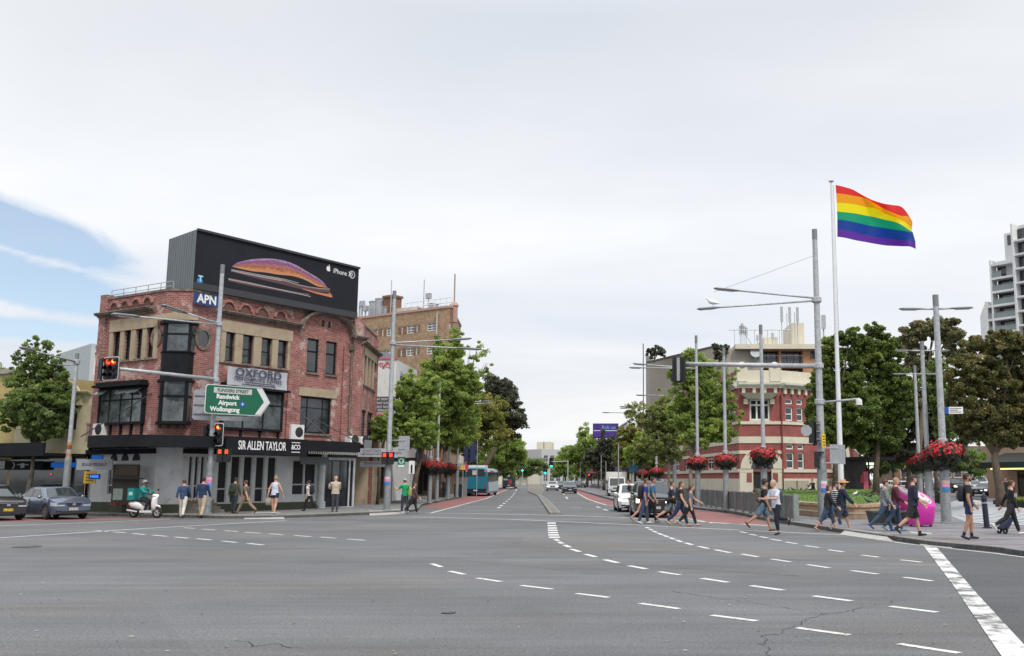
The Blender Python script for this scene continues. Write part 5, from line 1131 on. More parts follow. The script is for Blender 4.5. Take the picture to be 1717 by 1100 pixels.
# ---- right background: park kiosk, corner shop with awning
P0,P1=AT(1450,800,80),AT(1484,800,82);P0.z=P1.z=0;F=Face(P0,P1);zk0=F.px(1450,767)[1]
t=thing('kiosk','black open kiosk with posters under the park trees','kiosk',(P0.x,P0.y,0),world=True)
b=MB();F.box(b,-0.1,F.L+0.9,-2.6,0.5,zk0-0.2,zk0+0.05);b.build('roof',BLACKP,t)
b=MB();F.box(b,0.3,F.L+0.6,-2.4,-2.3,0.1,zk0-0.202);b.build('back_panel',mat('kiosk_back',(0.05,0.05,0.055),0.6,var=0.5,vscale=2),t)
for a,c,z0,z1,m,nm in((0.9,1.25,1.5,2.1,mat('red_poster',(0.4,0.02,0.03),0.5),'poster'),(1.3,1.95,0.9,2.4,mat('pink_poster',(0.45,0.09,0.14),0.5,var=0.4),'poster'),(1.3,2.0,0.3,0.85,mat('teal_panel',(0.03,0.12,0.12),0.5),'side_panel'),(F.L-0.15,F.L+0.4,1.2,2.4,mat('amber_poster',(0.5,0.3,0.03),0.5,var=0.4),'poster')):
 b=MB();F.box(b,a,c,-1.0,-0.95,z0,z1);b.build(nm,m,t)
b=MB();F.box(b,0.6,2.2,-0.2,-0.12,zk0-0.6,zk0-0.4);b.build('lit_strip',mat('lamp_strip',(0.6,0.6,0.5),emit=(0.8,0.9,0.6),estr=1.2),t)
for a in(0.15,F.L+0.75):b=MB();b.tube([F.pt(a,0.3,0.1),F.pt(a,0.3,zk0-0.2)],0.06,8);b.build('post',BLACKP,t)
P0,P1=AT(1655,780,92),AT(1790,780,84);P0.z=P1.z=0;F=Face(P0,P1);H=9
t=thing('corner_shop','pink-beige corner shop with black awning and yellow strip lights behind the right tree','building',(P0.x,P0.y,0),world=True)
hs=[(3.4,8.5,0.3,2.5)]+grid_holes(F,5,[(4.6,6.6)],0.5,0.5,1.3)
shell(t,F,12,0,H,mat('beige_pink_render',(0.50,0.36,0.27),0.8,var=0.08),hs)
for h in hs:F.window(t,h,DARKM,GLASS,nx=3 if h[2]<1 else 2)
b=MB();b.hexa([F.pt(2.2,0,3.3),F.pt(F.L,0,3.3),F.pt(F.L,3.2,2.75),F.pt(2.2,3.2,2.75)],[F.pt(2.2,0,4.1),F.pt(F.L,0,4.1),F.pt(F.L,3.2,3.25),F.pt(2.2,3.2,3.25)]);b.build('awning',mat('green_black_awning',(0.025,0.035,0.03),0.6),t)
b=MB();F.box(b,3,9,2.6,2.72,2.62,2.72);b.build('strip_light',mat('yellow_light',(0.8,0.7,0.2),emit=(1.0,0.75,0.15),estr=2.5),t)
# a dark leafy street of buildings behind the park, mostly hidden by trees
blk('park_side_block','brown brick block behind the park trees',1500,748,150,1655,150,12,RB('umber_brick',(0,0,0),Vector((1,0,0))),rows=[(2,3.6),(5,6.4)],nx=8,ww=1.3)
# ================================================================ PLANTER, LAWN, FENCE
PZ=KH-0.012
wl_=[AT(1290,850,62),AT(1312,850,53.5),AT(1335,850,47.6),AT(1374,850,44.4),AT(1425,850,42.0),AT(1460,850,42.3),AT(1488,850,45.0),AT(1500,850,50.0),AT(1508,840,62.0)]
for p in wl_:p.z=0
wl_=smooth_line(wl_,5)
SAND=brickmat('sandstone_blocks',(0.29,0.20,0.135),(0.36,0.25,0.17),(0.2,0.15,0.11),(1,-0.15),0.9,0.19,0.01,bump=0.3)
t=thing('planter_wall','curved stepped sandstone wall holding up the lawn behind the walkers','wall',tuple(wl_[12]),world=True)
def along(line,prof,side=1):
 rings=[]
 for i,p in enumerate(line):
  d=(line[min(i+1,len(line)-1)]-line[max(i-1,0)]).normalized();n=Vector((d.y,-d.x,0))*side
  rings.append([p+n*o+Vector((0,0,z))for o,z in prof])
 return rings
MB().loft(along(wl_,[(0.0,0.1),(0.0,0.62),(-0.35,0.62),(-0.35,0.1)])).build('upper_course',SAND,t)
MB().loft(along(wl_,[(0.22,0.1),(0.22,0.36),(0.002,0.36),(0.002,0.1)])).build('lower_course',SAND,t)
MB().loft(along(wl_,[(0.24,0.362),(0.24,0.40),(0.003,0.40),(0.003,0.362)])).build('ledge',mat('pale_ledge_stone',(0.42,0.36,0.27),0.85,var=0.15),t)
MB().loft(along(wl_,[(0.06,0.622),(0.06,0.74),(-0.40,0.74),(-0.40,0.622)])).build('coping',mat('coping_stone',(0.40,0.28,0.18),0.85,var=0.25,vscale=1.5,dirt=(0.2,0.13,0.09),dscale=2,dmin=0.5,dmax=0.7),t)
inner=[r[0]for r in along(wl_,[(-0.36,0.70)])]
LAWN=mat('lawn_soil',(0.10,0.16,0.04),0.95,var=0.3,vscale=1.5,dirt=(0.24,0.2,0.1),dscale=0.5,dmin=0.6,dmax=0.72)
lb=[AT(1500,820,79),AT(1440,820,79.5),AT(1380,820,79),AT(1312,820,78.5),AT(1262,820,78.5)]
def lz(p):return 0.69+max(0,min(1,(p.y-47)/32))*0.26
lp=[Vector((p.x,p.y,lz(p)))for p in inner+lb]
lc=Vector((sum(p.x for p in lp)/len(lp),sum(p.y for p in lp)/len(lp),0));lc.z=lz(lc)
b=MB();b.add([lc]+lp,[(0,i+1,(i+1)%len(lp)+1)for i in range(len(lp))]);struct('lawn',b,LAWN)
b=MB();b.loft([[Vector((p.x,p.y,0.05))for p in lb],[Vector((p.x,p.y,lz(p)-0.002))for p in lb]],False,False);struct('lawn_edge',b,CONC)
# grass blades
def inpoly(x,y,P):
 c=False;n=len(P)
 for i in range(n):
  a,b_=P[i],P[i-1]
  if(a.y>y)!=(b_.y>y)and x<(b_.x-a.x)*(y-a.y)/(b_.y-a.y)+a.x:c=not c
 return c
r_=random.Random(3);b=MB();xs=[p.x for p in lp];ys=[p.y for p in lp]
cnt=0
while cnt<15000:
 x,y=r_.uniform(min(xs),max(xs)),r_.uniform(min(ys),max(ys))
 if not inpoly(x,y,lp):continue
 cnt+=1
 if noise.noise(Vector((x*0.5,y*0.5,0)))>0.32 and r_.random()<0.85:continue
 z=lz(Vector((x,y,0)))-0.01;a=r_.uniform(0,math.pi);h=r_.uniform(0.04,0.10);w_=0.025;dx,dy=math.cos(a)*w_,math.sin(a)*w_;l=r_.uniform(-0.05,0.05)
 b.add([(x-dx,y-dy,z),(x+dx,y+dy,z),(x+l,y+l,z+h)],[(0,1,2)])
o=b.build('lawn_grass',mat('grass_blades',(0.15,0.26,0.05),0.7,var=0.4,vscale=0.8));tag(o,'short mown green grass on the raised lawn','grass',kind='stuff')
# fence of etched steel panels
ETCH=mat('etched_steel',(0.20,0.225,0.23),0.45,0.5,var=0.0,dirt=(0.10,0.112,0.115),dscale=3.0,dmin=0.44,dmax=0.56,stretch=(4,4,0.6))
FRM=mat('fence_frame',(0.26,0.29,0.28),0.5,0.4,var=0.15)
fl=[AT(1335,870,39.8),AT(1300,860,43.4),AT(1262,860,48.2),AT(1225,860,53.5),AT(1187,850,61),AT(1160,850,68.5),AT(1135,850,78)]
for p in fl:p.z=PZ
fls=smooth_line(fl,12)
t=thing('railing','long curved roadside railing of etched grey steel panels','fence',tuple(fls[0]),world=True)
pts=[fls[0]];acc=0
for i in range(1,len(fls)):
 acc+=(fls[i]-fls[i-1]).length
 if acc>=1.55:pts.append(fls[i]);acc=0
for i,p in enumerate(pts):
 d=(pts[min(i+1,len(pts)-1)]-pts[max(i-1,0)]);b=MB().box((p.x,p.y,PZ+0.53),(0.16,0.06,1.06)if i else(0.2,0.2,1.08),math.atan2(d.y,d.x)+math.pi/2);b.build('post',FRM,t)
 if i<len(pts)-1:
  q_=pts[i+1];F=Face(p,q_);c=MB();F.box(c,0.06,F.L-0.06,-0.012,0.012,PZ+0.12,PZ+0.98);pn=c.build('panel',ETCH,t)
  c=MB();F.box(c,0.04,F.L-0.04,-0.03,0.03,PZ+0.981,PZ+1.03);F.box(c,0.04,F.L-0.04,-0.03,0.03,PZ+0.08,PZ+0.119);c.build('rail',FRM,pn)
  c=MB();rr=random.Random(i)
  for k in range(16):
   a=0.12+(F.L-0.24)*rr.random();z0=PZ+0.14;h=rr.uniform(0.4,0.8);bend=rr.uniform(-0.18,0.18);pv=None
   for j in range(5):
    s_=j/4;x=a+bend*s_*s_;z=z0+h*s_;w_=0.016*(1-s_*0.7)
    if pv:c.add([F.pt(pv[0]-pv[2],0.016,pv[1]),F.pt(pv[0]+pv[2],0.016,pv[1]),F.pt(x+w_,0.016,z),F.pt(x-w_,0.016,z)],[(0,1,2,3)])
    pv=(x,z,w_)
  c.build('etched_reeds',mat('reed_silver',(0.42,0.46,0.46),0.4,0.4),pn)
# painted ground mural and side street at the right
b=MB().sheet([G(u,v,KH)for u,v in((1486,821.5),(1520,832),(1548,843),(1574,851),(1600,838.5),(1625,835.5),(1680,842),(1760,846),(1900,848),(1900,812.5),(1600,809.5),(1478,812))],KH);struct('side_street',b,ASPH)
ST=bpy.data.materials.new('striped_paint');ST.use_nodes=True;tt=ST.node_tree;g=tt.nodes.new('ShaderNodeNewGeometry');mp_=tt.nodes.new('ShaderNodeMapping');tt.links.new(g.outputs['Position'],mp_.inputs[0]);mp_.inputs['Rotation'].default_value=(0,0,R(-22))
wv=tt.nodes.new('ShaderNodeTexWave');tt.links.new(mp_.outputs[0],wv.inputs['Vector']);wv.inputs['Scale'].default_value=0.5;wv.inputs['Distortion'].default_value=3.0;wv.inputs['Detail'].default_value=3;wv.inputs['Detail Scale'].default_value=0.8;wv.bands_direction='X'
rp=tt.nodes.new('ShaderNodeValToRGB');tt.links.new(wv.outputs[0],rp.inputs[0]);rp.color_ramp.elements[0].position=0.34;rp.color_ramp.elements[0].color=(0.05,0.055,0.06,1);rp.color_ramp.elements[1].position=0.46;rp.color_ramp.elements[1].color=(0.56,0.58,0.60,1);tt.links.new(rp.outputs[0],tt.nodes['Principled BSDF'].inputs['Base Color'])
b=MB();mp2=[(1572,850),(1598,840),(1625,836.5),(1650,843),(1690,853),(1730,860),(1800,865),(1800,880),(1717,879.5),(1660,878.5),(1622,876.5),(1596,866)]
MP=[G(u,v,KH)for u,v in mp2];mc=sum(MP,Vector())/len(MP)
b=MB();b.add([Vector((mc.x,mc.y,KH+0.35))]+[Vector((p.x*0.5+mc.x*0.5,p.y*0.5+mc.y*0.5,KH+0.22))for p in MP]+[Vector((p.x,p.y,KH-0.02))for p in MP],[(0,i+1,(i+1)%12+1)for i in range(12)]+[(i+1,i+13,(i+1)%12+13,(i+1)%12+1)for i in range(12)])
struct('striped_mound',b,ST,smooth=True)
# hedge strip
# ================================================================ POLES, LAMPS, SIGNALS
LAMPG=mat('lamp_housing',(0.20,0.21,0.22),0.5,0.3,var=0.1);LENSG=mat('lamp_lens',(0.5,0.5,0.48),0.2)
def polebase(u,Y,z=None):
 d=ray(u,803);return Vector((d.x/d.y*Y,Y,PZ if z is None else z))
def zat(v,Y,u=1040):return AT(u,v,Y).z
def make_pole(label,loc,h,r0=0.11,r1=0.085,base_h=2.7,rb=0.17,group=None,collar=()):
 t=thing('street_light',label,'street light',loc,0,group)
 b=MB().lathe([(rb+0.05,0),(rb+0.05,0.04),(rb,0.06),(rb*0.97,base_h-0.15),(rb*0.9,base_h),(r0,base_h+0.12)],n=12);b.build('pole_base',mat('pole_base_steel',(0.25,0.27,0.28),0.5,0.3,var=0.25,vscale=5),t,angle=40)
 b=MB().lathe([(r0,base_h+0.1),(r1,h-0.5),(r1,h)],n=12);b.build('pole',GALV,t,angle=40)
 b=MB().lathe([(r1+0.006,h-0.45),(r1+0.006,h+0.01),(0.01,h+0.03)],n=12);b.build('cap',LAMPG,t,angle=40)
 for z in collar:b=MB().lathe([(r0,z-0.12),(r0+0.05,z-0.09),(r0+0.05,z+0.09),(r0,z+0.12)],n=12);b.build('collar',GALV,t)
 return t
def lamp_arm(t,z,tip,r=0.04,head=1.1,hw=0.15):
 """arm from the pole at height z to tip (dx, dy, z) with the lantern on its last metre"""
 p0=Vector((0,0,z));p1=Vector(tip);d=(p1-p0).normalized();hs=p1-d*head
 a=MB().tube([p0,hs+d*0.1],[r*1.15,r*0.85],8).build('lamp_arm',GALV,t,smooth=True)
 pts=[hs,hs+d*0.08,hs+d*0.3,p1-d*0.1,p1];MB().tube(pts,[0.05,hw*0.7,hw,hw*0.95,hw*0.5],10,flat=0.42).build('lamp_head',LAMPG,a,smooth=True)
 b=MB();q=hs+d*head*0.55-Vector((0,0,hw*0.42));b.box((q.x,q.y,q.z),(0.0,0,0))if False else None
 m=d.to_track_quat('X','Z').to_matrix();b.box((q.x,q.y,q.z+0.005),(head*0.6,hw*1.1,0.03),mtx=m);b.build('lamp_lens',LENSG,a)
 return a
RGL=mat('signal_red_glow',(0.6,0.02,0.01),0.4,emit=(1.0,0.04,0.015),estr=2.6);RYL=mat('signal_arrow_glow',(0.8,0.3,0.05),0.4,emit=(1.0,0.30,0.06),estr=6.0)
GGL=mat('signal_green_glow',(0.02,0.6,0.3),0.4,emit=(0.02,0.9,0.45),estr=4.0);LOFF=mat('signal_lens_off',(0.02,0.02,0.022),0.2)
SIGB=mat('signal_black',(0.012,0.012,0.015),0.45);WB=mat('white_border',(0.6,0.6,0.6),0.5)
def signal(label,loc,rz,cols=1,w_=0.55,h_=1.12,lit=(),group=None,aspects=3,face=True,cat='traffic light'):
 """local: faces -y, centred on its backing board"""
 t=thing('traffic_light',label,cat,loc,rz,group)
 def rrect(w,h,r,y0,y1):
  P=[]
  for cx_,cz_,a0 in((w/2-r,h/2-r,0),(-w/2+r,h/2-r,90),(-w/2+r,-h/2+r,180),(w/2-r,-h/2+r,270)):
   for k in range(5):a=R(a0+k*22.5);P.append((cx_+r*math.cos(a),cz_+r*math.sin(a)))
  return MB().hexa([(x,y0,z)for x,z in P],[(x,y1,z)for x,z in P])
 rrect(w_,h_,0.12,0.0,0.02).build('backing_board',SIGB,t)
 if face:
  P=rrect(w_-0.01,h_-0.01,0.12,-0.006,-0.001);P.build('white_border',WB,t);rrect(w_-0.08,h_-0.08,0.10,-0.012,-0.0065).build('board_face',SIGB,t)
 MB().box((0,0.12,0),(0.26*cols,0.2,h_-0.2)).build('housing',SIGB,t)
 n=aspects
 for c in range(cols):
  x=(c-(cols-1)/2)*0.31
  for k in range(n):
   z=(h_/2-0.22)-k*(h_-0.44)/max(1,n-1)if n>1 else 0
   st_=[l for l in lit if l[0]==c and l[1]==k]
   b=MB().lathe([(0.125,0.0),(0.125,0.03),(0.01,0.05)],n=14);b.v=[(p[0]+x,-p[2]-0.012,p[1]+z)for p in b.v]
   m=LOFF if not st_ else{'r':RGL,'g':GGL,'a':RGL}[st_[0][2]]
   ln=b.build('lens',m,t,smooth=True)
   if st_ and st_[0][2]=='a':
    q=MB();P=[(-0.08,-0.018),(0.0,-0.018),(-0.03,-0.06),(0.02,-0.06),(0.08,0),(0.02,0.06),(-0.03,0.06),(0.0,0.018),(-0.08,0.018)]
    q.hexa([(x+a_,-0.06,z+c_)for a_,c_ in P],[(x+a_,-0.065,z+c_)for a_,c_ in P]);q.build('arrow',RYL,ln)
   v=MB();
   for j in range(9):
    a0,a1=R(-10+j*22),R(-10+(j+1)*22);v.add([(x+0.14*math.cos(a0),-0.012,z+0.14*math.sin(a0)),(x+0.14*math.cos(a1),-0.012,z+0.14*math.sin(a1)),(x+0.14*math.cos(a1),-0.20,z+0.14*math.sin(a1)-0.01),(x+0.14*math.cos(a0),-0.20,z+0.14*math.sin(a0)-0.01)],[(0,1,2,3)])
   v.build('visor',SIGB,t)
 return t
def flyer(label,pole_loc,z0,w_,h_,cols,r=0.175,ang=-95):
 t=thing('flyer',label,'poster',(pole_loc.x,pole_loc.y,pole_loc.z+z0),0,'paper flyers taped to the street poles')
 cz=0
 for i,(c,f)in enumerate(cols):
  b=MB();n=8;rows=[]
  for k in range(n+1):
   a=R(ang)+(k/n-0.5)*w_/r;rows.append(((r+0.012)*math.cos(a),(r+0.012)*math.sin(a)))
  for k in range(n):b.add([(rows[k][0],rows[k][1],cz),(rows[k+1][0],rows[k+1][1],cz),(rows[k+1][0],rows[k+1][1],cz+h_*f-0.002),(rows[k][0],rows[k][1],cz+h_*f-0.002)],[(0,1,2,3)])
  b.build('printed_field',mat('flyer_%d_%d_%d'%tuple(int(x*99)for x in c),c,0.6,var=0.25,vscale=14),t);cz+=h_*f
 return t
# -- far left lamp
LP1=polebase(112,49.5);t=make_pole('grey steel street light behind the blue-grey sedan, flyers taped to it',LP1,zat(593,49.5)-PZ,collar=(zat(607,49.5)-PZ,))
q=AT(33,597,45.0)-LP1;lamp_arm(t,zat(607,49.5)-PZ,(q.x,q.y,zat(607,49.5)-PZ+0.15));q=AT(92,613,52.5)-LP1;lamp_arm(t,zat(608,49.5)-PZ-0.1,(q.x,q.y,q.z+PZ*0),r=0.03)
flyer('orange and white flyers stacked on the leftmost pole',LP1,zat(765,49.5)-PZ,0.34,0.68,[((0.55,0.18,0.03),0.2),((0.35,0.33,0.32),0.3),((0.18,0.08,0.05),0.3),((0.5,0.17,0.03),0.2)],r=0.115)
t=thing('notice_board','small yellow notice beside the leftmost pole','sign',(LP1.x+0.35,LP1.y+1.5,PZ),world=False)
b=MB().box((0,0,1.75),(0.62,0.04,0.62));b.build('panel',mat('yellow_sign',(0.62,0.40,0.02),0.5),t)
for z in(1.9,1.75,1.6):b=MB().box((0,-0.024,z),(0.4,0.004,0.04));b.build('printed_line',INKD,t)
b=MB().tube([(0,0.04,0),(0,0.04,2.0)],0.03,6);b.build('post',GALV,t)
# -- left signal pole
LP2=polebase(351,48.6);Y=48.6
t=make_pole('tall grey signal and lamp pole in front of the brick corner building',LP2,zat(444,Y)-PZ,0.13,0.10,2.5,0.19,collar=(zat(543,Y)-PZ,zat(637,Y)-PZ));polL=t
zj=zat(543,Y)
q=AT(271,511,45.5)-LP2;lamp_arm(t,zj-PZ,(q.x,q.y,q.z),head=1.5,hw=0.17);q=AT(188,526.5,42.5)-LP2;lamp_arm(t,zj-PZ-0.04,(q.x,q.y,q.z),head=1.5,hw=0.17)
zm2=zat(636,Y)-PZ;q=AT(196,618,43.4)-LP2;MB().tube([(0,0,zm2),(q.x,q.y,q.z)],[0.10,0.075],10).build('mast_arm',GALV,t,smooth=True)
for(uu,vv,YY)in((345,478,45),(324,520,46)):
 q=AT(*((264,575)if uu==345 else(320,640)),50.5)-LP2;
q=AT(262,598,51)-LP2;MB().tube([(0,0,zat(478,Y)-PZ),(q.x,q.y,q.z)],0.008,4).build('stay_wire',DARKM,t)
p=AT(186,618,43.0);signal('large red-arrow traffic light at the end of the long left mast arm',p,R(-20),2,0.92,1.06,[(0,0,'r'),(1,0,'a')])
p=AT(175,619,43.35);signal('black-backed signal just behind the big double-headed one, edge showing',p,R(150),1,0.6,1.06,[],face=False)
p=AT(366.5,728.5,48.2);signal('red right-arrow traffic light on the pole below the green road sign',p,R(-20),1,0.60,1.14,[(0,0,'a')])
p=AT(350,729,48.9);signal('unlit dark signal box turned away, left of the red arrow on the pole',p,R(80),1,0.5,1.05,[],face=False)
def pedsig(label,p,rz,lit=('r','r')):
 t=thing('pedestrian_signal',label,'pedestrian signal',p,rz)
 for i,x in enumerate((-0.17,0.17)):
  MB().box((x,0.1,0),(0.30,0.2,0.34)).build('housing',SIGB,t)
  m=RGL if lit and lit[i]=='r' else LOFF;MB().box((x,-0.004,0.02),(0.15 if lit and lit[i]=='r' else 0.2,0.006,0.19)).build('red_man_lens',m,t)
  MB().box((x,-0.1,0.165),(0.30,0.2,0.012)).build('visor',SIGB,t)
  MB().box((x,0.1,-0.33),(0.30,0.2,0.30)).build('lower_housing',SIGB,t)
 return t
pedsig('pair of red pedestrian lights on the pole by the two men walking',AT(374,758,48.0),R(-5))
flyer('pink and blue flyer wrapped round the signal pole beside the blue-jumpered man',LP2,zat(816,Y)-PZ,0.42,0.46,[((0.05,0.3,0.6),0.35),((0.6,0.2,0.4),0.35),((0.7,0.35,0.5),0.3)],r=0.192)
# green direction sign (faces the camera's left; right end further away)
A_,B_=AT(342,690,47.6),AT(451,700,50.2);F=Face(A_,B_);zc0,zc1=AT(342,693,47.6).z,AT(342,643.5,47.6).z
t=thing('direction_sign','large green arrow-ended road sign reading FLINDERS STREET, Randwick, Airport, Wollongong','road sign',(A_.x,A_.y,zc0),world=True)
H_=zc1-zc0;L=F.L;sh=F.px(439,653)[0]
def arrowpoly(e):
 r=0.14;P=[(e+r,zc0+e),(sh-e*0.6,zc0+e),(L-e*1.3,(zc0+zc1)/2),(sh-e*0.6,zc1-e),(e+r,zc1-e),(e+0.04,zc1-e-0.04),(e,zc1-e-r),(e,zc0+e+r),(e+0.04,zc0+e+0.04)]
 return P
SGRN=mat('sign_green',(0.004,0.11,0.055),0.4)
b=MB();F.poly(b,arrowpoly(0),0.0,0.03);b.build('backing',WB,t);b=MB();F.poly(b,arrowpoly(0.035),0.031,0.036);gp=b.build('green_panel',SGRN,t)
b=MB();F.box(b,L*0.12,L*0.70,0.037,0.041,zc1-0.40,zc1-0.13);b.build('street_plate',mat('pale_plate',(0.5,0.5,0.5),0.5),t)
lettering(F,t,'FLINDERS STREET',L*0.41,0.045,zc1-0.265,0.22,INKD,0.95,0.004)
for tx,fx,fz in(('Randwick',0.335,0.60),('Airport',0.335,0.385),('Wollongong',0.30,0.165)):lettering(F,t,tx,L*fx,0.042,zc0+H_*fz,0.31,INKW,0.98,0.010)
b=MB();F.box(b,L*0.525,L*0.605,0.037,0.041,zc0+H_*0.30,zc0+H_*0.47);b.build('blue_square',mat('plate_blue',(0.01,0.08,0.35),0.4),t)
b=MB();cx_=L*0.565;cz_=zc0+H_*0.385;F.poly(b,[(cx_-0.09,cz_-0.012),(cx_+0.09,cz_-0.006),(cx_+0.09,cz_+0.006),(cx_-0.09,cz_+0.012)],0.042,0.045);F.poly(b,[(cx_-0.03,cz_-0.085),(cx_+0.0,cz_-0.085),(cx_+0.04,cz_),(cx_+0.0,cz_+0.085),(cx_-0.03,cz_+0.085),(cx_+0.005,cz_)],0.0455,0.048);b.build('plane_symbol',INKW,t)
b=MB();cA,cB,cw=L*0.77,L*0.90,L*0.085;zmid=(zc0+zc1)/2
F.poly(b,[(cA,zc1-0.06),(cA+cw,zc1-0.06),(cB+cw,zmid),(cA+cw-0.02,zc0+0.06),(cA-0.02,zc0+0.06),(cB,zmid)],0.037,0.041);b.build('chevron',mat('pale_chevron',(0.62,0.63,0.64),0.5),t)
A2,B2_=AT(322,700,49.3),AT(428,700,50.6);F2=Face(A2,B2_);z0_,z1_=AT(324,704,49.3).z,AT(324,653,49.3).z
t=thing('sign_back','plain grey back of a second road sign, half hidden by the green one','road sign',(A2.x,A2.y,z0_),world=True)
b=MB();F2.poly(b,[(0.1,z0_),(F2.L-0.3,z0_),(F2.L,(z0_+z1_)/2),(F2.L-0.3,z1_),(0.1,z1_),(0,z1_-0.1),(0,z0_+0.1)],0,0.02);b.build('panel',ALU,t)
for k in(0.2,0.5,0.8):b=MB();F2.box(b,0.05,F2.L-0.35,0.021,0.06,z0_+(z1_-z0_)*k-0.03,z0_+(z1_-z0_)*k+0.03);b.build('stiffener',mat('stiffener',(0.15,0.16,0.17),0.5),t)
# -- pole at the far left-hand corner kerb
LP3=polebase(650.5,54.0);Y=54.0
t=make_pole('grey street light with two arms at the kerb by the man in the green shirt',LP3,zat(488,Y)-PZ,0.14,0.10,2.6,0.19,collar=(zat(575,Y)-PZ,))
q=AT(790,567.5,57.5)-LP3;lamp_arm(t,zat(575,Y)-PZ,(q.x,q.y,q.z),head=1.4);q=AT(808,585.5,53.5)-LP3;lamp_arm(t,zat(576,Y)-PZ-0.08,(q.x,q.y,q.z),head=1.4)
pedsig('pair of red pedestrian lights on the pole near the green sign with an up arrow',AT(650,763.5,53.6),R(2))
flyer('pink-topped blue flyer on the pole beside the green-shirted man',LP3,zat(813,Y)-PZ,0.34,0.44,[((0.03,0.2,0.5),0.4),((0.6,0.25,0.4),0.3),((0.65,0.45,0.5),0.3)],r=0.192)
A_,B_=AT(668,756,54.2),AT(686.5,756,54.2);F=Face(A_,B_);t=thing('sign_back','blank grey square sign on brackets beside the two-armed pole','road sign',(A_.x,A_.y,A_.z),world=True)
b=MB();F.box(b,0,F.L,0,0.02,A_.z,zat(731,54.2));b.build('panel',ALU,t)
for v in(738,752):b=MB();F.box(b,-0.45,F.L*0.6,0.021,0.06,zat(v,54.2)-0.03,zat(v,54.2)+0.02);b.build('bracket',GALV,t)
A_,B_=AT(666.5,784,54.6),AT(679,784,54.6);F=Face(A_,B_);z0_,z1_=zat(784.5,54.6),zat(766,54.6)
t=thing('lane_sign','small green sign with a white ringed up arrow by the pole','road sign',(A_.x,A_.y,z0_),world=True)
b=MB();F.box(b,0,F.L,0,0.02,z0_,z1_);b.build('panel',mat('sign_teal',(0.0,0.22,0.13),0.4),t)
b=MB();F.box(b,0.03,F.L-0.03,0.021,0.024,z0_+0.03,z0_+0.16);b.build('white_strip',INKW,t)
c0=F.L/2;zc_=z0_+(z1_-z0_)*0.62;b=MB();F.poly(b,[(c0+0.15*math.cos(2*math.pi*k/16),zc_+0.15*math.sin(2*math.pi*k/16))for k in range(16)],0.021,0.024);b.build('white_ring',INKW,t)
b=MB();F.poly(b,[(c0-0.04,zc_-0.12),(c0+0.04,zc_-0.12),(c0+0.04,zc_),(c0+0.1,zc_),(c0,zc_+0.12),(c0-0.1,zc_),(c0-0.04,zc_)],0.025,0.028);b.build('arrow',mat('sign_teal',(0,0,0)),t)
# -- right signal pole
RP1=polebase(1378.5,41.6);Y=41.6
t=make_pole('tallest grey pole with mast arm, two lamp arms and a dome camera, beside the flagpole',RP1,zat(385,Y)-PZ,0.165,0.11,2.25,0.215,collar=(zat(503,Y)-PZ,zat(613.5,Y)-PZ,zat(674,Y)-PZ))
q=AT(1197,483.5,42.6)-RP1;lamp_arm(t,zat(500,Y)-PZ,(q.x,q.y,q.z),head=1.15,hw=0.14);q=AT(1170,518,38.0)-RP1;lamp_arm(t,zat(504,Y)-PZ,(q.x,q.y,q.z),head=1.1,hw=0.13)
zma=zat(614,Y)-PZ;q=AT(1142,610,40.6)-RP1;MB().tube([(0,0,zma),(q.x,q.y,q.z)],[0.105,0.085],10).build('mast_arm',GALV,t,smooth=True)
q2=AT(1197,490,42.6)-RP1;MB().tube([(0,0,zat(428,Y)-PZ),(q2.x,q2.y,q2.z)],0.006,4).build('stay_wire',DARKM,t)
q=AT(1440,669,41.0)-RP1;ca_=MB().tube([(0,0,zat(675,Y)-PZ),(q.x,q.y,q.z),(q.x+0.05,q.y,q.z)],[0.05,0.045,0.04],8).build('camera_arm',GALV,t,smooth=True)
MB().lathe([(0.03,0.06),(0.12,0.03),(0.14,-0.08),(0.13,-0.16),(0.15,-0.165),(0.15,-0.2),(0.02,-0.21)],(q.x,q.y,q.z-0.05),12).build('dome_camera',WHITE,ca_,angle=40)
MB().ball((q.x,q.y,q.z-0.27),(0.09,0.09,0.07)).build('dome_glass',GLASS,ca_,smooth=True)
p=AT(1138.5,620,40.5);sb=signal('traffic light seen from behind at the left end of the right mast arm',p,R(170),1,0.56,1.08,[],face=False)
MB().box((0,0.24,0),(0.12,0.02,0.95)).build('spine_bracket',ALU,sb)
p=AT(1366,725.5,41.3);signal('black signal seen edge-on beside the round sign on the tall right pole',p,R(97),1,0.5,1.08,[],face=False)
q=AT(1352,722,41.0);b=MB().hexa([(0.24*math.cos(R(22.5+45*k)),0,0.24*math.sin(R(22.5+45*k)))for k in range(8)],[(0.24*math.cos(R(22.5+45*k)),0.015,0.24*math.sin(R(22.5+45*k)))for k in range(8)])
o=b.build('sign_back',ALU);o.location=q;tag(o,'round-looking eight-sided grey sign back hung left of the tall pole','road sign')
q=AT(1381,739,41.2);b=MB().box((0,0,0),(0.15,0.06,0.55));t=thing('yellow_marker','narrow bright yellow strip sign on the tall pole','sign',q);b.build('panel',mat('bright_yellow',(0.75,0.48,0.01),0.5),t)
for k in(-0.18,-0.06,0.06,0.18):MB().box((0.01,-0.032,k),(0.08,0.004,0.05)).build('printed_line',INKD,t)
p=AT(1374,764.5,41.2);t=pedsig('dark pedestrian signal seen side on under the yellow strip',p,R(75),None)
A_,B_=AT(1391.5,778,41.3),AT(1417,778,41.9);F=Face(A_,B_);t=thing('sign_back','square grey sign back on brackets right of the tall pole','road sign',A_,world=True)
b=MB();F.box(b,0,F.L,0,0.02,A_.z,zat(745,41.3));b.build('panel',ALU,t)
for v in(751,776):b=MB();F.box(b,-0.35,F.L*0.55,0.021,0.05,zat(v,41.3)-0.02,zat(v,41.3)+0.02);b.build('bracket',GALV,t)
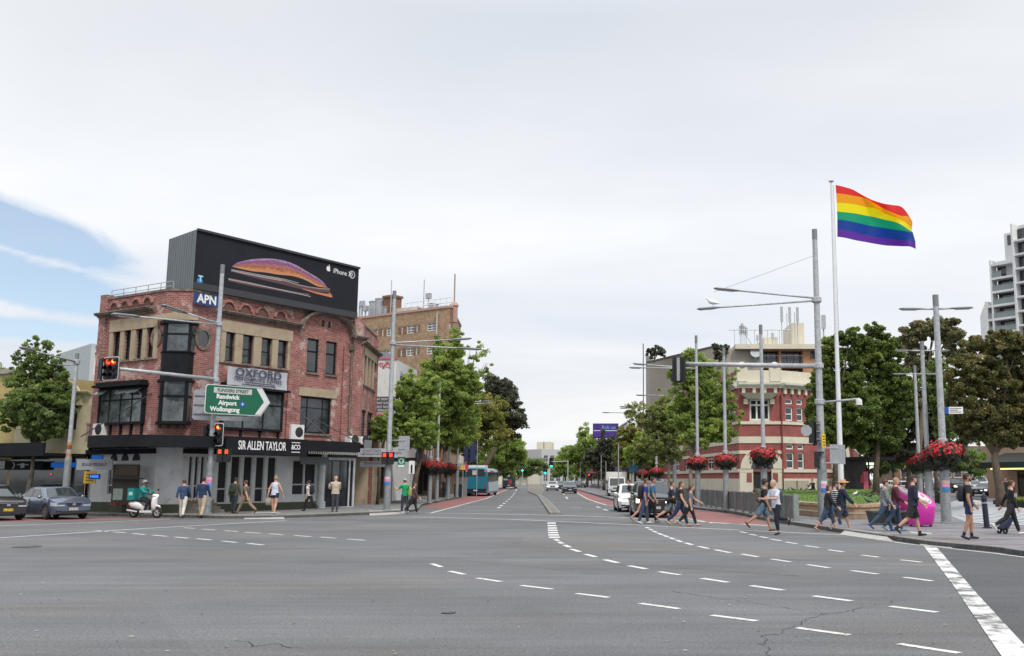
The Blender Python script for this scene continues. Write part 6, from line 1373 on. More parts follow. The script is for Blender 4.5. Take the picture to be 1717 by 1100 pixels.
flyer('red, white and blue flyer on the tall pole above the woman in the black top',RP1,zat(825,Y)-PZ,0.26,0.46,[((0.02,0.15,0.45),0.35),((0.6,0.3,0.4),0.4),((0.6,0.6,0.65),0.25)],r=0.217,ang=-80)
# gull on the lamp arm
def bird(label,loc,rz,col,s=1.0,group=None,name='pigeon'):
 b=MB();b.tube([(-0.19,0,0.10),(-0.11,0,0.11),(-0.02,0,0.13),(0.07,0,0.155),(0.11,0,0.19),(0.125,0,0.225),(0.15,0,0.24),(0.19,0,0.235)],[0.012,0.03,0.062,0.058,0.035,0.03,0.03,0.004],8,up=(0,1,0))
 b.tube([(0.0,0.03,0.08),(0.01,0.03,0.0)],0.006,4);b.tube([(0.0,-0.03,0.08),(0.01,-0.03,0.0)],0.006,4)
 b.v=[tuple(x*s for x in p)for p in b.v];o=b.build(name,col,smooth=True);o.location=loc;o.rotation_euler=(0,0,rz);tag(o,label,'bird',group);return o
q=AT(1195.5,516.5,38.9);bird('white and grey seagull perched on the lower lamp arm',(q.x,q.y,q.z+0.03),R(170),WHITE,1.5,name='seagull')
# -- avenue poles with flower baskets
def fl_pole(label,u,Y,vtop,arms=(),group='smooth grey lamp posts along the plaza kerb',collar=None,r=0.10,rb=0.16):
 loc=polebase(u,Y);h=zat(vtop,Y)-PZ;t=make_pole(label,loc,h,r,r*0.8,2.7,rb,group,(collar or 3.1,))
 for dx,dy,dz,z in arms:lamp_arm(t,z,(dx,dy,z+dz),head=0.9,hw=0.12)
 return loc,h
fp=[]
loc,h=fl_pole('bare-topped lamp post holding the nearest basket behind the railing',1281,47,545);fp.append((loc,0.66,2.75,'nearest of the red baskets behind the railing, over the entrance arch'))
loc,h=fl_pole('lamp post second behind the railing, with a basket',1217,54,584);fp.append((loc,0.62,2.65,'red flower basket second along the railing from the entrance arch'))
loc,h=fl_pole('two-armed lamp post standing through the plane tree, basket at its foot',1170,60,563,[(-3.9,-1.4,0.15,8.35),(-4.1,1.2,0.2,8.35)]);fp.append((loc,0.62,2.65,'red flower basket on the two-armed post, left end of the railing'))
loc,h=fl_pole('slim lamp post in the tree behind the group in jeans',1131,78,655,[(-3.0,0.6,0.1,8.2)])
loc,h=fl_pole('lamp post with red basket above the dark four-wheel drive',1101,92,668,[(-3.4,-1,0.1,8.2),(-3.4,1.2,0.1,8.2)]);fp.append((loc,0.68,2.3,'dark red basket above the roof of the black four-wheel drive'))
loc,h=fl_pole('lamp post rising behind the pair in blue, dark red basket on it',1078,102,690,[(-4.2,0.5,0.1,8.4)]);fp.append((loc,0.66,2.2,'dark red basket just above the bearded man in the blue shirt'))
loc,h=fl_pole('thickest two-headed lamp post on the plaza, rainbow side, with a blue finger sign',1583.5,38.2,495,[(-1.45,0.0,0.0,zat(518,38.2)-PZ),(1.45,0.0,0.05,zat(518,38.2)-PZ)],r=0.14,rb=0.2);fp.append((loc,0.76,2.62,'largest red flower basket, nearest the camera on the plaza'));Q1L=loc
loc,h=fl_pole('two-headed lamp post second in the plaza row',1556.5,51,573,[(-1.45,0.0,0.0,zat(588,51)-PZ),(1.45,0.0,0.0,zat(588,51)-PZ)],r=0.13,rb=0.19);fp.append((loc,0.72,2.62,'red basket half hidden behind the largest one'))
loc,h=fl_pole('two-headed lamp post third in the plaza row, farthest back',1542,62,613,[(-1.45,0.0,0.0,zat(627,62)-PZ),(1.45,0.0,0.0,zat(627,62)-PZ)],r=0.12,rb=0.18);fp.append((loc,0.72,2.62,'farthest of the three plaza baskets, leftmost of the overlapping reds'))
flyer('pink and blue flyer on the thickest plaza lamp post',Q1L,zat(824,38.2)-PZ,0.3,0.42,[((0.02,0.2,0.4),0.4),((0.65,0.25,0.4),0.35),((0.55,0.4,0.3),0.25)],r=0.202)
A_,B_=AT(1585,694,38.1),AT(1615,692.5,38.0);F=Face(A_,B_);z0_,z1_=A_.z,zat(682.5,38.1)
t=thing('finger_sign','small blue and white finger sign high on the thickest plaza post','sign',A_,world=True)
b=MB();F.box(b,0,F.L,0,0.02,z0_,z1_);b.build('panel',WHITE,t);b=MB();F.box(b,0,F.L*0.2,0.021,0.024,z0_,z1_);b.build('blue_end',mat('plate_blue',(0,0,0)),t)
for k in(0.25,0.5,0.75):b=MB();F.box(b,F.L*0.25,F.L*(0.9 if k!=.5 else.7),0.021,0.024,z0_+(z1_-z0_)*k-0.012,z0_+(z1_-z0_)*k+0.012);b.build('printed_line',INKD,t)
for(u,Y,vt,lab,arms)in((766.5,92,640,'slim lamp post at the left kerb near the blue banner',[(3.2,0.5,0.1,8.6),(3.0,-1.2,0.1,8.7)]),(733,76,640,'lamp post among the leaning left trunks, basket at head height',[]),(721,70,650,'lamp post behind the leaning trunk nearest the corner',[]),(752,84,640,'lamp post third in line along the left kerb',[])):
 loc,h=fl_pole(lab,u,Y,vt,arms,'slim lamp posts along the left kerb')
 if u<760:fp.append((loc,0.72,2.55,{733:'middle red basket of the left kerb row',721:'nearest red basket of the left kerb row, by the leaning trunk',752:'right-hand red basket of the left kerb row'}[u]))
# flower baskets
PET=mat('red_petals',(0.42,0.010,0.014),0.6,var=0.6,vscale=14);FOL=mat('basket_foliage',(0.022,0.028,0.016),0.7,var=0.5,vscale=8);LEAFR=mat('dark_red_leaf',(0.07,0.03,0.02),0.7,var=0.5,vscale=10)
def basket_mesh(seed):
 r_=random.Random(seed);A,B_=MB(),MB();n=0
 while n<1500:
  x,y,z=r_.gauss(0,1),r_.gauss(0,1),r_.gauss(0,1);l=math.sqrt(x*x+y*y+z*z);x,y,z=x/l,y/l,z/l
  n+=1;k=r_.uniform(0.72,1.10)*(1+0.26*noise.noise(Vector((x*3,y*3,z*3+seed))));up=z>-0.12+0.15*noise.noise(Vector((x*4,y*4,seed)))
  p=Vector((x*k,y*k,(z*0.62 if z>0 else z*0.78)*k));s_=r_.uniform(0.045,0.085)
  u=Vector((r_.gauss(0,1),r_.gauss(0,1),r_.gauss(0,1))).normalized();w_=u.cross(Vector((x,y,z+0.01))).normalized();u=(u*0.5+Vector((x,y,z)).cross(w_)).normalized()
  pts_=[p-w_*s_-u*s_*0.7,p+w_*s_-u*s_*0.7,p+w_*s_+u*s_,p-w_*s_+u*s_]
  (A if(up and r_.random()<0.66)else B_).add(pts_,[(0,1,2,3)])
 return A,B_
SOIL=mat('basket_core',(0.02,0.018,0.014),0.9)
protos=[]
for sd in(1,2):
 A,B_=basket_mesh(sd);protos.append((A,B_))
first={}
for i,(loc,r,z,lab)in enumerate(fp):
 sd=i%2;t=thing('flower_basket',lab,'flower basket',(loc.x,loc.y,loc.z+z),i*0.7,'red flower baskets on the lamp posts');t.scale=(r/0.72,r/0.72,r/0.72)
 if sd not in first:
  A,B_=protos[sd]
  for m_ in(A,B_):m_.v=[(p[0]*0.72,p[1]*0.72,p[2]*0.72)for p in m_.v]
  bl=A.build('blossom',PET,t);fo=B_.build('foliage',FOL,t);co_=MB().lathe([(0.16,0.18),(0.45,0.14),(0.58,0.0),(0.5,-0.25),(0.22,-0.42),(0.16,-0.42)],n=16).build('basket',SOIL,t,smooth=True);first[sd]=(bl,fo,co_)
 else:
  for o in first[sd]:c=o.copy();COL.objects.link(c);c.parent=t
# flagpole and rainbow flag
Yf=50.0;FPo=polebase(1410.5,Yf);hF=zat(305,Yf)-PZ
t=thing('flagpole','tall white flagpole beside the big signal pole','flagpole',FPo)
WPO=mat('white_pole',(0.66,0.68,0.70),0.4,var=0.06,vscale=3)
MB().lathe([(0.2,0),(0.2,0.03),(0.155,0.05),(0.15,3.0),(0.125,5.5),(0.10,9),(0.055,hF)],n=14).build('pole',WPO,t,angle=40);MB().lathe([(0.02,hF-0.02),(0.14,hF+0.02),(0.14,hF+0.05),(0.03,hF+0.08)],n=10).build('finial',GALV,t)
MB().tube([(0.12,-0.1,1.2),(0.10,-0.05,hF-0.2)],0.008,4).build('halyard',DARKM,t)
# flag outline measured from the photograph: stripe edges as curves in the flag's own waving surface
stripes=[[(1401,310),(1414,313),(1430,318),(1446,327),(1462,335),(1480,341),(1495,343.5),(1510,349),(1520,353),(1526,362)],[(1402,324),(1416,325.5),(1432,328.5),(1450,332),(1466,341),(1482,350),(1498,357),(1512,361),(1522,362),(1529,370)],[(1403,340),(1418,340.5),(1435,343),(1452,347),(1468,350),(1484,358),(1500,367),(1514,375),(1524,382),(1530.5,384)],[(1403.5,354.5),(1418,356),(1435,358),(1452,361.5),(1466,364),(1482,368),(1500,372),(1512,377),(1522,384),(1529,388)],[(1404,368),(1418,369.5),(1435,373),(1452,377),(1468,380),(1484,382.5),(1500,385),(1514,387),(1524,388.5),(1530.5,389.5)],[(1404,383.5),(1418,385.5),(1435,390),(1452,394),(1468,397),(1484,399.5),(1500,401.5),(1514,403),(1525,404),(1535,405.5)],[(1404,397),(1418,399),(1435,403),(1452,406),(1468,409),(1484,411.5),(1500,412.5),(1514,413),(1526,413.5),(1535.5,417.5)]]
stripes[1][7:]=[(1512,362),(1524,363),(1530,372)];stripes[0][7:]=[(1510,346),(1519,354),(1523,361)]
stripes[2][6:]=[(1500,364),(1514,371),(1523,377),(1529,384)]
fc=[(0.72,0.02,0.02),(0.85,0.33,0.0),(0.85,0.74,0.0),(0.0,0.33,0.16),(0.0,0.045,0.30),(0.11,0.02,0.33)]
def flagmat(i,c):
 m=bpy.data.materials.new('flag_cloth_%d'%i);m.use_nodes=True;t_=m.node_tree;b_=t_.nodes['Principled BSDF'];b_.inputs['Base Color'].default_value=(*c,1);b_.inputs['Roughness'].default_value=0.6
 tr=t_.nodes.new('ShaderNodeBsdfTranslucent');tr.inputs[0].default_value=(*[min(1,x*1.2)for x in c],1);mx=t_.nodes.new('ShaderNodeMixShader');mx.inputs[0].default_value=0.5
 t_.links.new(b_.outputs[0],mx.inputs[1]);t_.links.new(tr.outputs[0],mx.inputs[2]);t_.links.new(mx.outputs[0],t_.nodes['Material Output'].inputs[0]);return m
FM_=[flagmat(i,c)for i,c in enumerate(fc)]
def cat(P,t_):
 x=t_*(len(P)-1);i=min(int(x),len(P)-2);f=x-i;p0,p1,p2,p3=[Vector(P[max(0,min(len(P)-1,j))])for j in(i-1,i,i+1,i+2)]
 return 0.5*((2*p1)+(p2-p0)*f+(2*p0-5*p1+4*p2-p3)*f*f+(3*p1-p0-3*p2+p3)*f**3)
nU,nV=54,4;b=MB();rowsF=[]
for s_ in range(6):
 for j in range(nV+(1 if s_==5 else 0)):
  fv=j/nV;row=[]
  for k in range(nU+1):
   t_=k/nU;p=cat(stripes[s_],t_).lerp(cat(stripes[s_+1],t_),fv);vv=(s_+fv)/6
   yy=Yf-0.1+0.35*math.sin(t_*7.5-vv*2.2)*min(1,t_*3)+0.9*t_+0.06*math.sin(t_*23+vv*9)*t_
   row.append(AT(p.x,p.y,yy))
  rowsF.append(row)
nr=len(rowsF);vs=[p for r in rowsF for p in r];n1_=nU+1
b.v=[tuple(p)for p in vs]
for i in range(nr-1):
 for k in range(nU):b.f.append([i*n1_+k,(i+1)*n1_+k,(i+1)*n1_+k+1,i*n1_+k+1]);b.m.append(i//nV)
o=AT(1402,310,Yf);b.v=[(p[0]-o.x,p[1]-o.y,p[2]-o.z)for p in b.v]
fo=b.build('rainbow_flag',FM_,smooth=True);fo.location=o;tag(fo,'six-striped rainbow flag flying in the wind from the white pole','flag')
# bollards
def bollard(label,u,Y,h=1.12,r=0.085,lean=0.0):
 loc=polebase(u,Y);t=thing('bollard',label,'bollard',loc,0,'black bollards on the plaza');t.rotation_euler=(0,lean,0)
 MB().lathe([(r*1.9,0),(r*1.9,0.03),(r*1.15,0.05),(r*1.1,h-0.16),(r*1.25,h-0.15),(r*1.25,h-0.12),(r*1.0,h-0.10),(r*0.95,h-0.03),(r*0.4,h)],n=14).build('post',mat('bollard_navy',(0.012,0.014,0.03),0.4),t,angle=40)
 MB().lathe([(r*1.12,h-0.3),(r*1.14,h-0.3),(r*1.14,h-0.26),(r*1.12,h-0.26)],n=14).build('band',GALV,t)
bollard('black bollard between the bearded man and the woman in black',1650.5,34.4,1.14,0.085,R(-3));bollard('slim black bollard farther back, left of the largest lamp post',1573.5,68,1.1);bollard('thin dark bollard just behind the nearest one',1648,60,1.1,0.05)
# magenta display drums
MAG=mat('magenta_plastic',(0.50,0.02,0.30),0.4,var=0.08,vscale=2,spec=0.6)
def drum(label,u,Y,s=1.0,rz=0.0,m=MAG):
 t=thing('display_drum',label,'display drum',polebase(u,Y),rz);t.scale=(s*0.84,s*0.84,s)
 n=24;rings=[]
 for(r,z,sx)in((0.50,0.06,-0.10),(0.52,0.12,-0.08),(0.52,0.35,0.0)):rings.append([(r*math.cos(2*math.pi*k/n)+sx,r*math.sin(2*math.pi*k/n),z)for k in range(n)])
 top_=lambda x,r:0.98-(x-0.08)*0.58
 for r in(0.52,0.50):rings.append([(r*math.cos(2*math.pi*k/n)+0.08,r*math.sin(2*math.pi*k/n),top_(r*math.cos(2*math.pi*k/n)+0.08,r)+(0.0 if r==0.52 else 0.03))for k in range(n)])
 MB().loft(rings).build('drum',m,t,angle=40)
 def disc(r,off,mm,nm,r2=0):
  nv=Vector((0.6,0,0.8));nv=Vector((0.6,0.0,0.8));c=Vector((0.08,0,top_(0.08,0)+0.03+off))
  pts_=[(c.x+r*math.cos(2*math.pi*k/n),r*math.sin(2*math.pi*k/n),top_(c.x+r*math.cos(2*math.pi*k/n),0)+0.03+off)for k in range(n)]
  b=MB().hexa([(p[0],p[1],p[2]-0.004)for p in pts_],pts_);b.build(nm,mm,t)
 disc(0.36,0.010,mat('disc_print',(0.5,0.5,0.5),0.5,var=0.2,vscale=12),'white_disc');disc(0.30,0.016,mat('printed_ring',(0.05,0.12,0.12),0.5),'printed_ring');disc(0.27,0.022,mat('disc_print',(0,0,0)),'inner_disc')
 b=MB();b.box((0.0,0.08,top_(0.0,0)+0.058),(0.18,0.12,0.004),mtx=Matrix.Rotation(math.atan(0.58),3,'Y'));b.build('printed_mark',mat('printed_pink',(0.6,0.05,0.2),0.5),t)
 for a in(0.6,2.3,3.9,5.4):MB().box((0.4*math.cos(a)-0.08,0.4*math.sin(a),0.03),(0.08,0.08,0.06)).build('foot',DARKM,t)
 return t
drum('bright magenta slant-topped drum with a white printed disc behind the man in the cap',1543,35.6,1.0,R(-55));drum('darker magenta slant-topped drum half hidden behind the woman in the maroon coat',1514,52,1.05,R(-50),mat('deep_magenta_plastic',(0.30,0.015,0.16),0.4,var=0.1))
def bench(label,u,Y,L,rz):
 t=thing('planter_box',label,'bench',polebase(u,Y),rz);b=MB().hexa([(-L/2+0.08,-0.28,0.04),(L/2-0.08,-0.28,0.04),(L/2-0.08,0.28,0.04),(-L/2+0.08,0.28,0.04)],[(-L/2,-0.33,0.44),(L/2,-0.33,0.44),(L/2,0.33,0.44),(-L/2,0.33,0.44)]);b.build('body',mat('dark_bench',(0.035,0.04,0.04),0.5,var=0.2),t);MB().box((0,0,0.47),(L+0.04,0.7,0.06)).build('seat_top',mat('bench_top',(0.06,0.065,0.065),0.5),t);return t
bench('dark block bench on the plaza behind the woman in the grey jumper',1476,37.2,0.95,R(8));bench('dark block bench behind the woman in the maroon coat',1509,36.9,0.85,R(5))
# bus stop things and banner on the left pavement
def signpost(name,label,u,Y,h,panels,cat='sign',lean=0,group=None):
 loc=polebase(u,Y);t=thing(name,label,cat,loc,0,group);MB().tube([(0,0,0),(0,0,h)],0.035,8).build('post',GALV,t)
 for x,z,w_,hh,m in panels:MB().box((x,-0.05,z),(w_,0.03,hh)).build('panel',m,t)
 return t
signpost('parking_sign','white parking sign with a red bar near the green sign',690,59,2.75,[(0,2.35,0.34,0.75,WHITE),(0,2.25,0.10,0.5,mat('sign_red',(0.5,0.02,0.02),0.5))])
signpost('banner_flag','dark blue vertical banner with a white disc over the left pavement',799.5,98,5.6,[(-0.45,4.3,0.55,2.0,mat('navy_banner',(0.02,0.03,0.10),0.6)),(-1.1,4.2,0.35,1.7,mat('navy_banner',(0,0,0)))],'banner')
b=MB().ball((0,0,0),(0.2,0.01,0.3));
signpost('bus_stop','yellow and pink bus stop flag left of the first bus',776,92,3.0,[(0,2.7,0.35,0.4,mat('bright_yellow',(0,0,0))),(0.35,2.75,0.25,0.5,mat('printed_pink',(0,0,0)))])
def boxy(name,label,u,Y,dims,m,cat,lid=None):
 t=thing(name,label,cat,polebase(u,Y));MB().box((0,0,dims[2]/2),dims).build('body',m,t);MB().box((0,0,dims[2]+0.03),(dims[0]+0.08,dims[1]+0.08,0.06)).build('lid',lid or DARKM,t);return t
boxy('litter_bin','dark litter bin by the post at the left kerb',768.8,94,(0.7,0.6,1.1),DARKM,'bin');boxy('ticket_machine','grey cabinet beside the bus stop',775,95,(0.9,0.5,1.9),mat('grey_sign',(0,0,0)),'cabinet')
boxy('utility_box','small dark cabinet at the foot of the white-arched shopfront',497,57.2,(0.5,0.35,0.75),DARKM,'cabinet')
# outdoor menu stand by the scooter, bracketed side sign, blue neon
A_,B_=AT(191,800,49.2),AT(234,800,49.6);F=Face(A_,B_);zz0=zat(846,49.4);
t=thing('menu_stand','glazed timber menu stand with a small roof behind the scooter rider','menu stand',polebase(207,49.4),world=True)
BRN=mat('dark_timber',(0.06,0.05,0.045),0.7,var=0.2)
b=MB();F.box(b,0,F.L,0,0.5,zz0+0.1,zat(779,49.4));b.build('cabinet',BRN,t);b=MB();F.box(b,0.08,F.L-0.08,0.502,0.51,zat(800,49.4)+0.1,zat(781,49.4));b.build('timber_panel',mat('brown_panel',(0.10,0.075,0.055),0.6,var=0.2),t)
b=MB();F.box(b,-0.05,F.L+0.25,0.3,0.95,zat(803.5,49.4),zat(801.5,49.4));b.build('roof',DARKM,t);b=MB();F.box(b,0.08,0.5,0.51,0.53,zat(838,49.4),zat(819,49.4));b.build('menu_sheet',mat('pale_green_sheet',(0.34,0.42,0.36),0.6,var=0.3,vscale=8),t)
b=MB();F.box(b,-0.02,0.3,0.3,0.75,zz0-0.02,zz0+0.1);F.box(b,0.0,F.L,0.02,0.48,zz0+0.0,zz0+0.098);b.build('tray',mat('maroon_tray',(0.12,0.02,0.02),0.5),t);b=MB();F.box(b,F.L/2-0.08,F.L/2+0.08,0.1,0.3,PZ,zz0);b.build('leg',DARKM,t)
tenant('long grey board reading SIR ALLEN TAYLOR & CO hanging left of the menu stand',129,770,189,788,48.3,mat('mid_grey_board',(0.25,0.26,0.27),0.6),[('SIR ALLEN TAYLOR & CO',0.5,0.42,0.85,INKD)])
def glowboard(label,u0,v0,u1,v1,Y,col,es,tx=None):
 A_,B_=AT(u0,v1,Y),AT(u1,v1,Y);F=Face(A_,B_);zt_=AT(u0,v0,Y).z;t=thing('lit_sign',label,'lit sign',A_,world=True);b=MB();F.box(b,0,F.L,0,0.06,A_.z,zt_);b.build('panel',mat('dark_blue_panel',(0.005,0.02,0.12),0.4),t)
 nm='glow_%d_%d_%d'%tuple(int(c*99)for c in col)
 if tx:lettering(F,t,tx,F.L/2,0.066,(A_.z+zt_)/2,(zt_-A_.z)*0.8,mat(nm,col,emit=col,estr=es),F.L/((zt_-A_.z)*0.8*len(tx)*0.62))
 else:b=MB();F.box(b,0.02,F.L-0.02,0.061,0.066,A_.z+0.02,zt_-0.02);b.build('lit_face',mat(nm,col,emit=col,estr=es),t)
 return t
glowboard('glowing blue sign over the narrow doorway left of the white door',150,795,168,803.5,49.5,(0.02,0.15,0.9),2.5,'PARIS')
glowboard('bright blue panel under the canopy, directly above the long grey board',154,763.5,173,770.5,50.0,(0.0,0.10,0.5),0.35)
glowboard('wide blue shop sign behind the leftmost pole',86,775,129,784,52.5,(0.0,0.10,0.45),0.4)
glowboard('tiny red light in the dark shop window on the left',85,793.5,88,796.5,52.5,(0.8,0.02,0.05),3)
A_,B_=AT(8,790,53),AT(72,790,53);F=Face(A_,B_);z0_,z1_=AT(8,788,53).z,AT(8,773,53).z;t=thing('shop_sign','black sign board with a pale bull-horn emblem at the far left','sign',A_,world=True)
b=MB();F.box(b,0,F.L,0,0.06,z0_,z1_);b.build('panel',BLACKP,t);zc_=(z0_+z1_)/2
for cx_ in(0.12,0.62):
 b=MB();c_=F.L*cx_+0.1
 for k in range(10):
  a0,a1=R(-70+k*14),R(-70+(k+1)*14);
  F.poly(b,[(c_+0.14*math.cos(a0),zc_+0.17*math.sin(a0)),(c_+0.2*math.cos(a0),zc_+0.2*math.sin(a0)),(c_+0.2*math.cos(a1),zc_+0.2*math.sin(a1)),(c_+0.14*math.cos(a1),zc_+0.17*math.sin(a1))],0.062,0.066)
 if cx_>0.5:F.box(b,c_-0.7,c_-0.08,0.062,0.066,zc_+0.02,zc_+0.07);F.box(b,c_-0.5,c_-0.3,0.067,0.07,zc_-0.12,zc_+0.12)
 b.build('emblem',mat('pale_emblem',(0.35,0.36,0.37),0.5),t)
# far signals down the avenue
for(u,v,Y,lab,s_)in((924.5,776,190,'far green traffic light on the mast arm over the avenue',0.9),(914,788,210,'small far green light just left of the mast arm one',0.6),(876,784,230,'distant green light above the rear bus',0.6)):
 p=AT(u,v,Y);t=signal(lab,p,0,1,0.7,1.5,[(0,2,'g')],face=False);t.scale=(1.25,1.25,1.25)
 for ch in t.children:
  if ch.name.startswith('lens')and ch.data.materials[0]==GGL:ch.scale=(1.7,1.2,1.0)
loc=polebase(952,190);t=thing('signal_mast','distant grey mast with an arm over the avenue carrying the green light','pole',loc);MB().tube([(0,0,0),(0,0,5.2)],0.12,8).build('pole',GALV,t);q=AT(925,774,190)-loc;MB().tube([(0,0,5.0),(q.x,0,q.z)],0.08,6).build('mast_arm',GALV,t)
for u,Y,lab in((914,210,'short far post under the small green light'),(876,230,'short far post beyond the rear bus')):loc=polebase(u,Y);MB().tube([(0,0,0),(0,0,zat(786,Y)-PZ)],0.08,6).build('signal_post',GALV).location=loc;tag(bpy.context.scene.objects[-1],lab,'pole')
p=AT(987.5,800,150);signal('far red light on the right side of the avenue',p,0,1,0.6,1.1,[(0,0,'r')],face=False);loc=polebase(987.5,150);o=MB().tube([(0,0,0),(0,0,2.0)],0.07,6).build('signal_post',GALV);o.location=loc;tag(o,'short post under the far red light','pole')
signpost('blue_sign','dark blue board on a post between the truck and the white hatchback',1062,78,3.2,[(0,2.45,0.75,0.55,mat('petrol_blue',(0.01,0.07,0.13),0.5))])
for i,(u,Y)in enumerate(((1037,72),(1016,98),(1008,108),(973,150))):signpost('street_post',('slim grey kerb post right of the truck cab','slim grey kerb post left of the truck','slim grey kerb post beside the brown trunk','slim grey kerb post by the red awning')[i],u,Y,4.2 if i!=1 else 3.4,[],'pole',group='slim posts on the right kerb')
# ================================================================ TREES
def leafmat(name,c0,c1,c2,tr=0.35,speck=None):
 m=bpy.data.materials.new(name);m.use_nodes=True;t=m.node_tree;b=t.nodes['Principled BSDF'];b.inputs['Roughness'].default_value=0.55
 at=t.nodes.new('ShaderNodeAttribute');at.attribute_name='tint'
 rp=t.nodes.new('ShaderNodeValToRGB');t.links.new(at.outputs['Fac'],rp.inputs[0]);e=rp.color_ramp.elements
 e[0].position=0.0;e[0].color=(*c0,1);e[1].position=0.96 if speck else 1.0;e[1].color=(*c2,1);x=e.new(0.5);x.color=(*c1,1)
 if speck:y=e.new(0.975);y.color=(*speck,1)
 t.links.new(rp.outputs[0],b.inputs['Base Color'])
 ts=t.nodes.new('ShaderNodeBsdfTranslucent');vm=t.nodes.new('ShaderNodeVectorMath');vm.operation='MULTIPLY';t.links.new(rp.outputs[0],vm.inputs[0]);vm.inputs[1].default_value=(1.3,1.35,0.6);t.links.new(vm.outputs[0],ts.inputs[0])
 mx=t.nodes.new('ShaderNodeMixShader');mx.inputs[0].default_value=tr;t.links.new(b.outputs[0],mx.inputs[1]);t.links.new(ts.outputs[0],mx.inputs[2]);t.links.new(mx.outputs[0],t.nodes['Material Output'].inputs[0])
 return m
LF_PLANE=leafmat('plane_leaves',(0.127,0.184,0.052),(0.259,0.351,0.098),(0.437,0.506,0.161),0.5)
LF_MID=leafmat('street_tree_leaves',(0.092,0.144,0.052),(0.172,0.247,0.086),(0.299,0.368,0.138),0.5)
LF_BROWN=leafmat('browning_leaves',(0.135,0.158,0.045),(0.247,0.269,0.075),(0.404,0.322,0.128),0.5)
LF_DARK=leafmat('fig_leaves',(0.046,0.055,0.038),(0.086,0.098,0.062),(0.156,0.153,0.101),0.2)
LF_FIG=leafmat('park_tree_leaves',(0.063,0.101,0.026),(0.128,0.187,0.041),(0.247,0.307,0.067),0.3)
LF_OLIVE=leafmat('olive_brown_leaves',(0.116,0.129,0.070),(0.194,0.200,0.103),(0.365,0.253,0.169),0.25)
LF_RED=leafmat('reddish_leaves',(0.065,0.075,0.026),(0.137,0.143,0.046),(0.260,0.182,0.078),0.3,speck=(0.5,0.42,0.3))
LF_GREY=leafmat('grey_green_leaves',(0.149,0.187,0.075),(0.247,0.292,0.113),(0.404,0.389,0.179),0.5)
BARKB=mat('brown_bark',(0.10,0.075,0.055),0.9,var=0.35,vscale=5,bump=0.6,bscale=14)
BARKP=mat('pale_mottled_bark',(0.24,0.22,0.17),0.9,var=0.35,vscale=6,bump=0.4,bscale=10,dirt=(0.10,0.09,0.06),dscale=5,dmin=0.5,dmax=0.6)
def leaves(name,pos,size,seed,parent,material,off,tint,upb=0.5):
 """one mesh of small folded leaf quads at pos (N x 3)"""
 g=np.random.default_rng(seed);N_=len(pos)
 nrm=g.normal(size=(N_,3));nrm[:,2]+=upb;nrm/=np.linalg.norm(nrm,axis=1)[:,None]
 u=np.cross(nrm,g.normal(size=(N_,3)));u/=np.linalg.norm(u,axis=1)[:,None];w_=np.cross(nrm,u)
 s_=size*g.uniform(0.6,1.35,size=(N_,1));P=pos-np.array(off)
 tip=P+u*s_*0.62;base=P-u*s_*0.62;a=P+w_*s_*0.42-nrm*s_*0.12;c=P-w_*s_*0.42-nrm*s_*0.12
 vs=np.stack([base,a,tip,c],1).reshape(-1,3)
 me=bpy.data.meshes.new(name);me.vertices.add(4*N_);me.vertices.foreach_set('co',vs.astype(np.float32).ravel())
 me.loops.add(4*N_);me.loops.foreach_set('vertex_index',np.arange(4*N_,dtype=np.int32))
 me.polygons.add(N_);me.polygons.foreach_set('loop_start',np.arange(0,4*N_,4,dtype=np.int32));me.polygons.foreach_set('loop_total',np.full(N_,4,dtype=np.int32))
 me.update(calc_edges=True);at=me.attributes.new('tint','FLOAT','FACE');at.data.foreach_set('value',np.clip(tint,0,1).astype(np.float32))
 me.materials.append(material);o=bpy.data.objects.new(name,me);COL.objects.link(o);o.parent=parent;return o
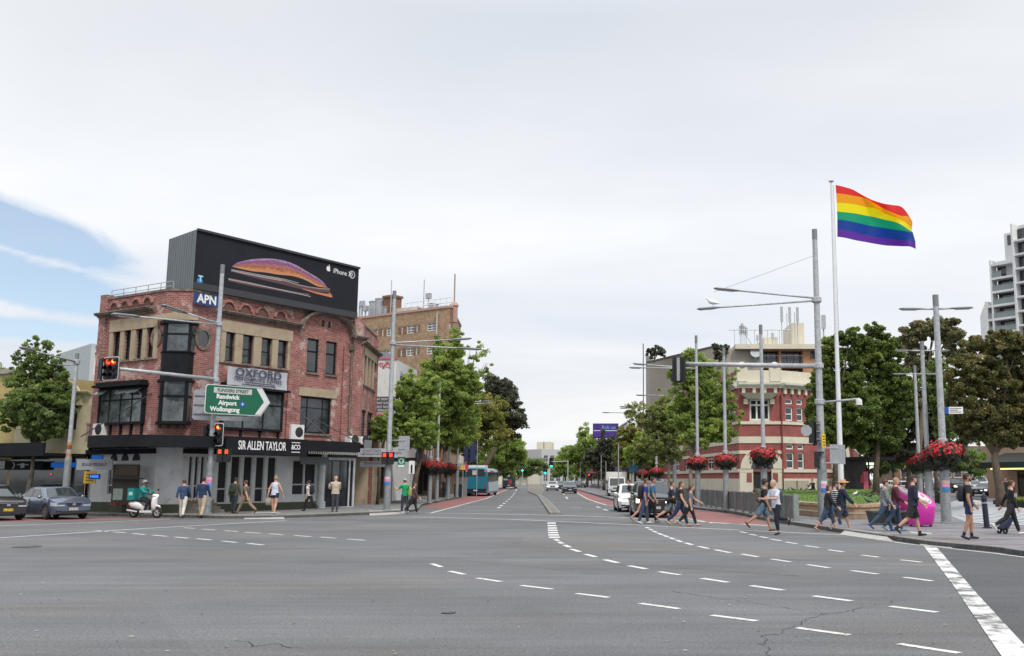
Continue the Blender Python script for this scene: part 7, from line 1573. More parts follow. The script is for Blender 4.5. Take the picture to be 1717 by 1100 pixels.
def tree(label,base,Y,blobs,m,bark=BARKB,r0=0.2,path=None,n=9000,ls=0.24,dens=1.0,seed=1,group=None,cl=0.55,fork=None,name='street_tree',cat='tree',zb=None,depth=0.85,limbs=True):
 """blobs: (u, v, ru, rv[, weight]) seen at depth Y; each becomes an ellipsoid region filled with leaf clumps"""
 g=np.random.default_rng(seed);bp_=polebase(base,Y)if zb is None else polebase(base,Y,zb)
 t=thing(name,label,cat,tuple(bp_),world=True,group=group)
 B=[]
 for i,bl in enumerate(blobs):
  u,v,ru,rv=bl[:4];wgt=bl[4]if len(bl)>4 else 1.0;rx,rz=ru*Y/1669,rv*Y/1669
  yy=Y+g.uniform(-0.5,0.5)*rx;c=AT(u,v,yy);B.append((np.array(c),np.array([rx,max(0.5,(rx+rz)/2*depth),rz]),wgt))
 vol=np.array([b_[1][0]*b_[1][2]*b_[2]for b_ in B]);frac=vol/vol.sum();n=int(n*1.45);ls*=0.66;cl*=0.80;pos=[];tint=[]
 for(c,r,wgt),f in zip(B,frac):
  nl=int(n*f);rc=cl*min(1.0,0.35+r.min()*0.35);nc=max(5,int(r[0]*r[2]*3.1/(rc*rc)*1.7*min(1,wgt*1.2)))
  d=g.normal(size=(nc,3));d/=np.linalg.norm(d,axis=1)[:,None];k=g.uniform(0.10,1.0,size=(nc,1))**0.45*(0.88+np.abs(g.normal(0,0.19,size=(nc,1))));cc=c+d*k*r
  ct=g.normal(0.45,0.2,size=nc)+0.12*d[:,2];rr_=rc*g.uniform(0.35,1.35,size=nc)
  idx=g.integers(0,nc,size=nl);q=g.normal(size=(nl,3));q/=np.linalg.norm(q,axis=1)[:,None];q*=(g.uniform(0,1,size=(nl,1))**0.5)*rr_[idx][:,None];q[:,2]*=0.7
  pos.append(cc[idx]+q);tint.append(ct[idx]+g.normal(0,0.13,size=nl))
 pos=np.concatenate(pos);tint=np.concatenate(tint);off=ORI[t.name]
 leaves('crown',pos,ls,seed,t,m,off,tint)
 P=[Vector(bp_)-Vector((0,0,0.05))]+[AT(u,v,Y)for u,v in(path or[])]
 if not path:
  lo=min(B,key=lambda b_:b_[0][2]-b_[1][2]);P.append(Vector((P[0].x*0.4+B[0][0][0]*0.6,Y,P[0].z+(lo[0][2]-P[0].z)*0.75)))
 if len(P)==2:P.insert(1,P[0].lerp(P[1],0.5)+Vector((r0*0.6,0,0)))
 n_=len(P);rad=[r0*1.35]+[r0*(1-0.42*(i/(n_-1)))for i in range(1,n_)];tr=MB();tr.tube(P,rad,10)
 top_=P[-1];tr.build('trunk',bark,t,smooth=True)
 if limbs:
  b=MB();r_=random.Random(seed)
  for(c,r,wgt)in B:
   e=Vector(c);mid=top_.lerp(e,0.5)+Vector((r_.uniform(-.4,.4),r_.uniform(-.4,.4),r_.uniform(-0.1,0.5)));b.tube([top_-Vector((0,0,0.3)),mid,e],[r0*0.5,r0*0.3,r0*0.12],7)
   for k in range(5):
    d=Vector((r_.gauss(0,1),r_.gauss(0,1),r_.gauss(0.3,1))).normalized();b.tube([mid.lerp(e,r_.uniform(0.2,1)),e+Vector((d.x*r[0],d.y*r[1],d.z*r[2]))*0.8],[r0*0.15,r0*0.04],5)
  b.build('branches',bark,t,smooth=True)
 return t
tree('leafy young street tree over the cars at the far left',46,52,[(62,606,20,28,.6),(42,640,30,32,.8),(88,640,28,32,.8),(62,676,52,34,.8),(106,684,18,28,.7),(22,690,24,34,.7),(70,722,38,16,.7),(46,582,5,18,.5),(64,574,5,16,.5),(80,580,5,16,.5),(30,600,6,16,.4),(98,606,7,16,.5)],LF_MID,BARKP,0.13,[(54,790),(58,745)],n=26000,ls=0.17,seed=11,cl=0.42)
tree('part of a street tree at the extreme left edge',-30,58,[(-12,640,22,36),(-30,690,38,46),(4,700,18,40)],LF_MID,BARKP,0.14,n=9000,ls=0.2,seed=12,cl=0.45)
gA='street trees along the left side of the avenue'
tree('bright green tree with leaning trunk, nearest on the left of the avenue',693,67,[(692,655,27,33),(684,690,30,34),(712,690,26,40),(702,725,34,26),(668,722,20,24),(722,645,16,24)],LF_PLANE,BARKB,0.21,[(697,800),(707,760)],n=24000,ls=0.2,seed=21,group=gA,cl=0.5)
tree('small bright green tree between the brick corner and the grey pole',634,66,[(640,712,17,19),(632,730,12,14),(655,728,12,16)],LF_PLANE,BARKB,0.09,n=5000,ls=0.18,seed=22,cl=0.4)
tree('tallest bright green tree rising before the tan brick block',724,82,[(752,588,30,26),(742,622,40,30),(772,632,26,36),(750,660,42,34),(735,695,36,34),(772,690,30,36),(800,590,20,22,.16),(812,618,14,18,.16),(765,728,34,24),(730,730,26,20),(790,650,22,30),(765,562,12,12,.4)],LF_PLANE,BARKB,0.24,[(728,800),(738,748)],n=44000,ls=0.24,seed=23,group=gA,cl=0.6)
tree('third tree along the left kerb, trunk between the red baskets',740,92,[(760,690,28,34),(775,715,30,26),(745,722,24,26)],LF_PLANE,BARKB,0.24,[(741,800),(746,752)],n=14000,ls=0.26,seed=24,group=gA,cl=0.6)
tree('brown-tinged tree with a forked dark trunk left of the first bus',785,112,[(795,680,26,30),(812,700,30,32),(788,720,34,30),(832,690,18,28,.7),(812,738,32,20),(772,745,24,20),(845,728,14,20,.6)],LF_BROWN,BARKB,0.30,[(784,790),(788,762)],n=20000,ls=0.29,seed=25,group=gA,cl=0.7)
tree('large very dark tree with a ragged right edge over the left avenue',805,135,[(828,648,20,24),(848,665,24,30),(862,688,20,30),(838,690,30,34),(872,702,12,18,.5),(848,720,26,22),(882,708,8,12,.25),(822,672,20,26)],LF_DARK,BARKB,0.45,[(812,785),(834,745)],n=26000,ls=0.34,seed=26,group=gA,cl=0.85)
tree('fresh green rounded tree beyond the dark one',822,165,[(852,750,28,22),(868,746,16,20),(826,762,20,20),(874,768,10,16),(848,774,34,16)],LF_PLANE,BARKB,0.35,n=13000,ls=0.36,seed=27,group=gA,cl=0.9)
tree('shaded tree directly above the two buses',822,175,[(818,778,24,16),(845,786,24,12),(800,770,18,22)],LF_MID,BARKB,0.3,n=9000,ls=0.36,seed=28,group=gA,cl=0.9)
tree('distant low tree before the far terrace',856,260,[(893,780,16,12),(880,782,14,14),(908,786,10,10)],LF_MID,BARKB,0.3,n=6000,ls=0.45,seed=29,cl=1.2)
tree('distant dark tree at the vanishing point of the avenue',858,300,[(866,788,18,10),(886,792,12,8)],LF_DARK,BARKB,0.3,n=4000,ls=0.5,seed=30,cl=1.2)
gB='street trees along the right side of the avenue'
tree('light green spire-topped tree, farthest on the right of the avenue',985,205,[(978,726,12,16,.6),(985,748,20,22),(976,768,22,20),(960,758,12,16,.6),(948,766,14,16),(940,778,12,14)],LF_PLANE,BARKB,0.35,n=14000,ls=0.42,seed=31,group=gB,cl=1.0)
tree('dark rounded tree under the purple screen',1014,150,[(1018,742,18,18),(1008,764,24,18),(1032,762,18,24),(995,774,18,14),(1020,780,26,12)],LF_DARK,BARKB,0.3,[(1014,810),(1016,790)],n=15000,ls=0.34,seed=32,group=gB,cl=0.8)
tree('mixed brown and green tree beside the white truck',1048,112,[(1052,728,18,16),(1045,752,20,22),(1066,745,18,24),(1075,768,18,18),(1056,775,22,14)],LF_BROWN,BARKB,0.26,[(1050,800),(1054,782)],n=17000,ls=0.28,seed=33,group=gB,cl=0.65)
tree('bright leafy tree over the cab of the white truck',1072,98,[(1082,742,22,22),(1070,764,22,20),(1098,764,18,22)],LF_PLANE,BARKB,0.2,n=12000,ls=0.25,seed=34,group=gB,cl=0.6)
tree('wispy grey-green tree leaning over the parked cars',1124,78,[(1068,688,22,18,.3),(1092,698,26,26,.7),(1122,692,26,34),(1108,728,34,28),(1138,730,22,34),(1090,748,26,18),(1060,702,16,18,.25),(1125,765,22,14)],LF_GREY,BARKP,0.17,[(1122,810),(1121,765)],n=26000,ls=0.19,seed=35,group=gB,cl=0.5)
tree('large plane tree with pale mottled trunk before the cream-striped building',1158,66,[(1163,600,20,18,.7),(1145,625,26,24,.8),(1180,625,26,26),(1160,655,34,30),(1200,660,26,30),(1150,695,32,30),(1190,698,34,32),(1222,685,16,22,.7),(1212,722,22,22),(1170,730,36,22),(1240,700,8,14,.3),(1222,632,12,14,.3)],LF_PLANE,BARKP,0.16,[(1158,800),(1160,752)],n=40000,ls=0.19,seed=36,group=gB,cl=0.5)
tree('small potted tree on the roof edge at the left of the tan block',1097,128,[(1100,588,14,8,.5),(1092,592,8,6,.5),(1110,592,8,6,.5)],LF_DARK,BARKB,0.12,[(1097,600)],n=1100,ls=0.42,seed=37,zb=AT(1097,607,128).z,name='rooftop_tree',cl=0.6,group='potted trees on the roofs')
tree('small potted tree on the roof between two lamp posts',1207,112,[(1208,592,12,14,.5),(1200,584,8,7,.4),(1216,582,8,6,.4)],LF_DARK,BARKB,0.12,[(1206,604)],n=1300,ls=0.38,seed=38,zb=AT(1207,612,112).z,name='rooftop_tree',cl=0.6,group='potted trees on the roofs')
gC='park trees behind the flagpole'
tree('broad dark green park tree behind the flagpole',1400,62,[(1392,590,20,30),(1378,640,16,40),(1425,565,24,18),(1418,610,30,26),(1400,655,26,30),(1372,690,22,34),(1385,725,28,22),(1432,650,24,28),(1440,690,34,30),(1408,705,28,26)],LF_FIG,BARKB,0.2,[(1401,770),(1402,690)],n=66000,ls=0.2,seed=41,group=gC,cl=0.55,name='park_tree')
tree('dark park tree with its trunk standing on the lawn edge',1468,64,[(1468,556,22,14,.8),(1455,592,32,26),(1488,590,26,30),(1470,628,40,24),(1500,640,24,30),(1440,716,30,26),(1475,725,42,34),(1500,690,30,32),(1425,735,30,22),(1458,676,36,30),(1512,655,24,28)],LF_FIG,BARKB,0.21,[(1469,790),(1474,720),(1480,660)],n=86000,ls=0.2,seed=42,group=gC,cl=0.55,name='park_tree')
tree('olive brown-topped park tree behind the two-headed lamps',1540,84,[(1535,562,26,22),(1565,552,28,20),(1595,556,26,24),(1530,600,30,26,.7),(1602,590,20,20,.6),(1560,625,30,20,.5),(1518,660,24,26)],LF_OLIVE,BARKB,0.35,[(1540,760),(1548,680)],n=52000,ls=0.25,seed=43,group=gC,cl=0.7,name='park_tree')
tree('shadowy leafy tree filling the middle of the park',1520,92,[(1525,700,40,34),(1565,690,34,44),(1540,745,48,28),(1500,750,30,26),(1590,740,34,34),(1470,745,34,26)],LF_DARK,BARKB,0.3,n=56000,ls=0.27,seed=44,group=gC,cl=0.8,name='park_tree')
tree('fresh green tree low between the kiosk and the plaza lamps',1515,125,[(1510,765,26,20),(1540,770,26,22),(1580,770,40,24),(1625,775,36,22)],LF_MID,BARKB,0.25,n=24000,ls=0.32,seed=45,group=gC,cl=0.9,name='park_tree')
tree('largest reddish brown tree with pale blossoms at the right edge',1678,49.5,[(1650,585,40,26),(1690,575,36,22),(1618,622,30,32),(1665,635,48,40),(1715,620,44,46),(1612,670,26,34),(1650,700,46,34),(1700,695,46,42),(1690,730,50,20),(1745,670,46,60),(1625,715,26,24),(1660,745,22,8,.3)],LF_RED,BARKB,0.25,[(1676,815),(1669,778),(1667,752)],n=110000,ls=0.16,seed=46,group=gC,cl=0.5,name='park_tree')
tree('thin park tree whose bare lower trunk shows behind the largest lamp post',1571,70,[(1560,640,24,26,.6),(1578,670,26,30),(1590,710,24,30),(1572,610,16,18,.4)],LF_MID,BARKB,0.16,[(1569,790),(1572,735)],n=18000,ls=0.2,seed=47,group=gC,cl=0.5,name='park_tree')
# hedge
hp=[AT(1683,830,56),AT(1760,830,52)];g=np.random.default_rng(5);n=9000;s_=g.uniform(size=(n,1));a_=np.array(hp[0]);c_=np.array(hp[1]);pos=a_+(c_-a_)*s_;pos[:,1]+=g.uniform(-0.9,0.9,n);pos[:,2]=PZ+g.uniform(0,0.62,n)
t=thing('hedge','low clipped bright green hedge at the foot of the corner shop','hedge',(hp[0].x,hp[0].y,PZ),world=True);leaves('foliage',pos,0.11,5,t,LF_PLANE,ORI[t.name],g.normal(0.6,0.2,n));b=MB();F=Face(*hp);F.box(b,0.1,F.L,-0.75,0.75,PZ,PZ+0.5);b.build('inner_twigs',mat('hedge_core',(0.02,0.03,0.012),0.9),t)
tree('distant tree closing the right of the avenue before the grey apartments',948,300,[(946,784,16,16),(960,790,16,12),(934,790,12,9)],LF_MID,BARKB,0.3,n=7000,ls=0.5,seed=51,cl=1.3,group=gB)
tree('distant tree on the right of the avenue beside the light green spire',964,250,[(968,776,18,22),(980,788,20,14)],LF_PLANE,BARKB,0.3,n=7000,ls=0.45,seed=52,cl=1.2,group=gB)
tree('mid green tree far behind the kiosk and the striped wall',1462,135,[(1448,762,26,22),(1478,766,28,22),(1500,758,24,22),(1462,786,34,12)],LF_MID,BARKB,0.25,n=16000,ls=0.34,seed=53,cl=0.9,group=gC,name='park_tree')
# ================================================================ VEHICLES
TYRE=mat('tyre_rubber',(0.018,0.018,0.019),0.8);RIM=mat('alloy_rim',(0.42,0.43,0.45),0.35,0.7);UND=mat('underbody',(0.01,0.01,0.01),0.9)
HEADL=mat('headlight_glass',(0.32,0.34,0.35),0.12,spec=0.8);TAILL=mat('tail_light',(0.35,0.01,0.01),0.25);HLON=mat('headlight_lit',(0.9,0.9,0.8),0.2,emit=(1,0.95,0.8),estr=1.8)
def paint(name,c,metal=0.3):return mat(name,c,0.28,metal,coat=0.8)
CARG=mat('car_glass',(0.03,0.038,0.042),0.05,spec=0.9);PLATE=mat('white_plate',(0.55,0.56,0.55),0.5);PLATEY=mat('yellow_plate',(0.65,0.50,0.02),0.5);PLAST=mat('black_plastic',(0.02,0.02,0.022),0.6)
def wheel(t,x,y,r,w_=0.2,side=1):
 b=MB();n=20;rings=[]
 for rr,yy in((r*0.62,-w_/2),(r*0.9,-w_/2-0.005),(r,-w_/2+0.03),(r,w_/2-0.03),(r*0.9,w_/2+0.005),(r*0.62,w_/2)):rings.append([(x+rr*math.cos(2*math.pi*k/n),y+yy,r+rr*math.sin(2*math.pi*k/n))for k in range(n)])
 b.loft(rings);ob=b.build('tyre',TYRE,None,angle=35)
 ob.name='wheel';ob.parent=t
 b=MB();yo=y+side*(w_/2+0.004);n=20;R_=r*0.64
 rg=lambda rr,yy:[(x+rr*math.cos(2*math.pi*k/n),yy,r+rr*math.sin(2*math.pi*k/n))for k in range(n)]
 b.loft([rg(R_,yo-side*0.03),rg(R_,yo),rg(R_*0.88,yo+side*0.002),rg(R_*0.86,yo-side*0.03)],False)
 for k in range(5):
  a=2*math.pi*k/5+0.3;c,s_=math.cos(a),math.sin(a);px,pz=-s_,c
  q=[(x+c*0.02*1+px*0.035,yo,r+s_*0.02+pz*0.035),(x+c*R_*0.9+px*0.022,yo,r+s_*R_*0.9+pz*0.022),(x+c*R_*0.9-px*0.022,yo,r+s_*R_*0.9-pz*0.022),(x+c*0.02-px*0.035,yo,r+s_*0.02-pz*0.035)]
  b.hexa(q,[(p[0],p[1]-side*0.02,p[2])for p in q])
 b.build('rim',RIM,ob)
 b=MB();b.loft([rg(R_*0.88,yo-side*0.028),rg(0.02,yo-side*0.03)],False);b.build('brake_shadow',UND,ob);return ob
def car(name,label,loc,rz,col,L=4.5,W=1.76,H=1.46,hood=0.98,deck=1.05,belt=0.92,xw0=None,xw1=None,xr1=None,xr0=None,rw=0.315,lit=False,plate=PLATE,cat='car',grille='wide',group=None,ptxt=None,roofr=False):
 t=thing(name,label,cat,loc,rz,group);hl=L/2
 xw0=hl*0.50 if xw0 is None else xw0;xw1=hl*0.12 if xw1 is None else xw1;xr1=-hl*0.42 if xr1 is None else xr1;xr0=-hl*0.80 if xr0 is None else xr0
 xa,xb=hl*0.62,-hl*0.60;n=56;rings=[];hw=W/2
 for i in range(n+1):
  x=-hl+L*i/n;s_=abs(x)/hl;e=max(0,(s_-0.80)/0.20);wd=hw*(1-0.17*e**1.8)*(1-0.025*abs(x)/hl)
  zb=0.20+0.07*e;arch=0
  for xc in(xa,xb):
   d=abs(x-xc);Ra=rw+0.065
   if d<Ra:arch=max(arch,rw+math.sqrt(Ra*Ra-d*d))
  zside=max(zb,arch)
  if x>xw0-0.1:q=(x-xw0+0.1)/(hl-xw0+0.1);zt=hood+(0.05)*(1-q)-0.20*q**2.6
  elif x<xr0+0.1:q=(xr0+0.1-x)/(hl+xr0+0.1)if hl+xr0+0.1>0 else 0;zt=deck-0.10*max(0,q)**2.2
  else:f=(x-xr0-0.1)/(xw0-xr0-0.2);zt=deck+(hood+0.05-deck)*f
  zs=min(belt,zt-0.05);zs=max(zs,zside+0.03);zt=max(zt,zs+0.04);fr=1-0.10*e
  pts_=[(0,zb+0.05),(wd*0.8,zb+0.03),(wd*0.95*fr,zside),(wd,max(zside+0.015,zb+0.16)),(wd*1.0,max(zside+0.02,0.60)),(wd*0.965,zs),(wd*0.86,zt-0.015),(wd*0.5,zt+0.02),(0,zt+0.03)]
  ring=[(x,y,z)for y,z in pts_]+[(x,-y,z)for y,z in pts_[-2:0:-1]];rings.append(ring)
 b=MB();b.loft(rings);body=b.build('body',col,t,angle=50)
 MB().box((0,0,0.42),(L*0.90,W*0.80,0.42)).build('underbody',UND,t)
 y0,y1,zb,zr=hw*0.90,hw*0.70,min(belt,deck)-0.02,H
 def out(x0,x1,y,z,c=0.10):return[(x0,-y*0.90,z),(x0-c*0.6,-y*1.0,z),((x0+x1)/2,-y*1.01,z),(x1+c,-y,z),(x1,-y*0.86,z),(x1-0.05,0,z),(x1,y*0.86,z),(x1+c,y,z),((x0+x1)/2,y*1.01,z),(x0-c*0.6,y,z),(x0,y*0.90,z),(x0+0.07,0,z)]
 b=MB();b.loft([out(xw0,xr0,y0,zb),out(xw0+(xw1-xw0)*0.93,xr0+(xr1-xr0)*0.93,y1+(y0-y1)*0.08,zr-0.05),out(xw1-0.12,xr1+0.12,y1*0.90,zr-0.005),out(xw1-0.5,xr1+0.4,y1*0.5,zr+0.012)]);cab=b.build('cabin',col,t,angle=45)
 def quadon(c00,c10,c11,c01,u0,u1,v0,v1,off):
  P=lambda u,v:(Vector(c00)*(1-u)*(1-v)+Vector(c10)*u*(1-v)+Vector(c11)*u*v+Vector(c01)*(1-u)*v)
  q=[P(u0,v0),P(u1,v0),P(u1,v1),P(u0,v1)];nn=(q[1]-q[0]).cross(q[3]-q[0]).normalized()*off;return[p+nn for p in q],[p+nn*0.2 for p in q]
 f=0.93;zr_=zr-0.05;xw=xw0+(xw1-xw0)*f;xr=xr0+(xr1-xr0)*f;y1_=y1+(y0-y1)*0.08
 a,c=quadon((xw0+0.03,-y0*0.92,zb),(xw0+0.03,y0*0.92,zb),(xw+0.03,y1_*0.92,zr_),(xw+0.03,-y1_*0.92,zr_),0.05,0.95,0.20,0.94,0.02);
 b=MB();mid=[((a[0]+a[1])/2+Vector((0.055,0,0))),((a[2]+a[3])/2+Vector((0.055,0,0)))];b.add([a[0],mid[0],a[1],a[2],mid[1],a[3]],[(0,1,4,5),(1,2,3,4)]);ws=b.build('windscreen',CARG,t,smooth=True)
 a,c=quadon((xr0,y0*0.88,zb),(xr0,-y0*0.88,zb),(xr,-y1_*0.88,zr_),(xr,y1_*0.88,zr_),0.06,0.94,0.32,0.92,0.05);MB().hexa(c,a).build('rear_window',CARG,t)
 for s_ in(1,-1):
  c00,c10,c11,c01=(xr0-0.0,s_*y0*1.0,zb),(xw0-0.02,s_*y0*1.0,zb),(xw,s_*y1_*1.0,zr_),(xr,s_*y1_*1.0,zr_)
  if s_<0:pass
  for u0,u1,tp in((0.50,0.83,'side_window'),(0.19,0.47,'side_window')):
   q,q2=quadon(c00,c10,c11,c01,u0,u1,0.22,0.90,-0.018 if s_>0 else 0.018)
   if u1>0.8:q[1]=q[1]+Vector((0.12,0,0));q2[1]=q2[1]+Vector((0.12,0,0))
   if u0<0.2:q[0]=q[0]+Vector((-0.08,0,0));q2[0]=q2[0]+Vector((-0.08,0,0))
   MB().hexa(q2,q).build(tp,CARG,t)
  b=MB();b.ball((xw0-0.22,s_*(hw+0.06),belt+0.08),(0.07,0.11,0.07),10,6);b.build('mirror',col,t,smooth=True)
  for xs in(xw0-0.15,(xw0+xr0)/2-0.05,xr0+0.35):MB().box((xs,s_*(hw*0.985),0.62),(0.012,0.02,0.55)).build('door_seam',UND,t)
  MB().box(((xw0+xr0)/2+0.1,s_*(hw*1.0),belt-0.12),(0.16,0.03,0.03)).build('door_handle',PLAST,t)
  pl=[(hl+0.012,0.44*hw),(hl+0.012,0.79*hw),(hl-0.05,0.865*hw),(hl-0.16,0.925*hw),(hl-0.34,0.985*hw),(hl-0.34,0.8*hw),(hl-0.05,0.44*hw)];kz=hood/0.98
  MB().hexa([(a,s_*c,0.60*kz)for a,c in pl],[(a-0.03,s_*c*0.99,(0.745 if a>hl-0.2 else 0.775)*kz)for a,c in pl]).build('headlight',HLON if lit else HEADL,t)
  MB().box((-hl+0.09,s_*hw*0.70,deck-0.24),(0.16,hw*0.40,0.18)).build('tail_light',TAILL,t)
  MB().box((hl-0.012,s_*hw*0.70,0.37),(0.04,0.20,0.09)).build('fog_lamp_recess',PLAST,t)
  for xc in(xa,xb):wheel(t,xc,s_*(hw-0.11),rw,side=s_)
 gw={'wide':hw*0.62,'narrow':hw*0.40}[grille];z0=0.585*hood/0.98
 b=MB();gw=hw*0.40;b.hexa([(hl-0.05,-gw*0.7,z0),(hl-0.05,gw*0.7,z0),(hl-0.05,gw,z0+0.16),(hl-0.05,-gw,z0+0.16)],[(hl+0.014,-gw*0.7,z0),(hl+0.014,gw*0.7,z0),(hl+0.014,gw,z0+0.16),(hl+0.014,-gw,z0+0.16)]);b.build('grille',PLAST,t)
 MB().box((hl+0.002,0,z0+0.175),(0.03,gw*2.1,0.02)).build('grille_trim',CHROME,t)
 MB().box((hl-0.002,0,0.33),(0.03,hw*1.15,0.13)).build('lower_intake',PLAST,t)
 MB().box((hl+0.012,0,0.47),(0.02,0.40,0.11)).build('number_plate',plate,t)
 MB().box((-hl-0.006,0,0.62),(0.02,0.40,0.12)).build('number_plate',plate,t)
 MB().box((hl+0.018,0,z0+0.09),(0.015,0.14,0.09)).build('badge',CHROME,t)
 if ptxt:
  m_=text_mb(ptxt,0.11,0.002,1.0);mm=Matrix.Rotation(math.pi/2,3,'Z');m_.v=[tuple(mm@Vector(p)+Vector((hl+0.026,0,0.47)))for p in m_.v];m_.build('plate_lettering',INKD,t)
 if roofr:
  for s_ in(1,-1):MB().tube([(xw1-0.2,s_*y1*0.86,H+0.0),(xw1-0.3,s_*y1*0.86,H+0.05),(xr1+0.3,s_*y1*0.86,H+0.05),(xr1+0.2,s_*y1*0.86,H)],0.015,6).build('roof_rail',CHROME,t)
 return t
def facing(deg):return R(deg)
def atfront(u,v,deg,L,z=0.0):
 p=G(u,v,z);h=Vector((math.cos(R(deg)),math.sin(R(deg)),0));return p-h*L/2
SUVK=dict(L=4.65,W=1.9,H=1.70,hood=1.12,deck=1.18,belt=1.05,rw=0.36,xr1=-1.75,xr0=-2.15,xw0=1.05,xw1=0.35)
HATK=dict(L=4.1,W=1.74,H=1.52,hood=0.98,deck=1.0,xr1=-1.45,xr0=-1.9)
car('parked_sedan','blue-grey sedan waiting at the far left, seen from its front corner',atfront(122,871.3,-38,4.45),R(-38),paint('bluegrey_paint',(0.105,0.135,0.195),0.4),L=4.45,H=1.45,ptxt='CG 30 CN',xw0=1.15,xw1=0.38,cat='car')
car('parked_sedan','dark grey sedan with a yellow number plate cut by the left frame edge',atfront(12,873.5,-40,4.7),R(-40),paint('charcoal_paint_car',(0.035,0.035,0.038),0.4),L=4.7,H=1.42,plate=PLATEY,ptxt='BL 27 HR')
car('hatchback','pale car with a green panel behind the dark sedan at the left edge',AT(-14,850,51.5).xy.to_3d(),R(-25),paint('silver_paint',(0.45,0.47,0.48),0.4),**HATK)
car('off_road_car','large black four-wheel drive with a chrome grille waiting behind the crossing walkers',atfront(1101,868.5,-86,4.65),R(-86),paint('black_car_paint',(0.014,0.015,0.018),0.2),lit=True,roofr=True,ptxt='CZ 85 KN',**SUVK)
for z in(0.80,0.88,0.70):
 pass
car('hatchback','white hatchback stopped left of the black four-wheel drive',atfront(1064,859.0,-85,4.1),R(-85),paint('white_car_paint',(0.68,0.69,0.70),0.0),lit=True,**HATK)
gD='cars far down the avenue'
car('sedan','silver sedan coming up the avenue beside the median',AT(926,822,152).xy.to_3d(),R(-85),paint('silver_paint',(0,0,0)),lit=True,group=gD)
car('sedan','dark grey sedan behind the silver one on the avenue',AT(942,822,162).xy.to_3d(),R(-85),paint('charcoal_paint_car',(0,0,0)),group=gD)
car('sedan','dark blue sedan nearest of the oncoming cars, by the dashed line',AT(954.5,822,126).xy.to_3d(),R(-84),paint('navy_car_paint',(0.02,0.025,0.06),0.3),group=gD)
car('sedan','black car parked at the right kerb under the dark tree',AT(971,815,190).xy.to_3d(),R(-70),paint('black_car_paint',(0,0,0)),group=gD)
car('van','white van far ahead on the left of the avenue',AT(870,809,330).xy.to_3d(),R(95),paint('white_car_paint',(0,0,0)),L=4.8,W=1.9,H=1.9,xr1=-2.1,xr0=-2.3,xw0=1.3,xw1=0.7,group=gD)
car('sedan','pale sedan far ahead next to the median',AT(882,809,320).xy.to_3d(),R(95),paint('silver_paint',(0,0,0)),group=gD)
car('sedan','tiny white car beyond the pale sedan at the end of the avenue',AT(890,809,380).xy.to_3d(),R(95),paint('white_car_paint',(0,0,0)),group=gD)
gE='cars queued on the side street at the right'
zS=(0,0,KH)
def sc_(u,Y):p=AT(u,820,Y);return Vector((p.x,p.y,KH))
car('off_road_car','dark grey four-wheel drive with lit headlamps just right of the largest lamp post',sc_(1598,122),R(-80),paint('charcoal_paint_car',(0,0,0)),lit=True,group=gE,**SUVK)
car('sedan','small dark sedan between the four-wheel drive and the bearded man',sc_(1613,146),R(-80),paint('charcoal_paint_car',(0,0,0)),group=gE)
car('van','white van with a high roof behind the bearded man',sc_(1640,150),R(-80),paint('white_car_paint',(0,0,0)),L=5,W=2.0,H=2.1,belt=1.1,hood=1.15,deck=1.15,xr1=-2.2,xr0=-2.4,xw0=1.5,xw1=0.9,group=gE)
car('sedan','silver sedan with bright lamps in front of the white van',sc_(1632,118),R(-85),paint('silver_paint',(0,0,0)),lit=True,group=gE)
car('sports_car','low black sports car turning beside the right tree trunk',sc_(1654,97),R(-135),paint('black_car_paint',(0,0,0)),L=4.4,W=1.85,H=1.28,hood=0.86,deck=0.95,belt=0.82,lit=True,group=gE)
car('off_road_car','grey-white four-wheel drive just left of the largest lamp post',sc_(1571,130),R(-82),paint('silver_paint',(0,0,0)),group=gE,**SUVK)
car('sedan','green-grey sedan beyond the second plaza post',sc_(1553,150),R(-82),paint('greygreen_paint',(0.08,0.11,0.10),0.3),group=gE)
car('sedan','white sedan above the maroon-coated woman, by the kiosk sign',sc_(1502,118),R(-30),paint('white_car_paint',(0,0,0)),group=gE)
car('sedan','silver car partly behind the man in the dark cap',sc_(1521,104),R(-35),paint('silver_paint',(0,0,0)),group=gE)
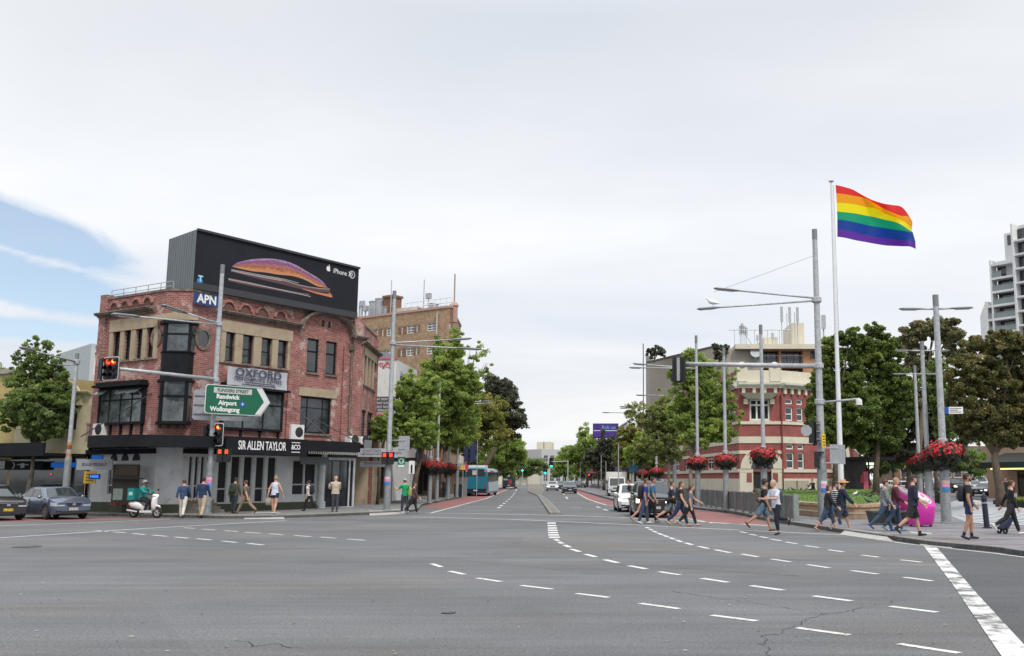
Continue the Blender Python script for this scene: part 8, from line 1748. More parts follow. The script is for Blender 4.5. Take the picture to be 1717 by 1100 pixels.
# buses
def bus(label,loc,rz,col,L=11.5,W=2.4,H=3.0,lower=None,side=None,ads=None):
 t=thing('bus',label,'bus',loc,rz);hl,hw=L/2,W/2
 def ring(x,k=1.0,top=H,zb=0.32):c=0.18*k;w_=hw*k;return[(x,-w_,zb),(x,-w_*1.0,1.1),(x,-w_*0.985,2.0),(x,-w_*0.95,top-0.30),(x,-w_*0.86,top-0.10),(x,-w_*0.6,top),(x,w_*0.6,top),(x,w_*0.86,top-0.10),(x,w_*0.95,top-0.30),(x,w_*0.985,2.0),(x,w_,1.1),(x,w_,zb)]
 b=MB();b.loft([ring(-hl+0.0,0.95,H-0.12,0.42),ring(-hl+0.10,0.99,H-0.03),ring(-hl+0.3),ring(hl-0.3),ring(hl-0.06,0.98,H-0.05),ring(hl,0.93,H-0.18,0.4)]);b.build('body',col,t,angle=40)
 MB().box((-hl+0.01,0,1.42),(0.08,W*0.90,1.25)).build('rear_panel',col,t);MB().box((-hl-0.01,0,0.55),(0.10,W*0.93,0.40)).build('rear_bumper',lower or col,t)
 MB().box((-hl-0.005,0,2.42),(0.06,W*0.80,0.72)).build('rear_window',CARG,t)
 for s_ in(1,-1):
  MB().box((0.6,s_*hw,0.98),(L-2.0,0.02,1.0)).build('side_panel',side or col,t)
  MB().box((0.2,s_*(hw+0.0),2.05),(L-1.6,0.03,0.95)).build('side_windows',CARG,t)
  for k in range(1,6):MB().box((-hl+0.9+k*(L-1.6)/6,s_*(hw+0.016),2.05),(0.09,0.02,0.96)).build('window_pillar',PLAST,t)
  MB().box((-hl-0.045,s_*hw*0.82,0.95),(0.05,0.14,0.34)).build('tail_light',TAILL,t);MB().box((-hl-0.045,s_*hw*0.80,2.62),(0.04,0.12,0.10)).build('high_light',mat('tail_lit',(0.6,0.03,0.02),emit=(1,0.05,0.03),estr=1.5),t)
  for xc in(-hl+2.9,hl-2.4):wheel(t,xc,s_*(hw-0.14),0.48,0.26,s_)
  MB().box((hl+0.1,s_*(hw+0.18),2.3),(0.1,0.22,0.4)).build('mirror',PLAST,t)
 MB().box((hl-0.01,0,1.75),(0.08,W*0.86,1.4)).build('windscreen',CARG,t);MB().box((-hl+2.0,0,H+0.1),(2.6,W*0.72,0.26)).build('air_unit',WHITE,t)
 MB().box((-hl-0.065,0.0,0.62),(0.02,0.42,0.12)).build('number_plate',PLATE,t);MB().box((0,0,0.5),(L-1,W-0.5,0.36)).build('underbody',UND,t)
 MB().box((-hl-0.04,0.1,2.45),(0.03,0.52,0.5)).build('route_number',mat('route_panel',(0.45,0.42,0.42),0.5,var=0.5,vscale=8),t)
 if ads:
  for y,z,w_,h_,m in ads:MB().box((-hl-0.05,y,z),(0.03,w_,h_)).build('rear_advert',m,t)
 return t
p=AT(801,830,104);h=Vector((-0.0,1,0));bus('teal and white bus seen from behind in the left lane',Vector((p.x-0.35,104+5.75,0)),R(91),paint('teal_paint',(0.02,0.17,0.25),0.1),side=mat('bus_white',(0.5,0.56,0.6),0.4),lower=paint('navy_car_paint',(0,0,0)))
MB().box((0,0,0),(0.1,0.1,0.1))
p=AT(850,820,185);bus('darker bus with a red figure advert on its rear, farther along the avenue',Vector((p.x,190,0)),R(94),paint('dark_teal_paint',(0.02,0.05,0.06),0.1),ads=[(-0.25,1.25,0.6,0.9,mat('advert_red',(0.35,0.03,0.05),0.5)),(0.6,1.7,0.8,0.3,mat('advert_pale',(0.3,0.33,0.33),0.5))])
# delivery truck
p=AT(1033,835,97);t=thing('delivery_truck','small white box truck parked facing the camera at the right kerb','truck',(p.x,97+2.8,0),R(-88))
TW=paint('white_car_paint',(0,0,0));b=MB();b.hexa([(2.7,-0.85,0.45),(2.7,0.85,0.45),(1.1,0.85,0.45),(1.1,-0.85,0.45)],[(2.72,-0.84,1.1),(2.72,0.84,1.1),(1.1,0.85,1.1),(1.1,-0.85,1.1)]);b.hexa([(2.72,-0.84,1.102),(2.72,0.84,1.102),(1.1,0.85,1.102),(1.1,-0.85,1.102)],[(2.35,-0.76,1.95),(2.35,0.76,1.95),(1.1,0.78,1.98),(1.1,-0.78,1.98)]);b.build('cab',TW,t,angle=30)
MB().box((-0.9,0,1.62),(3.8,2.0,1.75)).build('cargo_box',mat('box_white',(0.6,0.6,0.58),0.5,var=0.05),t);MB().box((-0.6,0,0.6),(4.6,0.9,0.2)).build('chassis',UND,t)
MB().hexa([(2.70,-0.72,1.16),(2.70,0.72,1.16),(2.42,0.68,1.86),(2.42,-0.68,1.86)],[(2.73,-0.72,1.16),(2.73,0.72,1.16),(2.45,0.68,1.86),(2.45,-0.68,1.86)]).build('windscreen',CARG,t)
for s_ in(1,-1):
 MB().box((2.71,s_*0.62,0.78),(0.06,0.28,0.16)).build('headlight',HEADL,t);MB().box((2.4,s_*1.0,1.5),(0.08,0.16,0.3)).build('mirror',PLAST,t)
 for xc in(2.0,-1.6):wheel(t,xc,s_*0.76,0.36,0.2,s_)
MB().box((2.73,0,0.62),(0.05,1.2,0.12)).build('bumper',PLAST,t);MB().box((2.735,0,0.92),(0.02,0.8,0.1)).build('grille',PLAST,t)
# scooter
SCW=paint('scooter_white',(0.66,0.66,0.66),0.0);sp=G(243,868.5);t=thing('motor_scooter','white delivery scooter stopped at the kerb with its front wheel turned','scooter',sp,R(-14))
def wheel2(t,x,r=0.25,w_=0.12):
 n=20;b=MB();rings=[[(x+rr*math.cos(2*math.pi*k/n),yy,r+rr*math.sin(2*math.pi*k/n))for k in range(n)]for rr,yy in((r*0.6,-w_/2*0.8),(r*0.92,-w_/2),(r,-w_/4),(r,w_/4),(r*0.92,w_/2),(r*0.6,w_/2*0.8))];b.loft(rings,False);o=b.build('wheel',TYRE,t,smooth=True)
 b=MB();
 for k in range(5):a=2*math.pi*k/5;b.tube([(x,0,r),(x+math.cos(a)*r*0.62,0,r+math.sin(a)*r*0.62)],0.022,6)
 rr=r*0.6;pts_=[(x+rr*math.cos(2*math.pi*k/16),0,r+rr*math.sin(2*math.pi*k/16))for k in range(17)];b.tube(pts_,0.03,6,False);b.build('rim',RIM,o)
wheel2(t,0.66);wheel2(t,-0.62)
MB().tube([(0.66,0,0.25),(0.60,0,0.5),(0.46,0,0.95)],[0.03,0.03,0.03],8).build('fork',CHROME,t)
MB().tube([(0.80,0,0.48),(0.70,0,0.56),(0.55,0,0.55),(0.44,0,0.46)],[0.04,0.09,0.09,0.04],10,flat=0.6).build('front_mudguard',SCW,t,smooth=True)
b=MB();b.loft([[(0.50+dx,y*k,z)for dx,y in((0.06,-0.10),(0.10,0.0),(0.06,0.10),(-0.02,0.22),(-0.06,0.2),(-0.05,0),(-0.06,-0.2),(-0.02,-0.22))]for k,z,in((0.55,0.35),(0.9,0.5),(1.0,0.7),(0.85,0.88),(0.55,1.0))]);b.build('leg_shield',SCW,t,smooth=True)
MB().ball((0.47,0,1.03),(0.13,0.17,0.09)).build('headset',SCW,t,smooth=True);MB().ball((0.585,0,1.03),(0.03,0.09,0.05)).build('headlight',HLON,t,smooth=True)
MB().tube([(0.36,-0.34,1.10),(0.43,-0.14,1.08),(0.43,0.14,1.08),(0.36,0.34,1.10)],0.018,8).build('handlebar',PLAST,t)
MB().box((0.12,0,0.30),(0.62,0.34,0.10)).build('floorboard',SCW,t);b=MB();b.tube([(-0.08,0,0.42),(-0.35,0,0.56),(-0.72,0,0.62),(-0.92,0,0.66)],[0.10,0.19,0.17,0.06],12,flat=1.0);b.build('rear_bodywork',SCW,t,smooth=True)
MB().tube([(0.02,0,0.76),(-0.3,0,0.79),(-0.75,0,0.80)],[0.08,0.13,0.10],10,flat=0.45).build('seat',PLAST,t,smooth=True);MB().tube([(-0.3,-0.16,0.28),(-0.85,-0.18,0.36)],[0.05,0.06],8).build('exhaust',CHROME,t)
MB().box((-0.4,0,0.32),(0.5,0.2,0.26)).build('engine',PLAST,t);MB().box((-0.93,0,0.52),(0.03,0.12,0.08)).build('tail_light',TAILL,t)
for s_ in(1,-1):MB().tube([(0.40,s_*0.28,1.1),(0.36,s_*0.34,1.26)],0.01,5).build('mirror_stalk',PLAST,t);MB().ball((0.35,s_*0.35,1.3),(0.02,0.07,0.045)).build('mirror',PLAST,t)
hd=Vector((math.cos(R(-14)),math.sin(R(-14)),0));bx=sp-hd*0.70
t2=thing('delivery_box','teal insulated delivery box on the back of the scooter rider','delivery box',(bx.x,bx.y,0.82),R(-14));TEAL=mat('teal_fabric',(0.008,0.19,0.18),0.7)
MB().box((0,0,0.28),(0.36,0.42,0.56)).build('bag',TEAL,t2);MB().box((0,0,0.575),(0.38,0.44,0.03)).build('lid',mat('dark_cloth',(0.02,0.02,0.022),0.8),t2);MB().box((0.0,-0.216,0.3),(0.2,0.008,0.16)).build('pale_emblem',mat('pale_teal',(0.3,0.6,0.58),0.6),t2)
# ================================================================ PEOPLE
def cloth(name,c,var=0.15):return mat('cloth_'+name,c,0.85,var=var,vscale=14,bump=0.9,bscale=16)
SKIN=[mat('skin_fair',(0.50,0.28,0.20),0.55,var=0.06),mat('skin_tan',(0.36,0.19,0.12),0.55,var=0.06),mat('skin_olive',(0.42,0.24,0.16),0.55,var=0.06)]
EYE=mat('eye_dark',(0.02,0.015,0.01),0.2)
def remesh(o,vox,sm=0):
 m=o.modifiers.new('remesh','REMESH');m.mode='VOXEL';m.voxel_size=vox;m.use_smooth_shade=True
 if sm:s_=o.modifiers.new('smooth','SMOOTH');s_.factor=0.5;s_.iterations=sm
def person(label,u,v,H,face,legs=((25,8),(-22,18)),arms=((-18,6,15),(20,6,20)),lean=3,top=None,sleeve=0.5,legw=None,leglen=1.0,loose=1.0,shoes=None,hair=None,hairs='short',sk=0,fem=False,fat=1.13,pos=None,seat=None,head=0,z=None,hem=0.49,hat=None,hatm=None,vox=0.012,socks=None,skirt=None,foot=None,jacket=False):
 """legs: (hip, knee) degrees left, right; arms: (forward, outward, elbow)"""
 loc=pos if pos is not None else G(u,v,PZ if z is None else z);zg=loc[2]
 f=R(face);sh_w=(0.100 if fem else 0.119)*H;hp_w=0.052*H
 V=Vector;L_=R(lean)
 def S(x,y,zz):
  return V((x*math.cos(L_)+zz*math.sin(L_),y,zz*math.cos(L_)-x*math.sin(L_)))
 J={}
 for s_,(h,k)in zip((1,-1),legs):
  hip=V((0,s_*hp_w,0));a,c=R(h),R(h-k);kn=hip+V((math.sin(a),0,-math.cos(a)))*0.245*H;an=kn+V((math.sin(c),0,-math.cos(c)))*0.235*H
  fp_=R((h-k)*0.85)if h-k<0 else R(min(16,(h-k)*0.6));
  if foot is not None:fp_=R(foot)
  fd=V((math.cos(fp_),0,math.sin(fp_)));dn=V((math.sin(fp_),0,-math.cos(fp_)))
  J[s_]=(hip,kn,an,fd,dn)
 low=min(min((J[s_][2]+J[s_][4]*0.042*H+J[s_][3]*q_*H).z for q_ in(-0.035,0.105))for s_ in(1,-1))
 base=V((0,0,-low if seat is None else seat));
 for s_ in(1,-1):J[s_]=tuple(p+base if i<3 else p for i,p in enumerate(J[s_]))
 T=lambda x,y,zz:S(x,y,zz)+base
 wf=(1.10,0.90,0.92)if fem else(1.0,1.0,1.0)
 tors=[(-0.025,.066*wf[0],.052),(0.02,.090*wf[0],.066),(0.07,.082,.060*fat),(0.12,.072*(0.93 if fem else 1.02)*fat,.052*fat),(0.19,.084*wf[1],.062*fat),(0.245,.094*wf[1],.062),(0.285,.095*wf[1],.050),(0.315,.052,.038),(0.335,.034,.034)]
 def ell(zz,w_,d,k=1.0,add=0.0,n=16):return[T(d*H*k*math.cos(2*math.pi*j/n)+add*math.cos(2*math.pi*j/n)+0.0,(w_*H*k*fat**0.5+add)*math.sin(2*math.pi*j/n),zz*H)for j in range(n)]
 b=MB();b.loft([ell(*r)for r in tors])
 hc=T(0.012*H,0,0.415*H);ht=R(head);HR=Matrix.Rotation(ht,3,'Z')
 hv=lambda x,y,zz:hc+HR@V((x*H,y*H,zz*H))
 b.tube([T(0,0,0.32*H),T(0.004*H,0,0.37*H)],[0.034*H,0.031*H],10)
 hr=[]
 for zz,rx,ry,ox in((-0.064,0.018,0.016,0.022),(-0.055,0.036,0.028,0.010),(-0.035,0.050,0.038,0.0),(-0.01,0.055,0.043,-0.002),(0.02,0.057,0.046,-0.003),(0.043,0.048,0.040,-0.004),(0.060,0.028,0.024,-0.004),(0.066,0.008,0.008,-0.004)):
  hr.append([hv(ox+rx*math.cos(2*math.pi*j/14),ry*math.sin(2*math.pi*j/14),zz)for j in range(14)])
 b.loft(hr)
 b.tube([hv(0.050,0,0.008),hv(0.062,0,-0.010),hv(0.052,0,-0.018)],[0.004*H,0.009*H,0.004*H],8)
 b.tube([hv(0.046,-0.014,-0.034),hv(0.052,0,-0.033),hv(0.046,0.014,-0.034)],[0.003*H,0.006*H,0.003*H],6)
 for s_ in(1,-1):b.tube([hv(-0.002,s_*0.045,0.008),hv(-0.006,s_*0.051,0.002),hv(0.0,s_*0.045,-0.014)],[0.005*H,0.008*H,0.005*H],6)
 A_={}
 for s_,(fw,ab,el)in zip((1,-1),arms):
  shd=T(0,s_*(sh_w-0.012*H),0.272*H);a=R(fw)+L_*0.5;ao=R(ab);d1=V((math.sin(a)*math.cos(ao),s_*math.sin(ao),-math.cos(a)*math.cos(ao)));elb=shd+d1*0.17*H
  a2=a+R(el);d2=V((math.sin(a2)*math.cos(ao*0.5),s_*math.sin(ao*0.5)-s_*0.12*math.sin(R(el)),-math.cos(a2)*math.cos(ao*0.5))).normalized();wr=elb+d2*0.15*H;A_[s_]=(shd,elb,wr,d1,d2)
  b.tube([T(0,s_*sh_w*0.5,0.28*H),shd,shd.lerp(elb,0.35),shd.lerp(elb,0.85),elb,elb.lerp(wr,0.25),wr],[0.036*H,0.036*H,0.032*H,0.027*H,0.0255*H,0.026*H,0.0165*H],10)
  fwd=V((1,0,0));pn=d2.cross(fwd).normalized();w_=pn.cross(d2).normalized();curl=pn*(s_*-1.0)if True else pn
  b.tube([wr-d2*0.01*H,wr+d2*0.028*H,wr+d2*0.052*H],[0.016*H,0.022*H,0.020*H],8,flat=0.5,up=pn)
  for q_,(off_,ln)in enumerate(((-0.016,0.036),(-0.0055,0.043),(0.0055,0.040),(0.016,0.031))):
   p0=wr+d2*0.048*H-w_*off_*H;p1=p0+d2*ln*0.55*H+curl*0.006*H;p2=p1+(d2*0.6+curl*0.8).normalized()*ln*0.5*H;b.tube([p0,p1,p2],[0.0054*H,0.005*H,0.004*H],6)
  p0=wr+d2*0.014*H+w_*0.014*H;b.tube([p0,p0+(d2*0.6+w_*0.7).normalized()*0.026*H,p0+(d2*0.85+w_*0.45+curl*0.2).normalized()*0.048*H],[0.0075*H,0.0065*H,0.005*H],6)
 for s_ in(1,-1):
  hip,kn,an,fd,dn=J[s_];th=fat**0.6*(1.05 if fem else 1.0)
  b.tube([hip+V((0,0,0.02*H)),hip.lerp(kn,0.25),hip.lerp(kn,0.8),kn,kn.lerp(an,0.3),kn.lerp(an,0.8),an],[0.050*H*th,0.047*H*th,0.036*H*th,0.034*H,0.034*H,0.022*H,0.020*H],12)
  hl_=an+dn*0.022*H;b.tube([hl_-fd*0.028*H+dn*0.004*H,hl_,hl_+fd*0.05*H+dn*0.004*H,hl_+fd*0.095*H+dn*0.008*H],[0.016*H,0.021*H,0.019*H,0.010*H],10,flat=0.85)
 body=b.build('person',SKIN[sk]);body.location=loc;body.rotation_euler=(0,0,f);tag(body,label,'person');remesh(body,vox*0.8)
 def part(mb_,name,m,vx=None,sm=1):o=mb_.build(name,m,body);remesh(o,vx or vox,sm);return o
 if top is not None:
  b=MB();add=0.010+(0.014 if jacket else 0.0);hz=(hem-0.52);rows=[r for r in tors if r[0]>hz+0.01 and r[0]<0.318];w0=tors[1]
  rr=[ell(hz,w0[1]*1.02*loose,w0[2]*1.05,1.0,add+0.006)]+[ell(r[0],r[1]*(loose if r[0]<0.2 else 1),r[2],1.0,add)for r in rows];rr[-1]=ell(0.312,.055,.041,1.0,add*0.6)
  b.loft(rr)
  for s_ in(1,-1):
   shd,elb,wr,d1,d2=A_[s_];pts_=[T(0,s_*sh_w*0.45,0.276*H),shd];rad=[0.036*H+add*0.7,0.036*H+add]
   if sleeve is None or sleeve<=0:pts_=[T(0,s_*sh_w*0.3,0.275*H),T(0,s_*sh_w*0.75,0.279*H)];rad=[0.034*H,0.026*H]
   elif sleeve<=1:pts_.append(shd.lerp(elb,sleeve));rad.append(0.031*H+add*1.2)
   else:pts_+=[shd.lerp(elb,.6),elb,elb.lerp(wr,min(1,(sleeve-1)))];rad+=[0.029*H+add*1.1,0.027*H+add,0.020*H+add*0.9]
   b.tube(pts_,rad,10)
  part(b,'jacket' if jacket else 'shirt',top)
 if legw is not None:
  b=MB();add=0.010;lo=1.04 if leglen<0.95 else 1.0
  b.loft([ell(-0.03,.07*wf[0],.054,1,add+0.004),ell(0.0,.088*wf[0],.066,1,add),ell(0.03,.088*wf[0],.065,1,add*0.8),ell(0.075,.082,.060*fat,1,add*0.6)])
  for s_ in(1,-1):
   hip,kn,an,fd,dn=J[s_];P=[hip+V((0,0,0.02*H)),hip.lerp(kn,0.3)];th=fat**0.6*(1.05 if fem else 1.0);rad=[0.052*H*th+add,0.050*H*th*loose**0.5+add]
   if leglen<=0.5:P.append(hip.lerp(kn,leglen*2));rad.append(0.047*H*th*loose+add*1.4)
   else:P+=[hip.lerp(kn,0.8),kn,kn.lerp(an,0.35)];rad+=[0.039*H*th+add*loose,0.036*H+add*loose,0.035*H+add*loose];e_=(leglen-0.5)*2;P.append(kn.lerp(an,max(0.4,e_)));rad.append(0.024*H+add*1.3*loose)
   b.tube(P,rad,12)
  part(b,'shorts' if leglen<=0.6 else 'trousers',legw)
 if skirt is not None:
  b=MB();b.loft([ell(-0.24,.12,.11,1,0.01),ell(-0.1,.105,.09,1,0.01),ell(0.0,.09,.07,1,0.012),ell(0.08,.08,.06,1,0.01)]);part(b,'skirt',skirt)
 for s_ in(1,-1):
  hip,kn,an,fd,dn=J[s_]
  if shoes is not None:
   b=MB();h0=an+dn*0.024*H;b.tube([h0-fd*0.036*H+dn*0.002*H,h0-fd*0.005*H,h0+fd*0.05*H+dn*0.004*H,h0+fd*0.095*H+dn*0.007*H,h0+fd*0.112*H+dn*0.008*H],[0.015*H,0.0255*H,0.0235*H,0.018*H,0.008*H],12,flat=0.85)
   if socks=='boot':b.tube([an-dn*0.04*H,an+dn*0.01*H],[0.028*H,0.028*H],10)
   o=part(b,'shoe',shoes)
  else:
   b=MB();h0=an+dn*0.042*H;b.box(h0+fd*0.035*H,(0.155*H,0.055*H,0.012),mtx=Matrix((fd,V((0,1,0)),-dn)).transposed());b.build('sandal',mat('cloth_dark_rubber',(0.02,0.018,0.018),0.8),body)
  if socks is not None and socks!='boot':b=MB();b.tube([an.lerp(kn,0.22),an],[0.026*H,0.0245*H],10);b.build('sock',socks,body,smooth=True)
 if hair is not None and hairs!='bald':
  b=MB();rr=[]
  for zz,rx,ry,ox in((-0.030,0.030,0.038,-0.026),(-0.012,0.042,0.047,-0.018),(0.012,0.052,0.0505,-0.011),(0.034,0.055,0.050,-0.008),(0.054,0.044,0.040,-0.007),(0.072,0.018,0.018,-0.006)):
   rr.append([hv(ox+rx*math.cos(2*math.pi*j/14),ry*math.sin(2*math.pi*j/14),zz)for j in range(14)])
  b.loft(rr);
  if hairs=='long':b.tube([hv(-0.025,0,0.03),hv(-0.045,0,-0.03),hv(-0.045,0,-0.09),hv(-0.04,0,-0.14)],[0.03*H,0.045*H,0.042*H,0.02*H],12,flat=0.7)
  if hairs=='pony':b.tube([hv(-0.05,0,0.02),hv(-0.075,0,0.0),hv(-0.07,0,-0.07),hv(-0.06,0,-0.12)],[0.012*H,0.018*H,0.017*H,0.006*H],8)
  if hairs=='bun':b.ball(hv(-0.03,0,0.072),0.024*H,10,6)
  if hairs=='curly':
   r_=random.Random(5)
   for k in range(26):a,e_=r_.uniform(0,6.28),r_.uniform(0.0,1.4);q_=hv(-0.012+0.052*math.cos(a)*math.cos(e_),0.05*math.sin(a)*math.cos(e_),0.022+0.055*math.sin(e_));b.ball(q_,0.017*H,8,5)
  if hairs=='bob':b.tube([hv(-0.02,0,0.03),hv(-0.03,0,-0.03),hv(-0.026,0,-0.062)],[0.04*H,0.048*H,0.036*H],12,flat=0.85)
  part(b,'hair',hair,vox*0.8,0)
 if hat=='cap':
  b=MB();b.loft([[hv(-0.004+rx*math.cos(2*math.pi*j/16),ry*math.sin(2*math.pi*j/16),zz)for j in range(16)]for zz,rx,ry in((0.018,0.060,0.051),(0.045,0.058,0.049),(0.066,0.040,0.036),(0.076,0.012,0.012))]);b.hexa([hv(0.045,-0.036,0.022),hv(0.095,-0.026,0.016),hv(0.095,0.026,0.016),hv(0.045,0.036,0.022)],[hv(0.045,-0.036,0.028),hv(0.095,-0.026,0.021),hv(0.095,0.026,0.021),hv(0.045,0.036,0.028)]);b.build('cap',hatm,body,angle=40)
 if hat=='brim':
  b=MB();b.loft([[hv(rx*math.cos(2*math.pi*j/20),rx*0.92*math.sin(2*math.pi*j/20),zz+0.008*math.cos(2*2*math.pi*j/20))for j in range(20)]for zz,rx in((0.022,0.05),(0.018,0.125),(0.024,0.126),(0.034,0.062),(0.066,0.05),(0.074,0.03))]);b.build('straw_hat',hatm,body,angle=50)
 if hat=='helmet':
  b=MB();b.loft([[hv(-0.004+rx*math.cos(2*math.pi*j/16),ry*math.sin(2*math.pi*j/16),zz)for j in range(16)]for zz,rx,ry in((-0.03,0.060,0.060),(0.01,0.078,0.070),(0.04,0.075,0.068),(0.075,0.048,0.045),(0.088,0.012,0.012))]);b.build('helmet',hatm,body,smooth=True);b=MB();b.loft([[hv(rx*math.cos(R(a)),rx*0.92*math.sin(R(a)),zz)for a in range(-60,61,15)]for zz,rx in((0.028,0.082),(-0.03,0.080))],False,False);b.build('visor',CARG,body,smooth=True)
 for s_ in(1,-1):b=MB();b.ball(hv(0.050,s_*0.017,0.006),(0.006*H,)*3,8,5);b.build('eye',EYE,body,smooth=True)
 M_=Matrix.Translation(loc)@Matrix.Rotation(f,4,'Z')
 return dict(body=body,M=M_,T=T,A=A_,J=J,H=H,hv=hv,f=f)
def backpack(P,label,m,s_=1.0,off=-0.105,zz=0.17):
 H=P['H'];t=thing('backpack',label,'backpack',P['M']@P['T'](off*H,0,zz*H),P['f']);n=12
 b=MB();b.loft([[(0.085*s_*k*math.cos(2*math.pi*j/n),0.145*s_*k*math.copysign(abs(math.sin(2*math.pi*j/n))**0.7,math.sin(2*math.pi*j/n)),z_*s_)for j in range(n)]for k,z_ in((0.75,-0.23),(1.0,-0.18),(1.0,0.1),(0.85,0.2),(0.4,0.235))]);b.build('bag',m,t,smooth=True)
 MB().box((-0.085*s_,0,-0.08*s_),(0.04,0.2*s_,0.17*s_)).build('front_pocket',m,t)
 for q in(1,-1):MB().tube([(0.05,q*0.10,0.14*s_),(0.13,q*0.115,0.20*s_),(0.24,q*0.11,0.08*s_),(0.20,q*0.11,-0.1*s_)],0.016,6).build('strap',m,t)
 return t
def bag(P,label,m,side=-1,zz=-0.02,s_=1.0,strap=True):
 H=P['H'];o=P['M']@P['T'](0.0,side*0.13*H,zz*H);t=thing('shoulder_bag',label,'bag',o,P['f']);MB().tube([(-0.11*s_,0,-0.1*s_),(-0.12*s_,0,0.05*s_),(0.12*s_,0,0.05*s_),(0.11*s_,0,-0.1*s_)],[0.06*s_]*4,8).build('bag',m,t,smooth=True)
 if strap:MB().tube([(-0.08,0,0.08),(-0.03,-side*0.08,0.34),(0.03,-side*0.1,0.36),(0.1,0,0.08)],0.012,5).build('strap',m,t)
 return t
c=cloth
NAVY,BLK,DEN,BEI=c('navy',(0.014,0.020,0.045)),c('black',(0.014,0.014,0.016)),c('denim',(0.035,0.062,0.11),0.35),c('beige',(0.42,0.34,0.25))
WHT=c('white',(0.60,0.61,0.64));GRY=c('grey',(0.16,0.17,0.18),0.3);LDEN=c('light_denim',(0.075,0.12,0.17),0.35)
DHAIR=mat('dark_hair',(0.018,0.012,0.009),0.6,var=0.4,vscale=60);BHAIR=mat('brown_hair',(0.075,0.035,0.02),0.6,var=0.4,vscale=60);FHAIR=mat('fair_hair',(0.32,0.21,0.10),0.6,var=0.3,vscale=60);GHAIR=mat('grey_hair',(0.35,0.32,0.29),0.6)
WSH=c('white_shoe',(0.6,0.6,0.6));BRS_=c('brown_shoe',(0.12,0.055,0.03));DSH=c('dark_shoe',(0.02,0.018,0.018))
# left pavement and crossing
person('man in a blue denim shirt and white trousers walking away',305,869,1.78,100,((14,6),(-14,18)),((-16,12,10),(14,12,14)),top=c('blue_denim_shirt',(0.03,0.055,0.125),0.3),sleeve=1.75,legw=c('cream_white',(0.56,0.54,0.48)),shoes=c('tan_shoe',(0.16,0.10,0.07)),hair=BHAIR,z=0)
person('taller man in a dark blue jumper and beige chinos walking away',337,869,1.86,92,((12,4),(-10,14)),((-8,14,14),(10,14,10)),top=c('dark_blue_jumper',(0.010,0.028,0.075)),sleeve=1.8,legw=BEI,shoes=DSH,hair=DHAIR,z=0,loose=1.05)
P=person('man in an olive jacket with dark trousers seen from behind past the signal pole',391,861,1.72,85,((6,3),(-6,6)),((-3,14,8),(4,14,8)),top=c('olive',(0.075,0.075,0.045)),sleeve=1.9,legw=c('blue_black',(0.02,0.03,0.04)),shoes=DSH,hair=DHAIR,jacket=True)
backpack(P,'dark green backpack worn by the man in the olive jacket',c('dark_green',(0.03,0.045,0.03)))
P=person('man in a flat cap, blue shirt and brown waistcoat striding left',411,861.5,1.68,165,((30,5),(-30,22)),((-38,10,12),(12,8,60)),top=c('brown_waistcoat',(0.12,0.085,0.065)),sleeve=0.9,legw=c('tan_trousers',(0.26,0.19,0.12)),shoes=BRS_,hair=BHAIR,hat='cap',hatm=c('brown_cap',(0.08,0.05,0.04)))
person('fair woman with a bun in a pale singlet and navy shorts walking away',459,862.5,1.78,88,((8,2),(-6,16)),((-12,22,8),(10,24,10)),top=c('pale_singlet',(0.50,0.53,0.62)),sleeve=0,legw=NAVY,leglen=0.20,shoes=WSH,hair=FHAIR,hairs='bun',fem=True)
t=thing('tote_bag','cream cloth bag hanging from the hand of the woman in the pale singlet','bag',G(450.5,862,PZ)+Vector((0,0,0.42)));b=MB();b.loft([[(x*k,y*k2,z_)for x,y in((-0.17,-0.05),(0.17,-0.05),(0.17,0.05),(-0.17,0.05))]for k,k2,z_ in((0.8,1,0),(1.0,1.2,0.12),(0.85,0.7,0.36))]);b.build('bag',c('cream_cloth',(0.42,0.38,0.3)),t,smooth=True);MB().tube([(-0.08,0,0.35),(0,0,0.52),(0.08,0,0.35)],0.01,5).build('handle',c('cream_cloth',(0,0,0)),t)
P=person('dark-haired woman in a white top and black trousers walking left',517,857,1.62,160,((16,4),(-24,34)),((-10,10,14),(12,8,20)),top=WHT,sleeve=0.45,legw=BLK,shoes=DSH,hair=DHAIR,hairs='pony',fem=True)
backpack(P,'black backpack worn by the woman in the white top',BLK,1.0)
person('bald man in a beige jacket and dark trousers, arms held in front',561,858.5,1.80,120,((4,2),(-4,3)),((35,8,95),(28,10,80)),lean=1,top=c('beige_jacket',(0.44,0.37,0.29)),sleeve=1.95,legw=c('dark_grey',(0.045,0.045,0.06)),shoes=BRS_,sk=0,jacket=True,loose=1.05,head=40)
P=person('man in a bright green T-shirt and cap holding a phone up at the kerb corner',678,861,1.76,135,((10,4),(-8,10)),((42,25,75),(20,8,40)),top=c('bright_green',(0.0,0.27,0.09)),sleeve=0.6,legw=c('dark_grey',(0,0,0)),shoes=WSH,hat='cap',hatm=c('pale_cap',(0.4,0.38,0.36)),hair=BHAIR,z=0.02)
P=person('person in a plum top stepping off the kerb beside the green shirt',692,861,1.62,20,((20,6),(-24,22)),((-14,8,14),(18,8,24)),top=c('plum',(0.10,0.04,0.06)),sleeve=1.8,legw=BLK,shoes=c('grey_shoe',(0.25,0.25,0.27)),hair=BHAIR,hairs='bob',fem=True,z=0.02)
backpack(P,'yellow-green backpack between the green shirt and the plum top',c('yellow_green',(0.30,0.32,0.10)))
